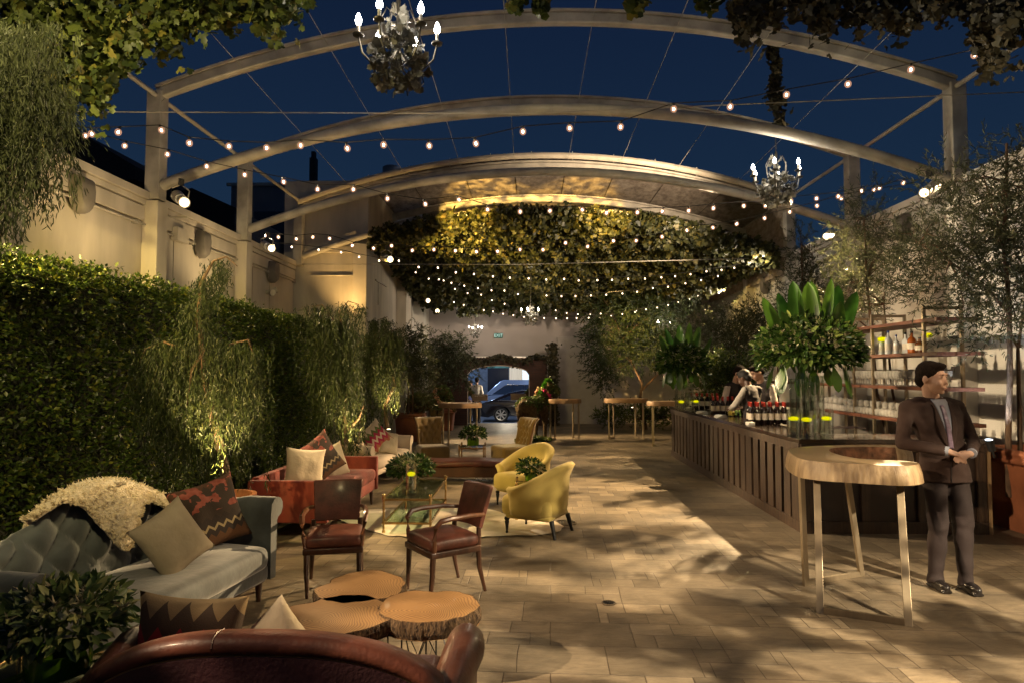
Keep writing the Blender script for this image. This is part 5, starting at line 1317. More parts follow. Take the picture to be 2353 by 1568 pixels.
ivy('dull brownish ivy bunched along the near arch at the upper right', [
    ([(1690, -40), (2440, -40), (2440, 120), (2352, 70), (2300, 60), (2180, 30), (2080, 45), (2000, 60), (1900, 48), (1840, 40), (1780, 50), (1700, 70), (1672, 30)], .66),
    ([(1670, 0), (1745, 0), (1740, 60), (1710, 100), (1690, 60)], .09), ([(1980, 20), (2060, 20), (2120, 60), (2070, 72)], .05), ([(2220, 20), (2330, 20), (2310, 120), (2265, 190), (2235, 120)], .13), ([(1850, 20), (1920, 20), (1890, 70), (1862, 60)], .05)], 5.9, .20, 3400, .066, M_leaf_ivyd,
    stems=[[(2140, 20), (2110, 60), (2070, 70)], [(1715, 20), (1712, 60), (1705, 100)], [(2270, 60), (2275, 130), (2262, 185)]])
for sx, lab in ((1180, 'short ivy sprig hanging into the sky right of the big chandelier'), (1240, 'second short ivy sprig hanging over the front arch'), (1462, 'ivy sprig hanging over the front arch right of centre'), (1625, 'thin curling ivy sprig near the top right ivy mass')):
    ivy(lab, [([(sx-28, -10), (sx+28, -10), (sx+14, 16), (sx+4, 34), (sx-12, 20)], 1.0)], 5.9, .08, 46, .075, M_leaf_ivy, name='ivy_sprig', stems=[[(sx, -20), (sx+5, 30)]])
yv = 9.8
P = []
for k in range(560):
    f = random.random(); px = 1762+28*f+4*sin(f*14); py = -10+300*f; a = at(px, py, yv); r = .022+.045*random.random()**2
    P.append((a.x+random.gauss(0, r), a.y+random.gauss(0, .05), a.z))
P = np.array(P); o = leaves('hanging_vine', P, rnd(len(P), .6)+[0, -.3, -.9], rnd(len(P), .6)+[0, -1, .1], .085, .08, M_leaf_ivyd, None, 'ivy'); tag(o, 'ivy vine wound around the cord of the right-hand chandelier', 'vine')
b = B(); b.tube([at(1760, -30, yv), at(1775, 130, yv), at(1790, 300, yv)], .008, 5); b.obj('cord', M_cable, o)

# ---- ceiling of ivy under the canopy
IX0, IX1 = at(852, 560, FY[5]).x, at(1785, 610, FY[5]).x
def ceil_z(x, y):
    u = (x-CX)/HW; tt = (y-FY[5]+.2)/(21.3-FY[5]); zb = 3.92+.28*(1-u*u)
    return arc_l(x)*(1-tt)+zb*tt+.12*math.sin(pi*tt)
n_ = 72000
X = runi(n_, 0, 1); Yv = runi(n_, 0, 1)
yy = FY[5]-.15+Yv*(21.3-FY[5]); x0 = IX0+(yy-FY[5])*.07; xx = x0+(IX1-.02-x0-(yy-FY[5])*.12)*X
zz = np.array([ceil_z(a, c) for a, c in zip(xx, yy)])
P = np.stack([xx, yy, zz], 1); k1 = nz(P*np.array([1, 1, 0]), .9); k2 = nz(P*np.array([1, 1, 0]), 3.1, 4)
P[:, 2] += -.13-.22*np.abs(k1)-.16*k2-np.abs(RNG.normal(size=n_))*.09+.08
# ragged fringes at the far, left and front edges
fr_ = []
for k in range(300):
    u = random.random(); x = IX0+.4+(IX1-IX0-1.2)*u; y = 21.1+random.gauss(0, .15) if random.random() < .75 else random.uniform(FY[5], 21)
    L = random.uniform(.1, .5)*(1.25 if random.random() < .3 else .8)
    for q in range(int(L*70)): fr_.append((x+random.gauss(0, .05), y+random.gauss(0, .05), ceil_z(x, y)-.1-L*random.random()))
for k in range(1400):
    x = IX0+(IX1-IX0)*random.random(); fr_.append((x, FY[5]+random.gauss(-.12, .06), arc_l(x)+random.gauss(-.02, .06)))
P = np.concatenate([P, np.array(fr_)]); n_ = len(P)
t = thing('ivy_ceiling', 'vast ceiling of dark ivy sagging under the canopy', 'ivy')
leaves('foliage', P, rnd(n_, .7)+[0, -.3, -.6], rnd(n_, .6)+[0, -.7, -.7], .105, .10, leafmat('ceiling_ivy_leaf', (.012, .016, .006), (.058, .060, .016), .5, .3, (.14, .11, .025)), t, 'ivy', .45)
b = B(); b.grid(lambda u, v: V((IX0+.05+.02*v+(IX1-IX0-.25-.5*v)*u, FY[5]-.05+(21.2-FY[5])*v, ceil_z(IX0+(IX1-IX0)*u, FY[5]-.05+(21.2-FY[5])*v)-.02)), 40, 16); b.obj('light_block_sheet', mat('dark_backing', (.010, .011, .006), 1, var=.2), t, 60)  # dark sheet added behind the leaves to block light

# ---- trees with limbs, twigs and leaves
def tree(name, label, base, crowns, y, n_tw, per, L, Wd, mt, trunks, dyr=.5, droop=.0, grp=None, tl=.28, tmpl='long', limbs=24, cat='tree', rt=.03, outw=.6):
    t = thing(name, label, cat, base, 0, grp); bb = V(base)
    b = B(); tops = []
    for pts, r in trunks:
        pp = [V(p)-bb for p in pts]; b.tube(pp, [r*(1-.6*i/(len(pp)-1)) for i in range(len(pp))], 8); tops += pp[len(pp)//2:]
    C = []
    for (px, py, rx, ry, w) in crowns:
        c = at(px, py, y); s = y/FD; C.append((c-bb, rx*s, dyr, ry*s, w))
    tot = sum(c[4] for c in C)
    def rp(c, sh=1.0):
        v = V((random.gauss(0, 1), random.gauss(0, 1), random.gauss(0, 1))).normalized()*(random.random()**.45)*sh
        return V((c[0].x+v.x*c[1], c[0].y+v.y*c[2], c[0].z+v.z*c[3])), v
    for k in range(limbs):
        c = random.choices(C, [q[4] for q in C])[0]; e, v = rp(c, .85); s0 = min(tops, key=lambda q: (q-e).length+random.random()*.6)
        m_ = (s0+e)/2+V((random.gauss(0, .05), random.gauss(0, .05), .06)); b.tube([s0, m_, e], [rt*.45, rt*.28, rt*.1], 5)
    b.obj('trunk', mat('tree_bark', (.10, .06, .035)), t, 80)
    P = []; D = []
    for k in range(n_tw):
        c = random.choices(C, [q[4] for q in C])[0]; s0, v = rp(c)
        g = V((v.x*outw+random.gauss(0, .45), v.y*outw+random.gauss(0, .45), .35*v.z+random.gauss(.25, .4)-droop)).normalized()
        ln = tl*random.uniform(.6, 1.3)
        for j in range(per):
            f = (j+random.random())/per; p_ = s0+g*(ln*f)+V((0, 0, -droop*.5*f*f*ln)); P.append(tuple(p_)); D.append((g.x+random.gauss(0, .55), g.y+random.gauss(0, .55), g.z+random.gauss(0, .55)-droop*f))
    leaves('crown', np.array(P), np.array(D), rnd(len(P)), L, Wd, mt, t, tmpl, .35)
    return t
# right-hand olives
yo = 7.6; T1 = V((5.95, yo, .8))
tree('olive_tree', 'nearest olive tree with slim twin trunks in the planter at the right edge', T1,
     [(2230, 560, 130, 130, 3), (2310, 620, 90, 170, 3), (2150, 640, 80, 90, 1.4), (2310, 420, 50, 110, 1.2), (2190, 440, 70, 70, .8), (2395, 540, 70, 200, 2), (2120, 560, 60, 60, .6), (2240, 740, 70, 60, .8)], yo, 1350, 15, .06, .012, M_leaf_olive,
     [([at(2318, 1140, yo), at(2316, 1000, yo), at(2320, 850, yo), at(2318, 700, yo), at(2305, 560, yo), at(2312, 420, yo), at(2312, 330, yo)], .035), ([at(2345, 1140, yo+.1), at(2342, 960, yo+.1), at(2338, 800, yo+.1), at(2360, 650, yo+.1)], .03), ([at(2320, 720, yo), at(2260, 660, yo), at(2180, 600, yo), at(2110, 560, yo)], .018)], .55)
yo = 10.2; T2 = V((5.70, yo, 0))
tree('olive_tree', 'olive tree rising behind the glass shelves', T2, [(1980, 560, 80, 90, 2), (2010, 660, 80, 70, 2), (1950, 680, 70, 70, 1.5), (1985, 470, 30, 60, .4), (2040, 570, 60, 70, 1)], yo, 640, 14, .062, .012, M_leaf_olive,
     [([T2, at(2012, 900, yo), at(2002, 760, yo), at(1990, 640, yo), at(1985, 500, yo)], .035), ([T2+V((.15, 0, 0)), at(2050, 900, yo), at(2030, 700, yo)], .028)], .5)
planter(V((5.72, yo, 0)), .8, .7, 'terracotta planter under the olive tree behind the shelves')
yo = 13.2; T3 = V((5.6, yo, 0))
tree('olive_tree', 'narrow olive tree left of the biggest bouquet top', T3, [(1850, 640, 50, 70, 2), (1840, 560, 22, 60, .6), (1820, 700, 60, 60, 1.4), (1890, 690, 50, 60, 1.2)], yo, 480, 13, .068, .014, M_leaf_olive,
     [([T3, at(1852, 860, yo), at(1845, 700, yo), at(1840, 560, yo)], .035)], .5)
yo = 16.0; T4 = V((5.2, yo, 0))
tree('olive_tree', 'broad dark olive tree behind the bartenders', T4, [(1690, 770, 70, 70, 3), (1640, 800, 60, 70, 2), (1745, 740, 50, 60, 1.5), (1700, 850, 70, 50, 1.6), (1600, 730, 40, 40, .6)], yo, 1200, 14, .075, .016, M_leaf_olive,
     [([T4, at(1702, 900, yo), at(1690, 800, yo)], .04)], .6)
yo = 14.3; T4b = V((4.95, yo, 0))
tree('shrub', 'dense round shrub just behind the heads of the bartenders', T4b, [(1660, 855, 45, 40, 2), (1640, 890, 40, 40, 1.4), (1710, 860, 40, 40, 1)], yo, 620, 14, .05, .022, M_leaf_d,
     [([T4b, at(1665, 900, yo)], .03)], .4, cat='shrub')
yo = 20.3; T5 = V((3.6, yo, 0))
tree('amber_lit_tree', 'spreading feathery tree lit amber at the back right', T5, [(1430, 790, 75, 70, 3), (1500, 770, 70, 80, 3), (1400, 730, 60, 60, 1.2), (1390, 850, 40, 50, .8), (1530, 700, 60, 50, 1.4), (1450, 690, 70, 40, 1), (1370, 790, 30, 60, .5)], yo, 1800, 14, .10, .022, M_leaf_weep,
     [([T5, at(1470, 920, yo), at(1475, 880, yo), at(1450, 830, yo), at(1430, 780, yo)], .06), ([at(1475, 895, yo), at(1510, 860, yo), at(1540, 800, yo)], .035)], .8, .35, tl=.4)
uplamp(at(1452, 935, 19.6), at(1470, 760, 20.1), 120, 'amber uplight in the shrubs at the foot of the amber-lit tree', 80)
spot('tree_light', (2.0, 16.5, 4.3), at(1460, 790, 20.3), 1300, (1, .62, .20), 34, .8, .05)
tree('low_shrub', 'low dark shrubs under the amber-lit tree', V((3.4, 20.2, 0)), [(1400, 955, 40, 24, 2), (1460, 950, 50, 30, 2.4), (1520, 955, 50, 26, 2), (1560, 950, 40, 30, 1.6)], 20.2, 1100, 13, .042, .020, M_leaf_d, [([V((3.4, 20.2, 0)), V((3.4, 20.2, .3))], .02)], .5, cat='shrub', tl=.15)
# left pair of standard trees in planters
yo = 17.0; q = fl(943, 1008); T6 = V((at(943, 900, yo).x, yo, 0))
planter(T6, .72, .70, 'terracotta planter with a twin-stemmed tree left of the topiary horse')
tree('standard_tree', 'leafy twin-stemmed tree in the nearer left planter', T6+V((0, 0, .6)), [(945, 790, 34, 46, 2), (960, 850, 40, 45, 2), (925, 840, 25, 40, 1), (975, 900, 24, 40, .6)], yo, 520, 11, .085, .022, M_leaf_olive,
     [([T6+V((-.06, 0, .6)), at(938, 880, yo), at(940, 790, yo)], .03), ([T6+V((.06, 0, .6)), at(948, 880, yo), at(952, 800, yo)], .03)], .45, .25)
yo = 20.6; T7 = V((at(1022, 900, yo).x, yo, 0))
planter(T7+V((.05, -.6, 0)), .66, .62, 'terracotta planter behind the topiary horse')
tree('standard_tree', 'round-headed tree in the farther left planter, in front of the brick arch', T7+V((0, 0, .5)), [(1035, 800, 48, 34, 3), (1055, 850, 44, 40, 2), (1010, 850, 34, 50, 1.6), (1000, 800, 26, 36, 1)], yo, 800, 11, .085, .022, M_leaf_olive,
     [([T7+V((-.05, 0, .5)), at(1020, 880, yo), at(1025, 800, yo)], .035)], .5, .3)

# ---- flower arrangements
def big_leaf(b, p0, p1, w, n=V((0, -1, .2)), bend=.08, fold=.25, split=0):
    p0 = V(p0); p1 = V(p1); d = p1-p0; L = d.length; d.normalize(); s = d.cross(V(n)).normalized(); u = s.cross(d).normalized()
    N = 16; rows = []
    for i in range(N+1):
        f = i/N; c = p0+d*(L*f)+u*(-bend*L*f*f)
        ww = w*min(1, .14+f/.55)*(1 if f < .35 else max(0.0, 1-((f-.35)/.65)**3.2)**.6)
        if split and i % 2: ww *= .80
        rows.append([c-s*ww+u*(fold*ww), c-s*ww*.5+u*(fold*ww*.35), c, c+s*ww*.5+u*(fold*ww*.35), c+s*ww+u*(fold*ww)])
    b.loft(rows, False, False)
def dome(P0, rx, rz, n, down=.45):
    v = rnd(n); v = nrm(v); v[:, 2] = np.where(v[:, 2] < -down, np.abs(v[:, 2])*.6-down*.4, v[:, 2])
    k = (.55+.45*RNG.random(n)**.5)[:, None]; return v*k*np.array([rx, rx, rz])+np.array(P0), v
def arrangement(name, label, q, r, rz, hz, nl, L, bowl=None, extra=None, nth=30, petals=60, lm=None, thm=None, cat='flower arrangement'):
    t = thing(name, label, cat, q)
    P, v = dome((0, 0, hz), r, rz, nl); leaves('foliage', P, v+rnd(nl, .45)+[0, 0, -.1], rnd(nl, .5)+v+[0, -.3, .5], L, L*.42, lm or M_leaf_f, t, 'long')
    P, v = dome((0, 0, hz), r*1.02, rz*1.04, nth, -.1)
    k = 16; PP = np.repeat(P, k, 0); vv = np.repeat(v, k, 0); o_ = leaves('thistles', PP, vv*.6+rnd(nth*k, .7), rnd(nth*k), .05, .011, thm or M_thistle, t, 'star', .2); o_['kind'] = 'stuff'
    if petals:
        P, v = dome((0, 0, hz), r, rz, petals, -.1); o_ = leaves('petals', np.repeat(P, 5, 0)+rnd(petals*5, .006), np.repeat(v, 5, 0)+rnd(petals*5, .7), rnd(petals*5), .036, .022, M_petal, t, 'leaf'); o_['kind'] = 'stuff'
    if bowl:
        R_, h_, m_, z0 = bowl; b = B(); b.lathe((0, 0, z0), [(.001, 0), (R_*.96, .0), (R_, .01), (R_, h_), (R_*.93, h_), (R_*.9, .012)], 24, False); b.obj('vase', m_, t)
    if extra:
        b = B(); extra(b); b.obj('broad_leaves', M_leaf_big, t, 80)
    return t
def ex_big(sc, seed, tips):
    def f(b):
        random.seed(seed)
        for (dx, dz, w, dy) in tips: big_leaf(b, (dx*.30, dy*.3, -.30), (dx, dy, dz), w*sc, V((random.uniform(-.35, .35), -1, .1)), random.uniform(.02, .12), random.uniform(.2, .55))
        for k in range(16):
            a = random.uniform(0, 2*pi); rr = .42*sc; z0 = -.22*sc
            big_leaf(b, (cos(a)*rr, sin(a)*rr, z0), (cos(a)*rr*1.25, sin(a)*rr*1.25, z0-random.uniform(.22, .40)*sc), .075*sc, V((cos(a), sin(a), .4)), .1, .05)
    return f
zc = at(1862, 800, 8.25).z
def T(px, py, y=8.25, cx=GX): a = at(px, py, y); return (a.x-cx, a.z-zc)
tips = [(*T(1742, 688), .085, -.2), (*T(1800, 668), .10, .1), (*T(1822, 642), .11, 0), (*T(1850, 650), .12, -.15), (*T(1880, 640), .11, .1), (*T(1905, 640), .07, -.1), (*T(1935, 652), .12, 0), (*T(1962, 668), .10, -.1), (*T(1775, 720), .07, -.3), (*T(1818, 672), .04, -.3), (*T(1915, 700), .11, -.3)]
arrangement('bouquet', 'huge tropical bouquet with upright banana leaves at the near end of the bar', V((GX, GY, zc)), .62, .42, -.02, 3800, .095, None, ex_big(1.0, 3, tips), 90, 620, leafmat('bouquet_leaf', (.012, .036, .008), (.07, .13, .026), .25, .25, (.26, .32, .09)))
zc2 = at(1570, 832, FYy).z; GX2, zc_ = FX, zc2
def T2_(px, py): a = at(px, py, FYy); return (a.x-FX, a.z-zc2)
tips2 = [(*T2_(1515, 770), .10, -.1), (*T2_(1535, 752), .10, .1), (*T2_(1560, 745), .11, 0), (*T2_(1585, 742), .10, -.1), (*T2_(1610, 748), .11, .1), (*T2_(1632, 775), .06, -.1), (*T2_(1545, 775), .09, -.25), (*T2_(1600, 765), .09, -.25)]
arrangement('bouquet', 'smaller tropical bouquet on glass cylinders at the far end of the bar', V((FX, FYy, zc2)), .46, .38, -.02, 2200, .10, None, ex_big(.85, 5, tips2), 44, 260, MATS['bouquet_leaf'])
arrangement('flower_arrangement', 'low arrangement of leaves and thistles on the long glass coffee table', V((-1.47, 8.15, .41)), .28, .16, .18, 1100, .06, (.11, .12, M_tglass, 0), None, 24, 30)
arrangement('flower_arrangement', 'low arrangement in a lime green bowl on the small glass table', V((-1.03, 12.05, .44)), .23, .15, .20, 700, .06, (.11, .12, M_lime, 0), None, 14, 30)
q = at(1233, 1100, 8.1)
arrangement('flower_arrangement', 'small leafy bunch peeping up between the two yellow armchairs', V((.02, 8.14, .45)), .16, .12, .14, 330, .06, (.07, .09, M_lime, 0), None, 8, 14)
def ex_s(b):
    for a, l_ in ((200, .20), (215, .17), (340, .22), (60, .2), (20, .25)):
        a = radians(a); big_leaf(b, (cos(a)*.10, sin(a)*.10, .02), (cos(a)*(.10+l_), sin(a)*(.10+l_), .06 if a > 5 or a < 2 else -.05), .025, V((0, -.3, 1)), .1, .2)
arrangement('flower_arrangement', 'large low arrangement in a green glass bowl at the lower left corner', V((-2.10, 2.92, .46)), .28, .14, .24, 1100, .062, (.13, .10, M_lime, .002), ex_s, 26, 26, leafmat('corner_leaf', (.03, .07, .02), (.15, .21, .07), .4, .25, (.42, .42, .16)))
# ================================================================== people
from mathutils.bvhtree import BVHTree
def rings_torso(b, C, prof, n=18):
    b.loft([[V((c.x+rx*cos(2*pi*k/n), c.y+ry*sin(2*pi*k/n), c.z)) for k in range(n)] for c, rx, ry in [(C(z), rx, ry) for z, rx, ry in prof]])
def hand(b, w, d, nrm_, side, curl=.5, s=1.0):
    w = V(w); d = V(d).normalized(); n = V(nrm_).normalized(); x = d.cross(n).normalized(); n = x.cross(d).normalized()
    M = Matrix((x, n, d)).transposed()
    b.ell(w+d*.045*s, (.040*s, .016*s, .050*s), M); b.cap(w-d*.01, w+d*.03*s, .026*s, .024*s, 10)
    for i, (o, l) in enumerate(((-.030, .070), (-.010, .080), (.010, .076), (.030, .058))):
        p = w+x*(o*s)+d*.085*s; q = []; dd = d.copy(); c = p; q.append(c)
        for k in range(3):
            a = curl*(.55+.25*k); dd = (dd*cos(a*.7)+n*sin(a*.7)).normalized(); c = c+dd*(l*s*(.45, .32, .25)[k]); q.append(c)
        b.chain(q, [.0095*s, .009*s, .0082*s, .0075*s], 8)
    sd = side; p = w+x*(sd*.030*s)+d*.02*s
    b.chain([p, p+(x*sd*.6+d*.7+n*.3).normalized()*.04*s, p+(x*sd*.35+d*.95+n*.5).normalized()*.07*s], [.014*s, .011*s, .009*s], 8)
def head_parts(b, M, c):
    def E(o, r): b.ell(c+M @ V(o)*HS, [q*HS for q in r], M)
    E((0, .015, .02), (.074, .092, .095)); E((0, -.030, -.028), (.062, .062, .085)); E((0, -.040, -.080), (.042, .044, .034)); E((0, -.074, -.098), (.018, .015, .015))
    b.cap(c+M @ V((0, -.090, .015)), c+M @ V((0, -.106, -.028)), .007, .010, 8); E((0, -.093, -.032), (.015, .010, .008))
    for s in (-1, 1):
        E((s*.030, -.078, .034), (.024, .013, .009)); E((s*.038, -.070, -.036), (.022, .020, .026)); E((s*.076, .012, -.012), (.009, .019, .031)); E((s*.030, -.074, .012), (.014, .010, .010))
    E((0, -.088, -.062), (.023, .011, .007)); E((0, -.086, -.073), (.020, .010, .007))
HS = 1.07
def person(label, loc, rz, J, skin, hairm, top, legs, hair='short', vest=None, s=1.0, vox=.009, detail=False, grp=None, sleeve=None):
    j = dict(head=(0, -.01, 1.665), neck=(0, .02, 1.47), waist=(0, .01, 1.10), pelvis=(0, .02, .94), shL=(-.165, .02, 1.43), shR=(.165, .02, 1.43), elL=(-.22, .03, 1.16), elR=(.22, .03, 1.16),
             wrL=(-.20, -.12, .97), wrR=(.20, -.12, .97), hipL=(-.09, .02, .92), hipR=(.09, .02, .92), knL=(-.10, -.01, .50), knR=(.10, -.01, .50), anL=(-.10, .03, .09), anR=(.10, .03, .09),
             look=(0, -1, 0), hdL=None, hdR=None)
    j.update(J)
    j = {k: (V(v) if v is not None and k not in ('look',) else v) for k, v in j.items()}
    sp_ = [(.86, j['pelvis']), (1.10, j['waist']), (j["neck"].z, j["neck"])]
    def C(z):
        for (z0, a), (z1, c) in zip(sp_[:-1], sp_[1:]):
            if z <= z1 or z1 == j["neck"].z:
                t_ = (z-z0)/(z1-z0); p_ = a.lerp(c, t_); return V((p_.x, p_.y, z))
    lk = V(j['look']).normalized(); xx = (-lk).cross(V((0, 0, 1))).normalized(); zz = xx.cross(-lk).normalized()
    Mh = Matrix((xx, -lk, zz)).transposed()
    b = B(); head_parts(b, Mh, j['head']); b.chain([j['neck']+V((0, 0, -.04)), j['head']+Mh @ V((0, .025, -.06))], [.062, .053], 14)
    rings_torso(b, C, [(.84, .15, .10), (.95, .155, .105), (1.10, .13, .09), (1.30, .14, .09), (1.40, .12, .07), (1.48, .06, .055)])
    for S in 'LR':
        b.chain([j['sh'+S]+V((0, 0, -.03)), j['el'+S], j['wr'+S]], [.036, .034, .026], 10); b.chain([j['hip'+S], j['kn'+S], j['an'+S]], [.080, .055, .038], 12); b.ell(j['an'+S]+V((0, -.04, -.045)), (.028, .075, .022))
        d = (j['wr'+S]-j['el'+S]).normalized(); hd = j['hd'+S] if j['hd'+S] is not None else d
        hand(b, j['wr'+S], hd, (V((1, 0, .2)) if S == 'L' else V((-1, 0, .2))) if 'palm'+S not in j else j['palm'+S], 1 if S == 'L' else -1, .95)
    body = b.blob('person', skin, None, vox if not detail else .0065, 3)
    body.location = loc; body.rotation_euler = (0, 0, rz); body.scale = (s, s, s); tag(body, label, 'person', grp)
    # hair
    b = B(); c = j['head']
    def H(o, r): b.ell(c+Mh @ V(o)*HS, [q*HS for q in r], Mh)
    H((0, .026, .036), (.083, .097, .092)); H((0, .062, -.020), (.070, .060, .064)); H((0, -.026, .092), (.060, .048, .028))
    if hair == 'quiff': H((0, -.048, .092), (.056, .036, .024))
    if hair == 'long': H((0, .075, -.06), (.07, .05, .12))
    for q in (-1, 1): H((q*.066, .02, .015), (.014, .035, .035))
    b.blob('hair', hairm, body, .009, 3)
    # clothes
    if detail: prof = [(.845, .208, .135), (.95, .190, .130), (1.02, .172, .122), (1.14, .158, .116), (1.28, .185, .128), (1.38, .20, .122), (1.45, .185, .105), (1.515, .075, .068)]
    else: prof = [(.90, .165, .115), (1.0, .160, .115), (1.12, .148, .108), (1.30, .172, .118), (1.41, .170, .10), (1.485, .072, .066)]
    b = B(); rings_torso(b, C, prof, 22)
    slv = b if sleeve is None else B()
    for S in 'LR':
        e_ = j['wr'+S].lerp(j['el'+S], .05 if detail else .25)
        slv.chain([j['sh'+S]+V((0, 0, -.015)), j['el'+S], e_], [.056, .052, .042], 14)
        b.chain([j['neck']+V((0, 0, -.03)), (j['neck']+j['sh'+S])*.5+V((0, 0, -.008)), j['sh'+S]+V((0, 0, -.012))], [.052, .056, .056], 12)
        b.chain([j['sh'+S]+V((0, 0, -.03)), C(1.30)+V((.10 if S == 'R' else -.10, 0, 0))], [.055, .09], 12)
    if sleeve is not None: slv.blob('shirt', sleeve, body, .011, 3, lambda c, n_: c+n_*(.004*noise.noise(c*16)))
    tp = b.blob('jacket' if detail else ('waistcoat' if sleeve is not None else 'shirt'), top, body, .011, 4, lambda c, n_: c+n_*(.006*noise.noise(V((c.x*9, c.y*9, c.z*5)))+.004*noise.noise(V((c.x*22, c.y*22, c.z*26)))))
    b = B()
    for S in 'LR':
        b.chain([j['hip'+S], j['kn'+S], j['an'+S]+V((0, 0, .03))], [.090, .074, .054], 16); b.cyl(j['an'+S]+V((0, -.01, -.045)), j['an'+S]+V((0, 0, .03)), .062, .056, 16)
    b.ell(C(.93), (.16, .115, .11)); b.blob('trousers', legs, body, .012, 3, lambda c, n_: c+n_*((.012*noise.noise(V((c.x*9, c.y*9, c.z*7)))+.007*noise.noise(V((c.x*16, c.y*12, c.z*22)))*max(0, 1-abs(c.z-.5)*6)+.008*noise.noise(V((c.x*12, c.y*12, c.z*30)))*max(0, 1-c.z*4.5))))
    for S in 'LR':
        b = B(); a = j['an'+S]; b.ell((a.x, a.y-.055, .045), (.046, .118, .042)); b.ell((a.x, a.y+.02, .06), (.042, .06, .05)); b.rbox(a.x-.042, a.x+.042, a.y-.16, a.y+.07, 0, .024, .02)
        b.blob('shoe', mat('black_leather', (.012, .010, .010), .25, var=.1), body, .01, 3)
    if True:
        b = B()
        bb_ = BVHTree.FromPolygons([v.co[:] for v in body.data.vertices], [p_.vertices[:] for p_ in body.data.polygons])
        def onf(x, z, o_=0.0):
            o0 = c+Mh @ V((x, -.3, z)); h = bb_.ray_cast(o0, Mh @ V((0, 1, 0))); return (h[0] if h[0] is not None else o0)+Mh @ V((0, -o_, 0))
        for q in (-1, 1): b.ell(onf(q*.031, .012, -.001), (.0105, .004, .0045), Mh, 8, 6)
        b.obj('eyes', mat('eye_dark', (.03, .02, .018), .3, var=0), body)
        b = B()
        for q in (-1, 1): b.ell(onf(q*.031, .034), (.018, .004, .0032), Mh, 8, 6)
        b.obj('eyebrows', hairm, body)
        b = B(); b.ell(onf(0, -.072), (.020, .003, .004), Mh, 8, 6); b.obj('lips', mat('lip', (.30, .10, .08), .5, var=0), body)
    return body, tp, j, C
M_skin = mat('skin_light', (.52, .32, .23), .5, var=.08, nscale=9); M_skind = mat('skin_dark', (.11, .055, .035), .5, var=.1)
M_hair = mat('brown_hair', (.010, .006, .004), .9, spec=.15, var=.4, nscale=60, bump=.5, bscale=120); M_hairb = mat('blond_hair', (.30, .18, .07), .5, var=.3, nscale=40)
M_suit = mat('brown_suit', (.032, .015, .011), .9, var=.10, nscale=5, bump=.25, bscale=260); M_trou = mat('dark_trousers', (.017, .009, .009), .85, var=.12, nscale=5, bump=.2, bscale=200)
M_vest = mat('charcoal_vest', (.030, .024, .025), .85, var=.1); M_shirt = mat('white_shirt', (.55, .50, .44), .8, var=.06, bump=.3, bscale=18); M_bltr = mat('black_trousers', (.012, .011, .013), .85, var=.1)

k = 5.3/1500
def lp(px, py, y=0.0): return (( px-2182)*k/1.045, y, (EYE-(py-851)*k)/1.045)
J = dict(head=(-.125, -.06, 1.668), neck=(-.095, .0, 1.505), waist=(-.03, .0, 1.10), pelvis=(.0, .03, .94), shL=(-.300, .0, 1.445), shR=(.120, .03, 1.445),
         elL=(-.385, -.07, 1.155), elR=(.215, .0, 1.15), wrL=(-.155, -.25, 1.115), wrR=(.035, -.25, 1.10), hipL=(-.085, .03, .92), hipR=(.095, .03, .92), knL=(-.095, -.03, .50), knR=(.11, -.01, .50),
         anL=(-.095, .03, .09), anR=(.105, -.03, .09), look=(.50, -.86, -.10), hdL=(.85, -.35, -.25), hdR=(-.9, -.35, -.15))
J['palmL'] = (0, .3, -1); J['palmR'] = (0, .4, -1)
mp_ = fl(2182, 1352)
man, jk, j, C = person('man in a brown suit and lavender tie leaning one arm on the bar table', V((mp_.x, mp_.y, 0)), 0, J, M_skin, M_hair, M_suit, M_trou, 'quiff', detail=True, s=1.045)
bv = BVHTree.FromPolygons([v.co[:] for v in jk.data.vertices], [p_.vertices[:] for p_ in jk.data.polygons])
def onb(x, z, off):
    h = bv.ray_cast(V((x, -2, z)), V((0, 1, 0)))
    return V((x, (h[0].y if h[0] is not None else -.1)-off, z))
def patch(name, lft, rgt, z0, z1, off, m_, nu=8, nv=18, thick=.004):
    b = B(); b.grid(lambda u, v: onb(lft(v)*(1-u)+rgt(v)*u, z0+(z1-z0)*v, off), nu, nv); o = b.obj(name, m_, man, 180)
    md = o.modifiers.new('s', 'SOLIDIFY'); md.thickness = thick; md.offset = 0; return o
zb, zt_ = 1.115, 1.50
cxm = lambda v: -.035-.055*v
M_shirtb = mat('blue_grey_shirt', (.24, .25, .30), .8, var=.05)
patch('shirt', lambda v: cxm(v)-.004-.058*v, lambda v: cxm(v)+.004+.058*v, zb, zt_, .003, M_shirtb)
patch('tie', lambda v: cxm(v)-.020+.006*v, lambda v: cxm(v)+.020-.006*v, zb+.005, zt_-.045, .010, mat('lavender_tie', (.17, .12, .17), .45, var=.35, nscale=12, stretch=(1, 1, 3)), 4)
patch('lapel', lambda v: cxm(v)-.012-.062*v-.035*sin(pi*min(1, v*1.15)), lambda v: cxm(v)-.002-.056*v, zb-.01, zt_-.03, .008, M_suit, 4)
patch('lapel', lambda v: cxm(v)+.002+.056*v, lambda v: cxm(v)+.012+.062*v+.035*sin(pi*min(1, v*1.15)), zb-.01, zt_-.03, .008, M_suit, 4)
b = B(); nk = j['neck']
for q in (-1, 1): b.loft([[nk+V((q*.050, -.052, .012)), nk+V((q*.062, -.01, .020)), nk+V((q*.060, -.01, -.02)), nk+V((q*.052, -.062, -.030))], [nk+V((q*.008, -.072, -.008)), nk+V((q*.058, .0, .016)), nk+V((q*.055, .0, -.02)), nk+V((q*.022, -.085, -.048))]])
b.obj('collar', M_shirtb, man, 40)
b = B(); b.ell(nk+V((0, -.080, -.030)), (.017, .012, .016)); b.obj('tie_knot', MATS['lavender_tie'], man)
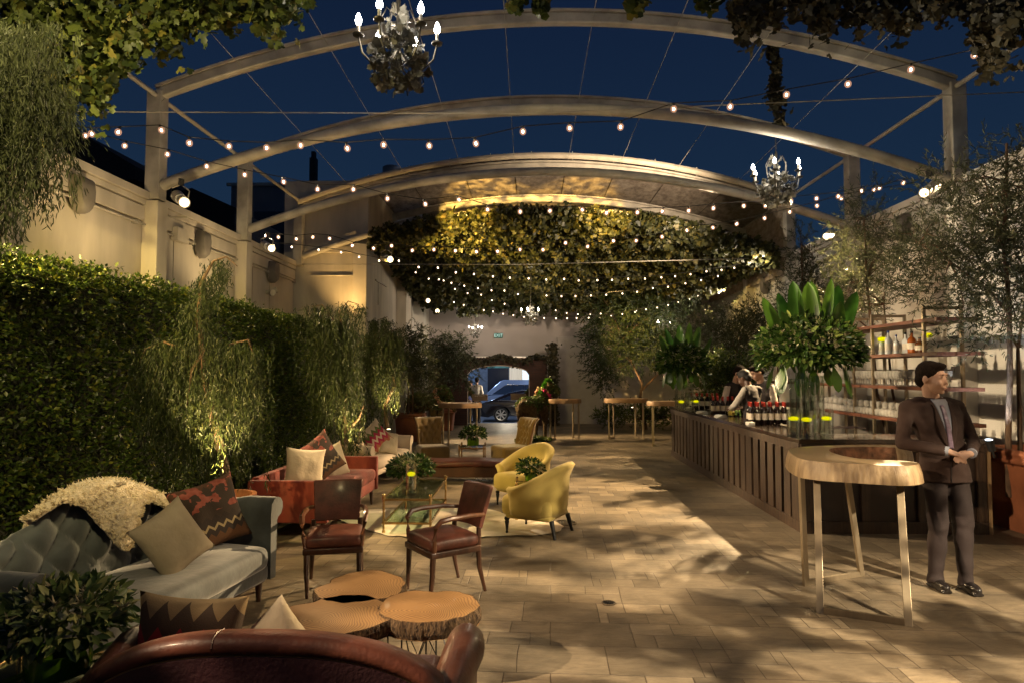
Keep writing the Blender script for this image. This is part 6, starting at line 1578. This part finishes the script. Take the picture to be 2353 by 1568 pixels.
b = B(); b.tube([onb(-.035+.008*q/8, zb-.265*q/8, .004) for q in range(9)], .004, 5); b.obj('jacket_edge', mat('suit_shadow', (.02, .013, .013), .9, var=0), man)
for S_ in 'LR':
    w0 = j['wr'+S_]; w1 = j['el'+S_]; b = B(); b.cyl(w0.lerp(w1, -.06), w0.lerp(w1, .03), .036, .038, 14); b.obj('shirt_cuff', M_shirtb, man)
b = B(); b.ell(onb(-.03, zb-.015, .006), (.011, .005, .011)); b.obj('button', M_black, man)

def lean(**kw): return kw
person('bartender with dark close-cropped hair, back turned, in a charcoal waistcoat', (3.69, 11.0, 0), face(-.55, .84),
       dict(head=(0, -.13, 1.60), neck=(0, -.03, 1.45), look=(.25, -1, -.55), elL=(-.25, -.10, 1.18), elR=(.25, -.10, 1.18), wrL=(-.14, -.30, 1.10), wrR=(.14, -.30, 1.10)), M_skind, mat('black_hair', (.012, .009, .008), .7), M_vest, M_bltr, sleeve=M_shirt, s=1.05, grp=None)
person('bartender with swept brown hair looking down to the left', (4.06, 11.5, 0), face(-.85, -.45),
       dict(head=(0, -.13, 1.66), neck=(0, -.03, 1.50), look=(-.3, -1, -.65), elL=(-.26, -.02, 1.2), elR=(.26, -.02, 1.2), wrL=(-.16, -.25, 1.08), wrR=(.16, -.25, 1.08)), M_skin, M_hair, M_vest, M_bltr, 'quiff', sleeve=M_shirt, s=1.07)
person('bartender mostly hidden behind his two colleagues', (3.74, 11.95, 0), face(.5, -.86),
       dict(head=(0, -.10, 1.64), look=(.1, -1, -.6), elL=(-.27, .0, 1.18), wrL=(-.30, -.12, 1.0)), M_skin, M_hair, M_vest, M_bltr, sleeve=M_shirt, s=1.07)
GZ = lambda y: -max(0, y-22.6)*.0743
q = at(1095, 930, 25.2)
person('valet in a white shirt seen from behind in the gateway', (q.x, 25.2, GZ(25.2)), radians(178), dict(look=(.2, -1, 0), wrL=(-.16, -.26, 1.06), wrR=(.16, -.26, 1.06)), M_skin, M_hair, M_shirt, M_bltr, s=.98)
q = at(1079, 930, 25.9)
person('blond woman in a blue top partly hidden at the left side of the gateway', (q.x, 25.9, GZ(25.9)), radians(60), dict(look=(.3, -1, -.2)), M_skin, M_hairb, mat('blue_top', (.05, .06, .16), .8), M_bltr, 'long', s=.92)

# ================================================================== topiary horses
M_moss = mat('moss', (.060, .034, .014), .95, var=.4, nscale=22, bump=1.2, bscale=70, col2=(.13, .08, .03))
M_cov = leafmat('topiary_leaf', (.025, .05, .008), (.08, .13, .02), .5, .25, (.14, .17, .04)); M_mane = leafmat('mane_grass', (.06, .20, .01), (.12, .38, .02), .6, .3)
def horse(loc, ang, label, turn=0.0, s=1.0, cover=1.0, pink=True, dark=False, base=True, low=0.0):
    t = bpy.data.objects.new('topiary_horse', None); COL.objects.link(t); t.location = loc; t.rotation_euler = (0, 0, ang); t.scale = (s, s, s); tag(t, label, 'topiary', 'topiary horses')
    R_ = Matrix.Rotation(turn, 3, 'Z'); pv = V((.40, 0, 1.0))
    def tn(p): p = V(p); d = R_ @ (p-pv); f = min(1, max(0, (p.z-1.0)/.25+.0)); d2 = (p-pv).lerp(d, f if low == 0 else 1); return pv+d2+V((0, 0, -low*max(0, (p.x-.45))*1.2))
    b = B(); b.chain([(-.40, 0, .90), (-.1, 0, .87), (.36, 0, .92)], [.235, .225, .215], 18)
    b.chain([pv, tn((.58, 0, 1.22)), tn((.68, 0, 1.40))], [.19, .135, .10], 16); b.chain([tn((.68, 0, 1.42)), tn((.84, 0, 1.33)), tn((.96, 0, 1.24))], [.10, .08, .055], 14)
    for sy in (-1, 1):
        b.chain([(-.42, sy*.12, .86), (-.34, sy*.14, .64), (-.52, sy*.13, .42), (-.47, sy*.13, .13), (-.44, sy*.13, .04)], [.17, .125, .065, .048, .06], 12)
        b.chain([(.34, sy*.11, .86), (.38, sy*.13, .62), (.39, sy*.13, .40), (.38, sy*.13, .12), (.40, sy*.13, .04)], [.14, .10, .062, .045, .06], 12)
    for sy in (-1, 1): b.cyl(tn((.66, sy*.055, 1.48)), tn((.665, sy*.075, 1.62)), .034, .008, 8)
    b.chain([(-.62, 0, 1.0), (-.74, 0, .93), (-.78, 0, .72), (-.76, 0, .55)], [.06, .065, .07, .04], 12)
    o = b.blob('body', M_moss, t, .022, 3, lambda c, n_: c+n_*(.012*noise.noise(c*25)))
    vs = np.array([v.co[:] for v in o.data.vertices]); ns = np.array([v.normal[:] for v in o.data.vertices])
    ok = ((vs[:, 2] > .80+.12*np.sin(vs[:, 0]*9)) & (vs[:, 0] > -.60) & ((ns[:, 2] > -.2) | (vs[:, 0] > .2))) & (RNG.random(len(vs)) < .9*cover)
    idx = np.where(ok)[0]; idx = RNG.choice(idx, 3200)
    leaves('ivy_cover', vs[idx]+ns[idx]*.012+rnd(3200, .008), ns[idx]+rnd(3200, .7), ns[idx]+rnd(3200, .5), .036, .028, M_cov, t, 'leaf')
    P = []; D = []
    for f in np.linspace(0, 1, 420):
        c = tn(V((.42, 0, 1.16)).lerp(V((.62, 0, 1.50)), f)) if f < .8 else tn(V((.62, 0, 1.50)).lerp(V((.74, 0, 1.50)), (f-.8)*5)); P.append((c.x-.08+random.gauss(0, .012), c.y+random.gauss(0, .02), c.z+.03)); D.append((-.5+random.gauss(0, .3), random.gauss(0, .4), .8))
    leaves('mane', np.repeat(np.array(P), 3, 0)+rnd(1260, .012), np.repeat(np.array(D), 3, 0)+rnd(1260, .25), rnd(1260), .06, .010, M_mane if not dark else M_cov, t, 'leaf')
    b1_, b2_ = B(), B()
    for k_ in range(110):
        a = 2*pi*k_/110; c = tn((.47, 0, 1.10)); ax = V((cos(a)*.03-.10*sin(a)*0, sin(a)*.20, cos(a)*.22)); off = V((-.16*cos(a)+.05, 0, 0))
        pnt = c+ax+off+V((random.gauss(0, .025), random.gauss(0, .025), random.gauss(0, .025)))
        (b1_ if random.random() < .6 else b2_).ell(pnt, random.uniform(.022, .038), None, 7, 5)
    b1_.obj('flower_garland', mat('magenta_flower', (.50, .02, .12), .6, var=.4, nscale=30) if pink else mat('peach_flower', (.55, .25, .14), .6, var=.3, nscale=30), t)
    b2_.obj('pale_flowers', mat('cream_flower', (.60, .42, .20), .6, var=.3, nscale=30), t)
    if base:
        n_ = 1500; a = runi(n_, 0, 2*pi); r = RNG.random(n_)**.5; P = np.stack([np.cos(a)*r*.62, np.sin(a)*r*.42, .02+.10*RNG.random(n_)*(1-r)+.02], 1)
        leaves('base_ivy', P, rnd(n_, .8)+[0, 0, .3], rnd(n_, .4)+[0, 0, 1], .05, .045, M_leaf_d, t, 'ivy')
    return t
horse((.12, 16.9, 0), radians(62), 'topiary horse with a bright green mane and magenta garland, seen from the rear', -.55, 1.0)
horse((-2.92, 18.6, 0), radians(-35), 'bushy topiary horse with lowered dark head and peach garland at the left', .2, 1.02, 1.0, False, True, False, .9)
horse((at(1040, 900, 22.95).x-.10, 23.1, -.04), radians(5), 'topiary horse mostly hidden behind the left pier of the archway', 0, .9, .3, True, True, False, .4)
horse((at(1252, 900, 22.95).x+.12, 23.1, -.04), radians(175), 'topiary horse mostly hidden behind the right pier of the archway', 0, .9, .3, True, True, False, .4)
for px, py, lab in ((1102, 912, 'wooden sign board with pale lettering at the left of the gateway'), (1191, 910.5, 'blank wooden sign board at the right of the gateway')):
    q = at(px, py, 22.35); t = thing('wooden_sign', lab, 'sign', q)
    b = B(); b.box(-.27, .27, -.015, .015, -.11, .11); b.obj('board', mat('sign_wood', (.20, .13, .07), .7, var=.2, nscale=6, stretch=(1, 4, 6)), t, bevel=.004)
    b = B()
    for s in (-1, 1): b.tube([(s*.22, 0, .11), (s*.20, .25, .42)], .006, 4)
    b.obj('cord', M_cable, t)
    if px < 1150:
        b = B(); random.seed(4)
        for k_ in range(6):
            x = -.15+.055*k_; b.tube([(x, -.018, .085), (x+.02*random.uniform(-1, 1), -.018, .05), (x+.03, -.018, .03+.03*random.random()), (x+.03*random.random(), -.018, .08)], .005, 4)
        b.obj('lettering', M_white, t)
# exit lettering as a real mesh
TS.collection.objects.link(fo); dg = TS_update(); me = bpy.data.meshes.new_from_object(fo.evaluated_get(dg)); par, lc, rt_ = fo.parent, fo.location.copy(), fo.rotation_euler.copy(); bpy.data.objects.remove(fo)
fo = link_mesh('lettering', me, MATS['exit_glow'], par, None); fo.location = lc; fo.rotation_euler = rt_

# ================================================================== the street
def car(loc, rz, label, paint, L=5.0, Hh=1.45, suv=False, s=1.0):
    t = thing('parked_car', label, 'car', loc, rz); hw = .92; wb = L*.30; wr_ = .345
    xr, xf = -L/2+1.02, L/2-.95
    belt = .92 if not suv else 1.08
    def arch(xc): return [(xc+(wr_+.07)*cos(a), .34+(wr_+.07)*sin(a)) for a in np.linspace(pi, 0, 12)]
    top = [(L/2, .45), (L/2-.02, .66), (L/2-.25, .78), (L/2-1.35, belt-.02), (L/2-1.5, belt), (-L/2+1.0, belt+.05), (-L/2+.30, belt+.02), (-L/2+.03, belt-.10), (-L/2, .55), (-L/2+.05, .26)]
    low = [(-L/2+.35, .22)]+[(x, max(z, .22)) for x, z in arch(xr)]+[(x, max(z, .22)) for x, z in arch(xf)]+[(L/2-.3, .22), (L/2-.05, .26)]
    poly = low+top
    b = B(); b.loft([[V((x*kk, y, .22+(z-.22)*kz)) for x, z in poly] for y, kk, kz in ((-hw, .965, .93), (-hw+.03, .99, .99), (-hw+.10, 1, 1), (hw-.10, 1, 1), (hw-.03, .99, .99), (hw, .965, .93))]); b.obj('body', paint, t, 35)
    g = [(-L/2+.45, belt+.03), (-L/2+1.35, Hh-.13), (-L/2+1.95, Hh), (L*.02+.2, Hh), (L/2-2.05, Hh-.07), (L/2-1.25, belt-.01)] if not suv else [(-L/2+.15, belt), (-L/2+.35, Hh-.06), (-L/2+.8, Hh), (L*.08, Hh), (L/2-1.9, Hh-.08), (L/2-1.1, belt)]
    def yy(z): return hw-.06-.24*(z-belt)/(Hh-belt)
    b = B(); b.loft([[V((x, sg*yy(z), z)) for x, z in g] for sg in (-1, 1)]); b.obj('cabin', paint, t, 35, bevel=.03)
    cx_ = sum(x for x, z in g)/len(g); w1 = [(x+(cx_-x)*(.20 if suv else .22), belt+.05+(z-belt)*(.62 if suv else .70)) for x, z in g]
    for sg in (-1, 1):
        b = B(); b.loft([[V((x, sg*(yy(z)+.006), z)) for x, z in w1], [V((x, sg*(yy(z)+.002), z)) for x, z in w1]]); wo_ = b.obj('side_window', mat('car_glass', (.02, .03, .05), .06, coat=.5, var=0), t, None)
        b = B(); b.tube([V((x, sg*(yy(z)+.010), z)) for x, z in w1+[w1[0]]], .010, 5); b.obj('trim', mat('chrome', (.6, .6, .62), .15, 1.0, var=0), wo_)
        b = B(); b.box(-.05, .14, sg*hw-.012, sg*hw+.006, belt-.12, belt-.09); b.obj('door_handle', MATS['chrome'], t, None)
        b = B(); b.box(-L/2+.20, -L/2+.42, sg*hw*.965-.02, sg*hw*.965+.008, .44, .50); b.obj('side_marker', mat('red_marker', (.25, .01, .01), .3, em=(1, .05, .02), ems=.2), t, None)
    for xc in (xr, xf):
        for sg in (-1, 1):
            w = bpy.data.objects.new('wheel', None); COL.objects.link(w); w.parent = t; w.location = (xc, sg*(hw-.10), .345)
            b = B(); b.loft([[V((r*cos(a), y, r*sin(a))) for a in np.linspace(0, 2*pi, 33)[:-1]] for r, y in ((.25, .11), (.33, .11), (.345, .08), (.345, -.08), (.33, -.11), (.25, -.11))], True, False); b.obj('tyre', M_black, w)
            b = B(); b.cyl((0, -.10*-sg*-1*-1, 0), (0, .0, 0), .05, seg=14)
            for q in range(7):
                a = 2*pi*q/7; b.loft([[V((cos(a)*r-sin(a)*w2, sg*yo_, sin(a)*r+cos(a)*w2)) for w2, yo_ in ((-wd, .085), (wd, .085), (wd, .06), (-wd, .06))] for r, wd in ((.04, .022), (.24, .034))])
            b.loft([[V((r*cos(a), sg*y, r*sin(a))) for a in np.linspace(0, 2*pi, 33)[:-1]] for r, y in ((.232, .10), (.256, .105), (.256, .05), (.232, .05))], True, False)
            b.obj('rim', mat('alloy', (.55, .54, .52), .3, .8, var=.05), w)
            b = B(); b.cyl((0, sg*.03, 0), (0, sg*.0, 0), .235, seg=24); b.obj('hub_shadow', mat('wheel_dark', (.008, .008, .008), .8, var=0), w)
    return t
M_blk = mat('black_paint', (.010, .007, .008), .12, coat=1.0, var=0); M_sil = mat('silver_blue_paint', (.22, .27, .38), .25, .4, coat=.6, var=0)
cx0 = at(1151, 950, 30.2).x
car((cx0-(-5.1/2+1.02), 31.1, -.555), 0, 'black luxury sedan parked across the gateway', M_blk, 5.1, 1.45)
car((at(1135, 890, 34.5).x+.9, 35.2, -.555), pi, 'silver-blue car passing behind the black sedan', M_sil, 5.0, 1.88, True)
t = thing('street_building', 'building across the street with curtained and dark windows', 'building', (0, 40, -.56))
b = B(); b.box(-9, 9, 0, 3, 0, 7); b.obj('wall', mat('street_wall', (.10, .12, .15), .7, var=.2), t, None)
def xz(px, py): p_ = at(px, py, 40); return p_.x, p_.z+.56
for (x0, y0, x1, y1, nm, m_) in ((1120, 845, 1168, 905, 'dark_window', mat('dark_panel', (.012, .014, .022), .2, var=0)), (1170, 820, 1206, 900, 'curtain', mat('cream_curtain', (.42, .38, .30), .8, var=.25, nscale=7, stretch=(6, 1, .2), em=(1, .82, .55), ems=.25)),
                               (1200, 826, 1222, 872, 'lit_window', emat('lit_window_glow', (.65, .82, 1), .9)), (1120, 826, 1168, 844, 'transom_window', mat('transom', (.02, .05, .05), .2, col2=(.14, .30, .26), nscale=3.5, em=(.1, .35, .3), ems=.08)), (1076, 826, 1098, 905, 'blue_window', mat('blue_pane', (.07, .11, .17), .3, var=.1, em=(.2, .35, .6), ems=.06))):
    xa, za = xz(x0, y1); xb, zb_ = xz(x1, y0); b = B(); b.box(xa, xb, -.05, -.002, za, zb_); b.obj(nm, m_, t, None)
# lamps of the street and the forecourt
def point(name, loc, w, col, r=.15):
    ld = bpy.data.lights.new(name, 'POINT'); ld.energy = w; ld.color = col; ld.shadow_soft_size = r; o = bpy.data.objects.new(name, ld); COL.objects.link(o); o.location = loc; return o
point('street_lamp_light', (1.5, 28.5, 4.6), 420, (.62, .76, 1), .3)
point('street_lamp_light', (-4.5, 34, 6), 900, (.55, .70, 1), .3)
point('gateway_light', (-.8, 25.2, 1.2), 70, (1, .85, .62), .15)

bpy.data.scenes.remove(TS)
# ================================================================== festoon lights
b = B(); b.ell((0, 0, -.055), (.036, .036, .040), None, 14, 9); me_b = b.mesh('bulb'); 
mbg = bpy.data.materials.new('bulb_glass'); mbg.use_nodes = True; n_, l_ = mbg.node_tree.nodes, mbg.node_tree.links; n_.clear()
ob_ = n_.new('ShaderNodeOutputMaterial'); tb_ = n_.new('ShaderNodeBsdfTransparent'); eb_ = n_.new('ShaderNodeEmission'); eb_.inputs[0].default_value = (1, .50, .30, 1); eb_.inputs[1].default_value = .42
lw_ = n_.new('ShaderNodeLayerWeight'); lw_.inputs[0].default_value = .4; xb_ = n_.new('ShaderNodeMixShader'); mb_ = n_.new('ShaderNodeMapRange'); mb_.inputs[3].default_value = .25; mb_.inputs[4].default_value = .85
l_.new(lw_.outputs['Facing'], mb_.inputs[0]); l_.new(mb_.outputs[0], xb_.inputs[0]); l_.new(tb_.outputs[0], xb_.inputs[1]); l_.new(eb_.outputs[0], xb_.inputs[2]); l_.new(xb_.outputs[0], ob_.inputs[0])
me_b.materials.append(mbg)
me_b.shade_smooth()
b = B(); b.ell((0, 0, -.055), (.013, .013, .019), None, 8, 6); me_f = b.mesh('filament'); me_f.materials.append(M_bulb)
b = B(); b.cyl((0, 0, -.022), (0, 0, .012), .014, seg=8); me_s = b.mesh('socket'); me_s.materials.append(M_cable)
b = B(); b.ell((0, 0, -.050), (.017, .017, .020), None, 8, 6); me_fb = b.mesh('bulb'); me_fb.materials.append(M_bulbfar)
def festoon(label, pts, d0, d1, far=False, ext=None):
    t = thing('string_light', label, 'string lights', (0, 0, 0), 0, 'festoon lights strung across the courtyard')
    x0, x1 = pts[0][0], pts[-1][0]; P = []
    for px, py in pts:
        y = d0+(d1-d0)*(px-x0)/(x1-x0); P.append(at(px, py-(5 if not far else 3), y)+V((0, 0, .045)))
    cab = []
    if ext: cab.append(at(*ext[0]))
    cab += [p+V((0, 0, .012)) for p in P]
    if ext and len(ext) > 1: cab.append(at(*ext[1]))
    b = B(); b.tube(cab, .006, 4); b.obj('cable', M_cable, t)
    for p in P:
        o = bpy.data.objects.new('bulb', me_b if not far else me_fb); COL.objects.link(o); o.parent = t; o.location = p; o.rotation_euler = (random.gauss(0, .2), random.gauss(0, .2), 0)
        if not far:
            f = bpy.data.objects.new('filament', me_f); COL.objects.link(f); f.parent = o
            f = bpy.data.objects.new('socket', me_s); COL.objects.link(f); f.parent = o
    return t
festoon('string of large clear bulbs nearest the camera, rising to the upper right corner', [(209, 311), (275, 308), (367, 304), (434, 332), (525, 341), (613, 344), (691, 338), (795, 344), (881, 337), (984, 338), (1090, 333), (1201, 307), (1307, 299), (1427, 295), (1547, 254), (1679, 248), (1809, 222), (1947, 198), (2093, 163), (2238, 131)], 7.2, 7.2, ext=((172, 290, 7.2), (2400, 85, 7.2)))
festoon('string of bulbs dipping under the canopy edge and rising to the right wall', [(196, 316), (290, 340), (387, 359), (474, 386), (562, 405), (649, 422), (731, 439), (813, 439), (890, 460), (974, 473), (1050, 464), (1120, 485), (1194, 490), (1265, 490), (1335, 487), (1394, 493), (1464, 492), (1523, 491), (1582, 488), (1639, 482), (1707, 477), (1759, 477), (1817, 465), (1876, 460), (1926, 455), (1978, 443), (2009, 440), (2025, 438), (2077, 424)], 8.2, 10.6, ext=((170, 298, 8.1), (2110, 415, 10.7)))
W4 = lambda L: [(806.4+.4284*x, 336+.4284*y) for x, y in L]
festoon('string of bulbs from the second left post in front of the lit ivy', [(638, 549), (680, 553), (720, 549), (757, 552)]+W4([(13, 543), (117, 557), (217, 543), (330, 568), (450, 565), (560, 570), (670, 575), (785, 573), (903, 563), (1024, 565), (1150, 528), (1275, 548), (1403, 517), (1532, 517), (1663, 495), (1797, 460), (1935, 447), (2075, 428), (2217, 395)])+[(1815, 491), (1876, 477), (1932, 460)], 12.2, 10.9, ext=((585, 538, 12.4), (2100, 420, 10.7)))
festoon('string of bulbs sagging across the middle of the ivy ceiling', [(628, 567), (670, 570), (731, 577), (781, 583)]+W4([(43, 600), (150, 620), (255, 620), (358, 655), (463, 658), (560, 683), (657, 692), (758, 705), (852, 712), (952, 715), (1045, 722), (1140, 718), (1222, 726), (1318, 725), (1400, 723), (1485, 717), (1575, 717), (1662, 710), (1740, 704), (1820, 693), (1908, 677), (1985, 670), (2055, 660), (2140, 625)]), 12.6, 16.5, True, ext=((590, 545, 12.5),))
festoon('string of small bulbs low across the back of the ivy ceiling', W4([(345, 683), (420, 718), (473, 722), (541, 740), (608, 755), (680, 768), (752, 781), (822, 781), (897, 800), (1048, 808), (1128, 811), (1207, 811), (1288, 808), (1368, 803), (1452, 797), (1537, 788), (1618, 769), (1703, 761), (1790, 742), (1877, 725), (1965, 703), (2053, 680)]), 17.0, 17.5, True)
festoon('short string of small bulbs at the left of the ivy ceiling', W4([(415, 695), (495, 727), (556, 772), (624, 795), (697, 803), (757, 834), (825, 852)]), 18.5, 19.5, True)
festoon('lowest string of tiny bulbs against the taupe back wall', W4([(553, 843), (604, 858), (710, 886), (758, 893), (815, 905), (869, 913), (925, 923), (980, 930), (1037, 928), (1096, 930), (1156, 930), (1213, 929), (1275, 927), (1334, 925), (1395, 916), (1456, 907), (1523, 896), (1582, 882), (1640, 872), (1700, 858), (1757, 842), (1812, 825), (1862, 811)]), 20.2, 19.6, True)
festoon('second lowest string of tiny bulbs against the taupe back wall', W4([(1096, 887), (1158, 902), (1216, 908), (1281, 908), (1339, 904), (1408, 900), (1470, 886), (1530, 890)]), 21.0, 20.6, True)

# ================================================================== chandeliers
M_iron = mat('antique_iron', (.07, .065, .055), .4, .7, var=.2); M_ml = leafmat('metal_leaf', (.045, .043, .032), (.12, .115, .09), .45, .1, (.18, .17, .13))
M_sleeve = mat('candle_sleeve', (.60, .55, .45), .6, var=0)
def chandelier(q, R_, s, label, arms=6, nl=170, watts=60, chain=1.2, a0=.3, up=.0, bw=1.0):
    t = thing('chandelier', label, 'chandelier', q, 0, 'leafy iron chandeliers', 1.0)
    b = B(); b.tube([(0, 0, chain), (0, 0, .25*s)], .006, 5)
    for k_ in range(int(chain/.06)): b.ell((0, 0, .25*s+k_*.06), (.011, .006, .022), None, 6, 4)
    b.obj('chain', M_cable, t)
    b = B(); b.lathe((0, 0, 0), [(.001, -.42*s), (.02*s, -.40*s), (.012*s, -.30*s), (.03*s, -.22*s), (.015*s, -.1*s), (.028*s, .0), (.012*s, .12*s), (.022*s, .22*s), (.001, .27*s)], 12); b.obj('stem', M_iron, t)
    for k_ in range(arms):
        a = a0+2*pi*k_/arms; cx_, sx_ = cos(a), sin(a)
        def P_(r, z): return V((cx_*r*R_, sx_*r*R_, z*s))
        arm = B(); arm.tube([P_(.05, -.22), P_(.30, -.34), P_(.62, -.36), P_(.90, -.26), P_(1.0, -.12)], .009*s, 6); arm.tube([P_(.10, .10), P_(.30, .16), P_(.45, .05), P_(.40, -.10), P_(.30, -.06)], .006*s, 5)
        arm.tube([P_(.55, -.36), P_(.66, -.47), P_(.55, -.53), P_(.48, -.45)], .006*s, 5); ao = arm.obj('arm', M_iron, t)
        b = B(); b.lathe(P_(1.0, -.12), [(.008*s, -.01), (.045*s, .0), (.05*s, .014*s), (.01*s, .008*s)], 12); b.obj('cup', M_iron, ao)
        b = B(); b.lathe(P_(1.0, -.11), [(.014*s, 0), (.014*s, .085*s)], 10); b.obj('candle_sleeve', M_sleeve, ao)
        b = B(); b.lathe(P_(1.0, -.025), [(.008*s*bw, 0), (.018*s*bw, .018*s*bw), (.019*s*bw, .032*s*bw), (.010*s*bw, .058*s*bw), (.001, .075*s*bw)], 10); b.obj('bulb', M_cbulb, ao)
    v = nrm(rnd(nl)); P = v*np.array([R_*.72, R_*.72, .24*s])*(.55+.5*RNG.random(nl))[:, None]+np.array([0, 0, -.30*s])
    w_ = RNG.random(nl) < .07; P[w_] = P[w_]*np.array([.28, .28, .6])+np.array([0, 0, .22*s+up])
    leaves('leaves', P, v+rnd(nl, .6)+[0, 0, -.3], rnd(nl)+[0, -.6, 0], .070*s, .066*s, M_ml, t, 'ivy')
    if watts: point('chandelier_light', V(q)+V((0, 0, .02)), watts*.45, (1, .86, .66), R_*.7)
    return t
chandelier(at(915, 62, 6.3), .385, 1.15, 'large blazing chandelier with iron leaves at the top of the picture', 6, 300, 70, 1.5, .25, 0, 1.45)
chandelier(at(1783, 388, 9.8), .36, 1.05, 'chandelier with candle bulbs hanging from the ivy-wound cord at the right', 6, 240, 60, .5, .1, .1, 1.2)
chandelier(at(1219, 712, 18.6), .27, .80, 'bright chandelier hanging in front of the ivy ceiling edge, middle of the three far ones', 5, 120, 70, 1.4, .6, 0, 1.1)
chandelier(at(1092, 752, 20.8), .22, .62, 'small chandelier left of the exit sign', 4, 90, 40, 1.2, .5, 0, 1.3)
chandelier(at(1525, 740, 20.4), .24, .66, 'small chandelier above the far bouquet', 4, 90, 40, 1.3, .5, 0, 1.3)
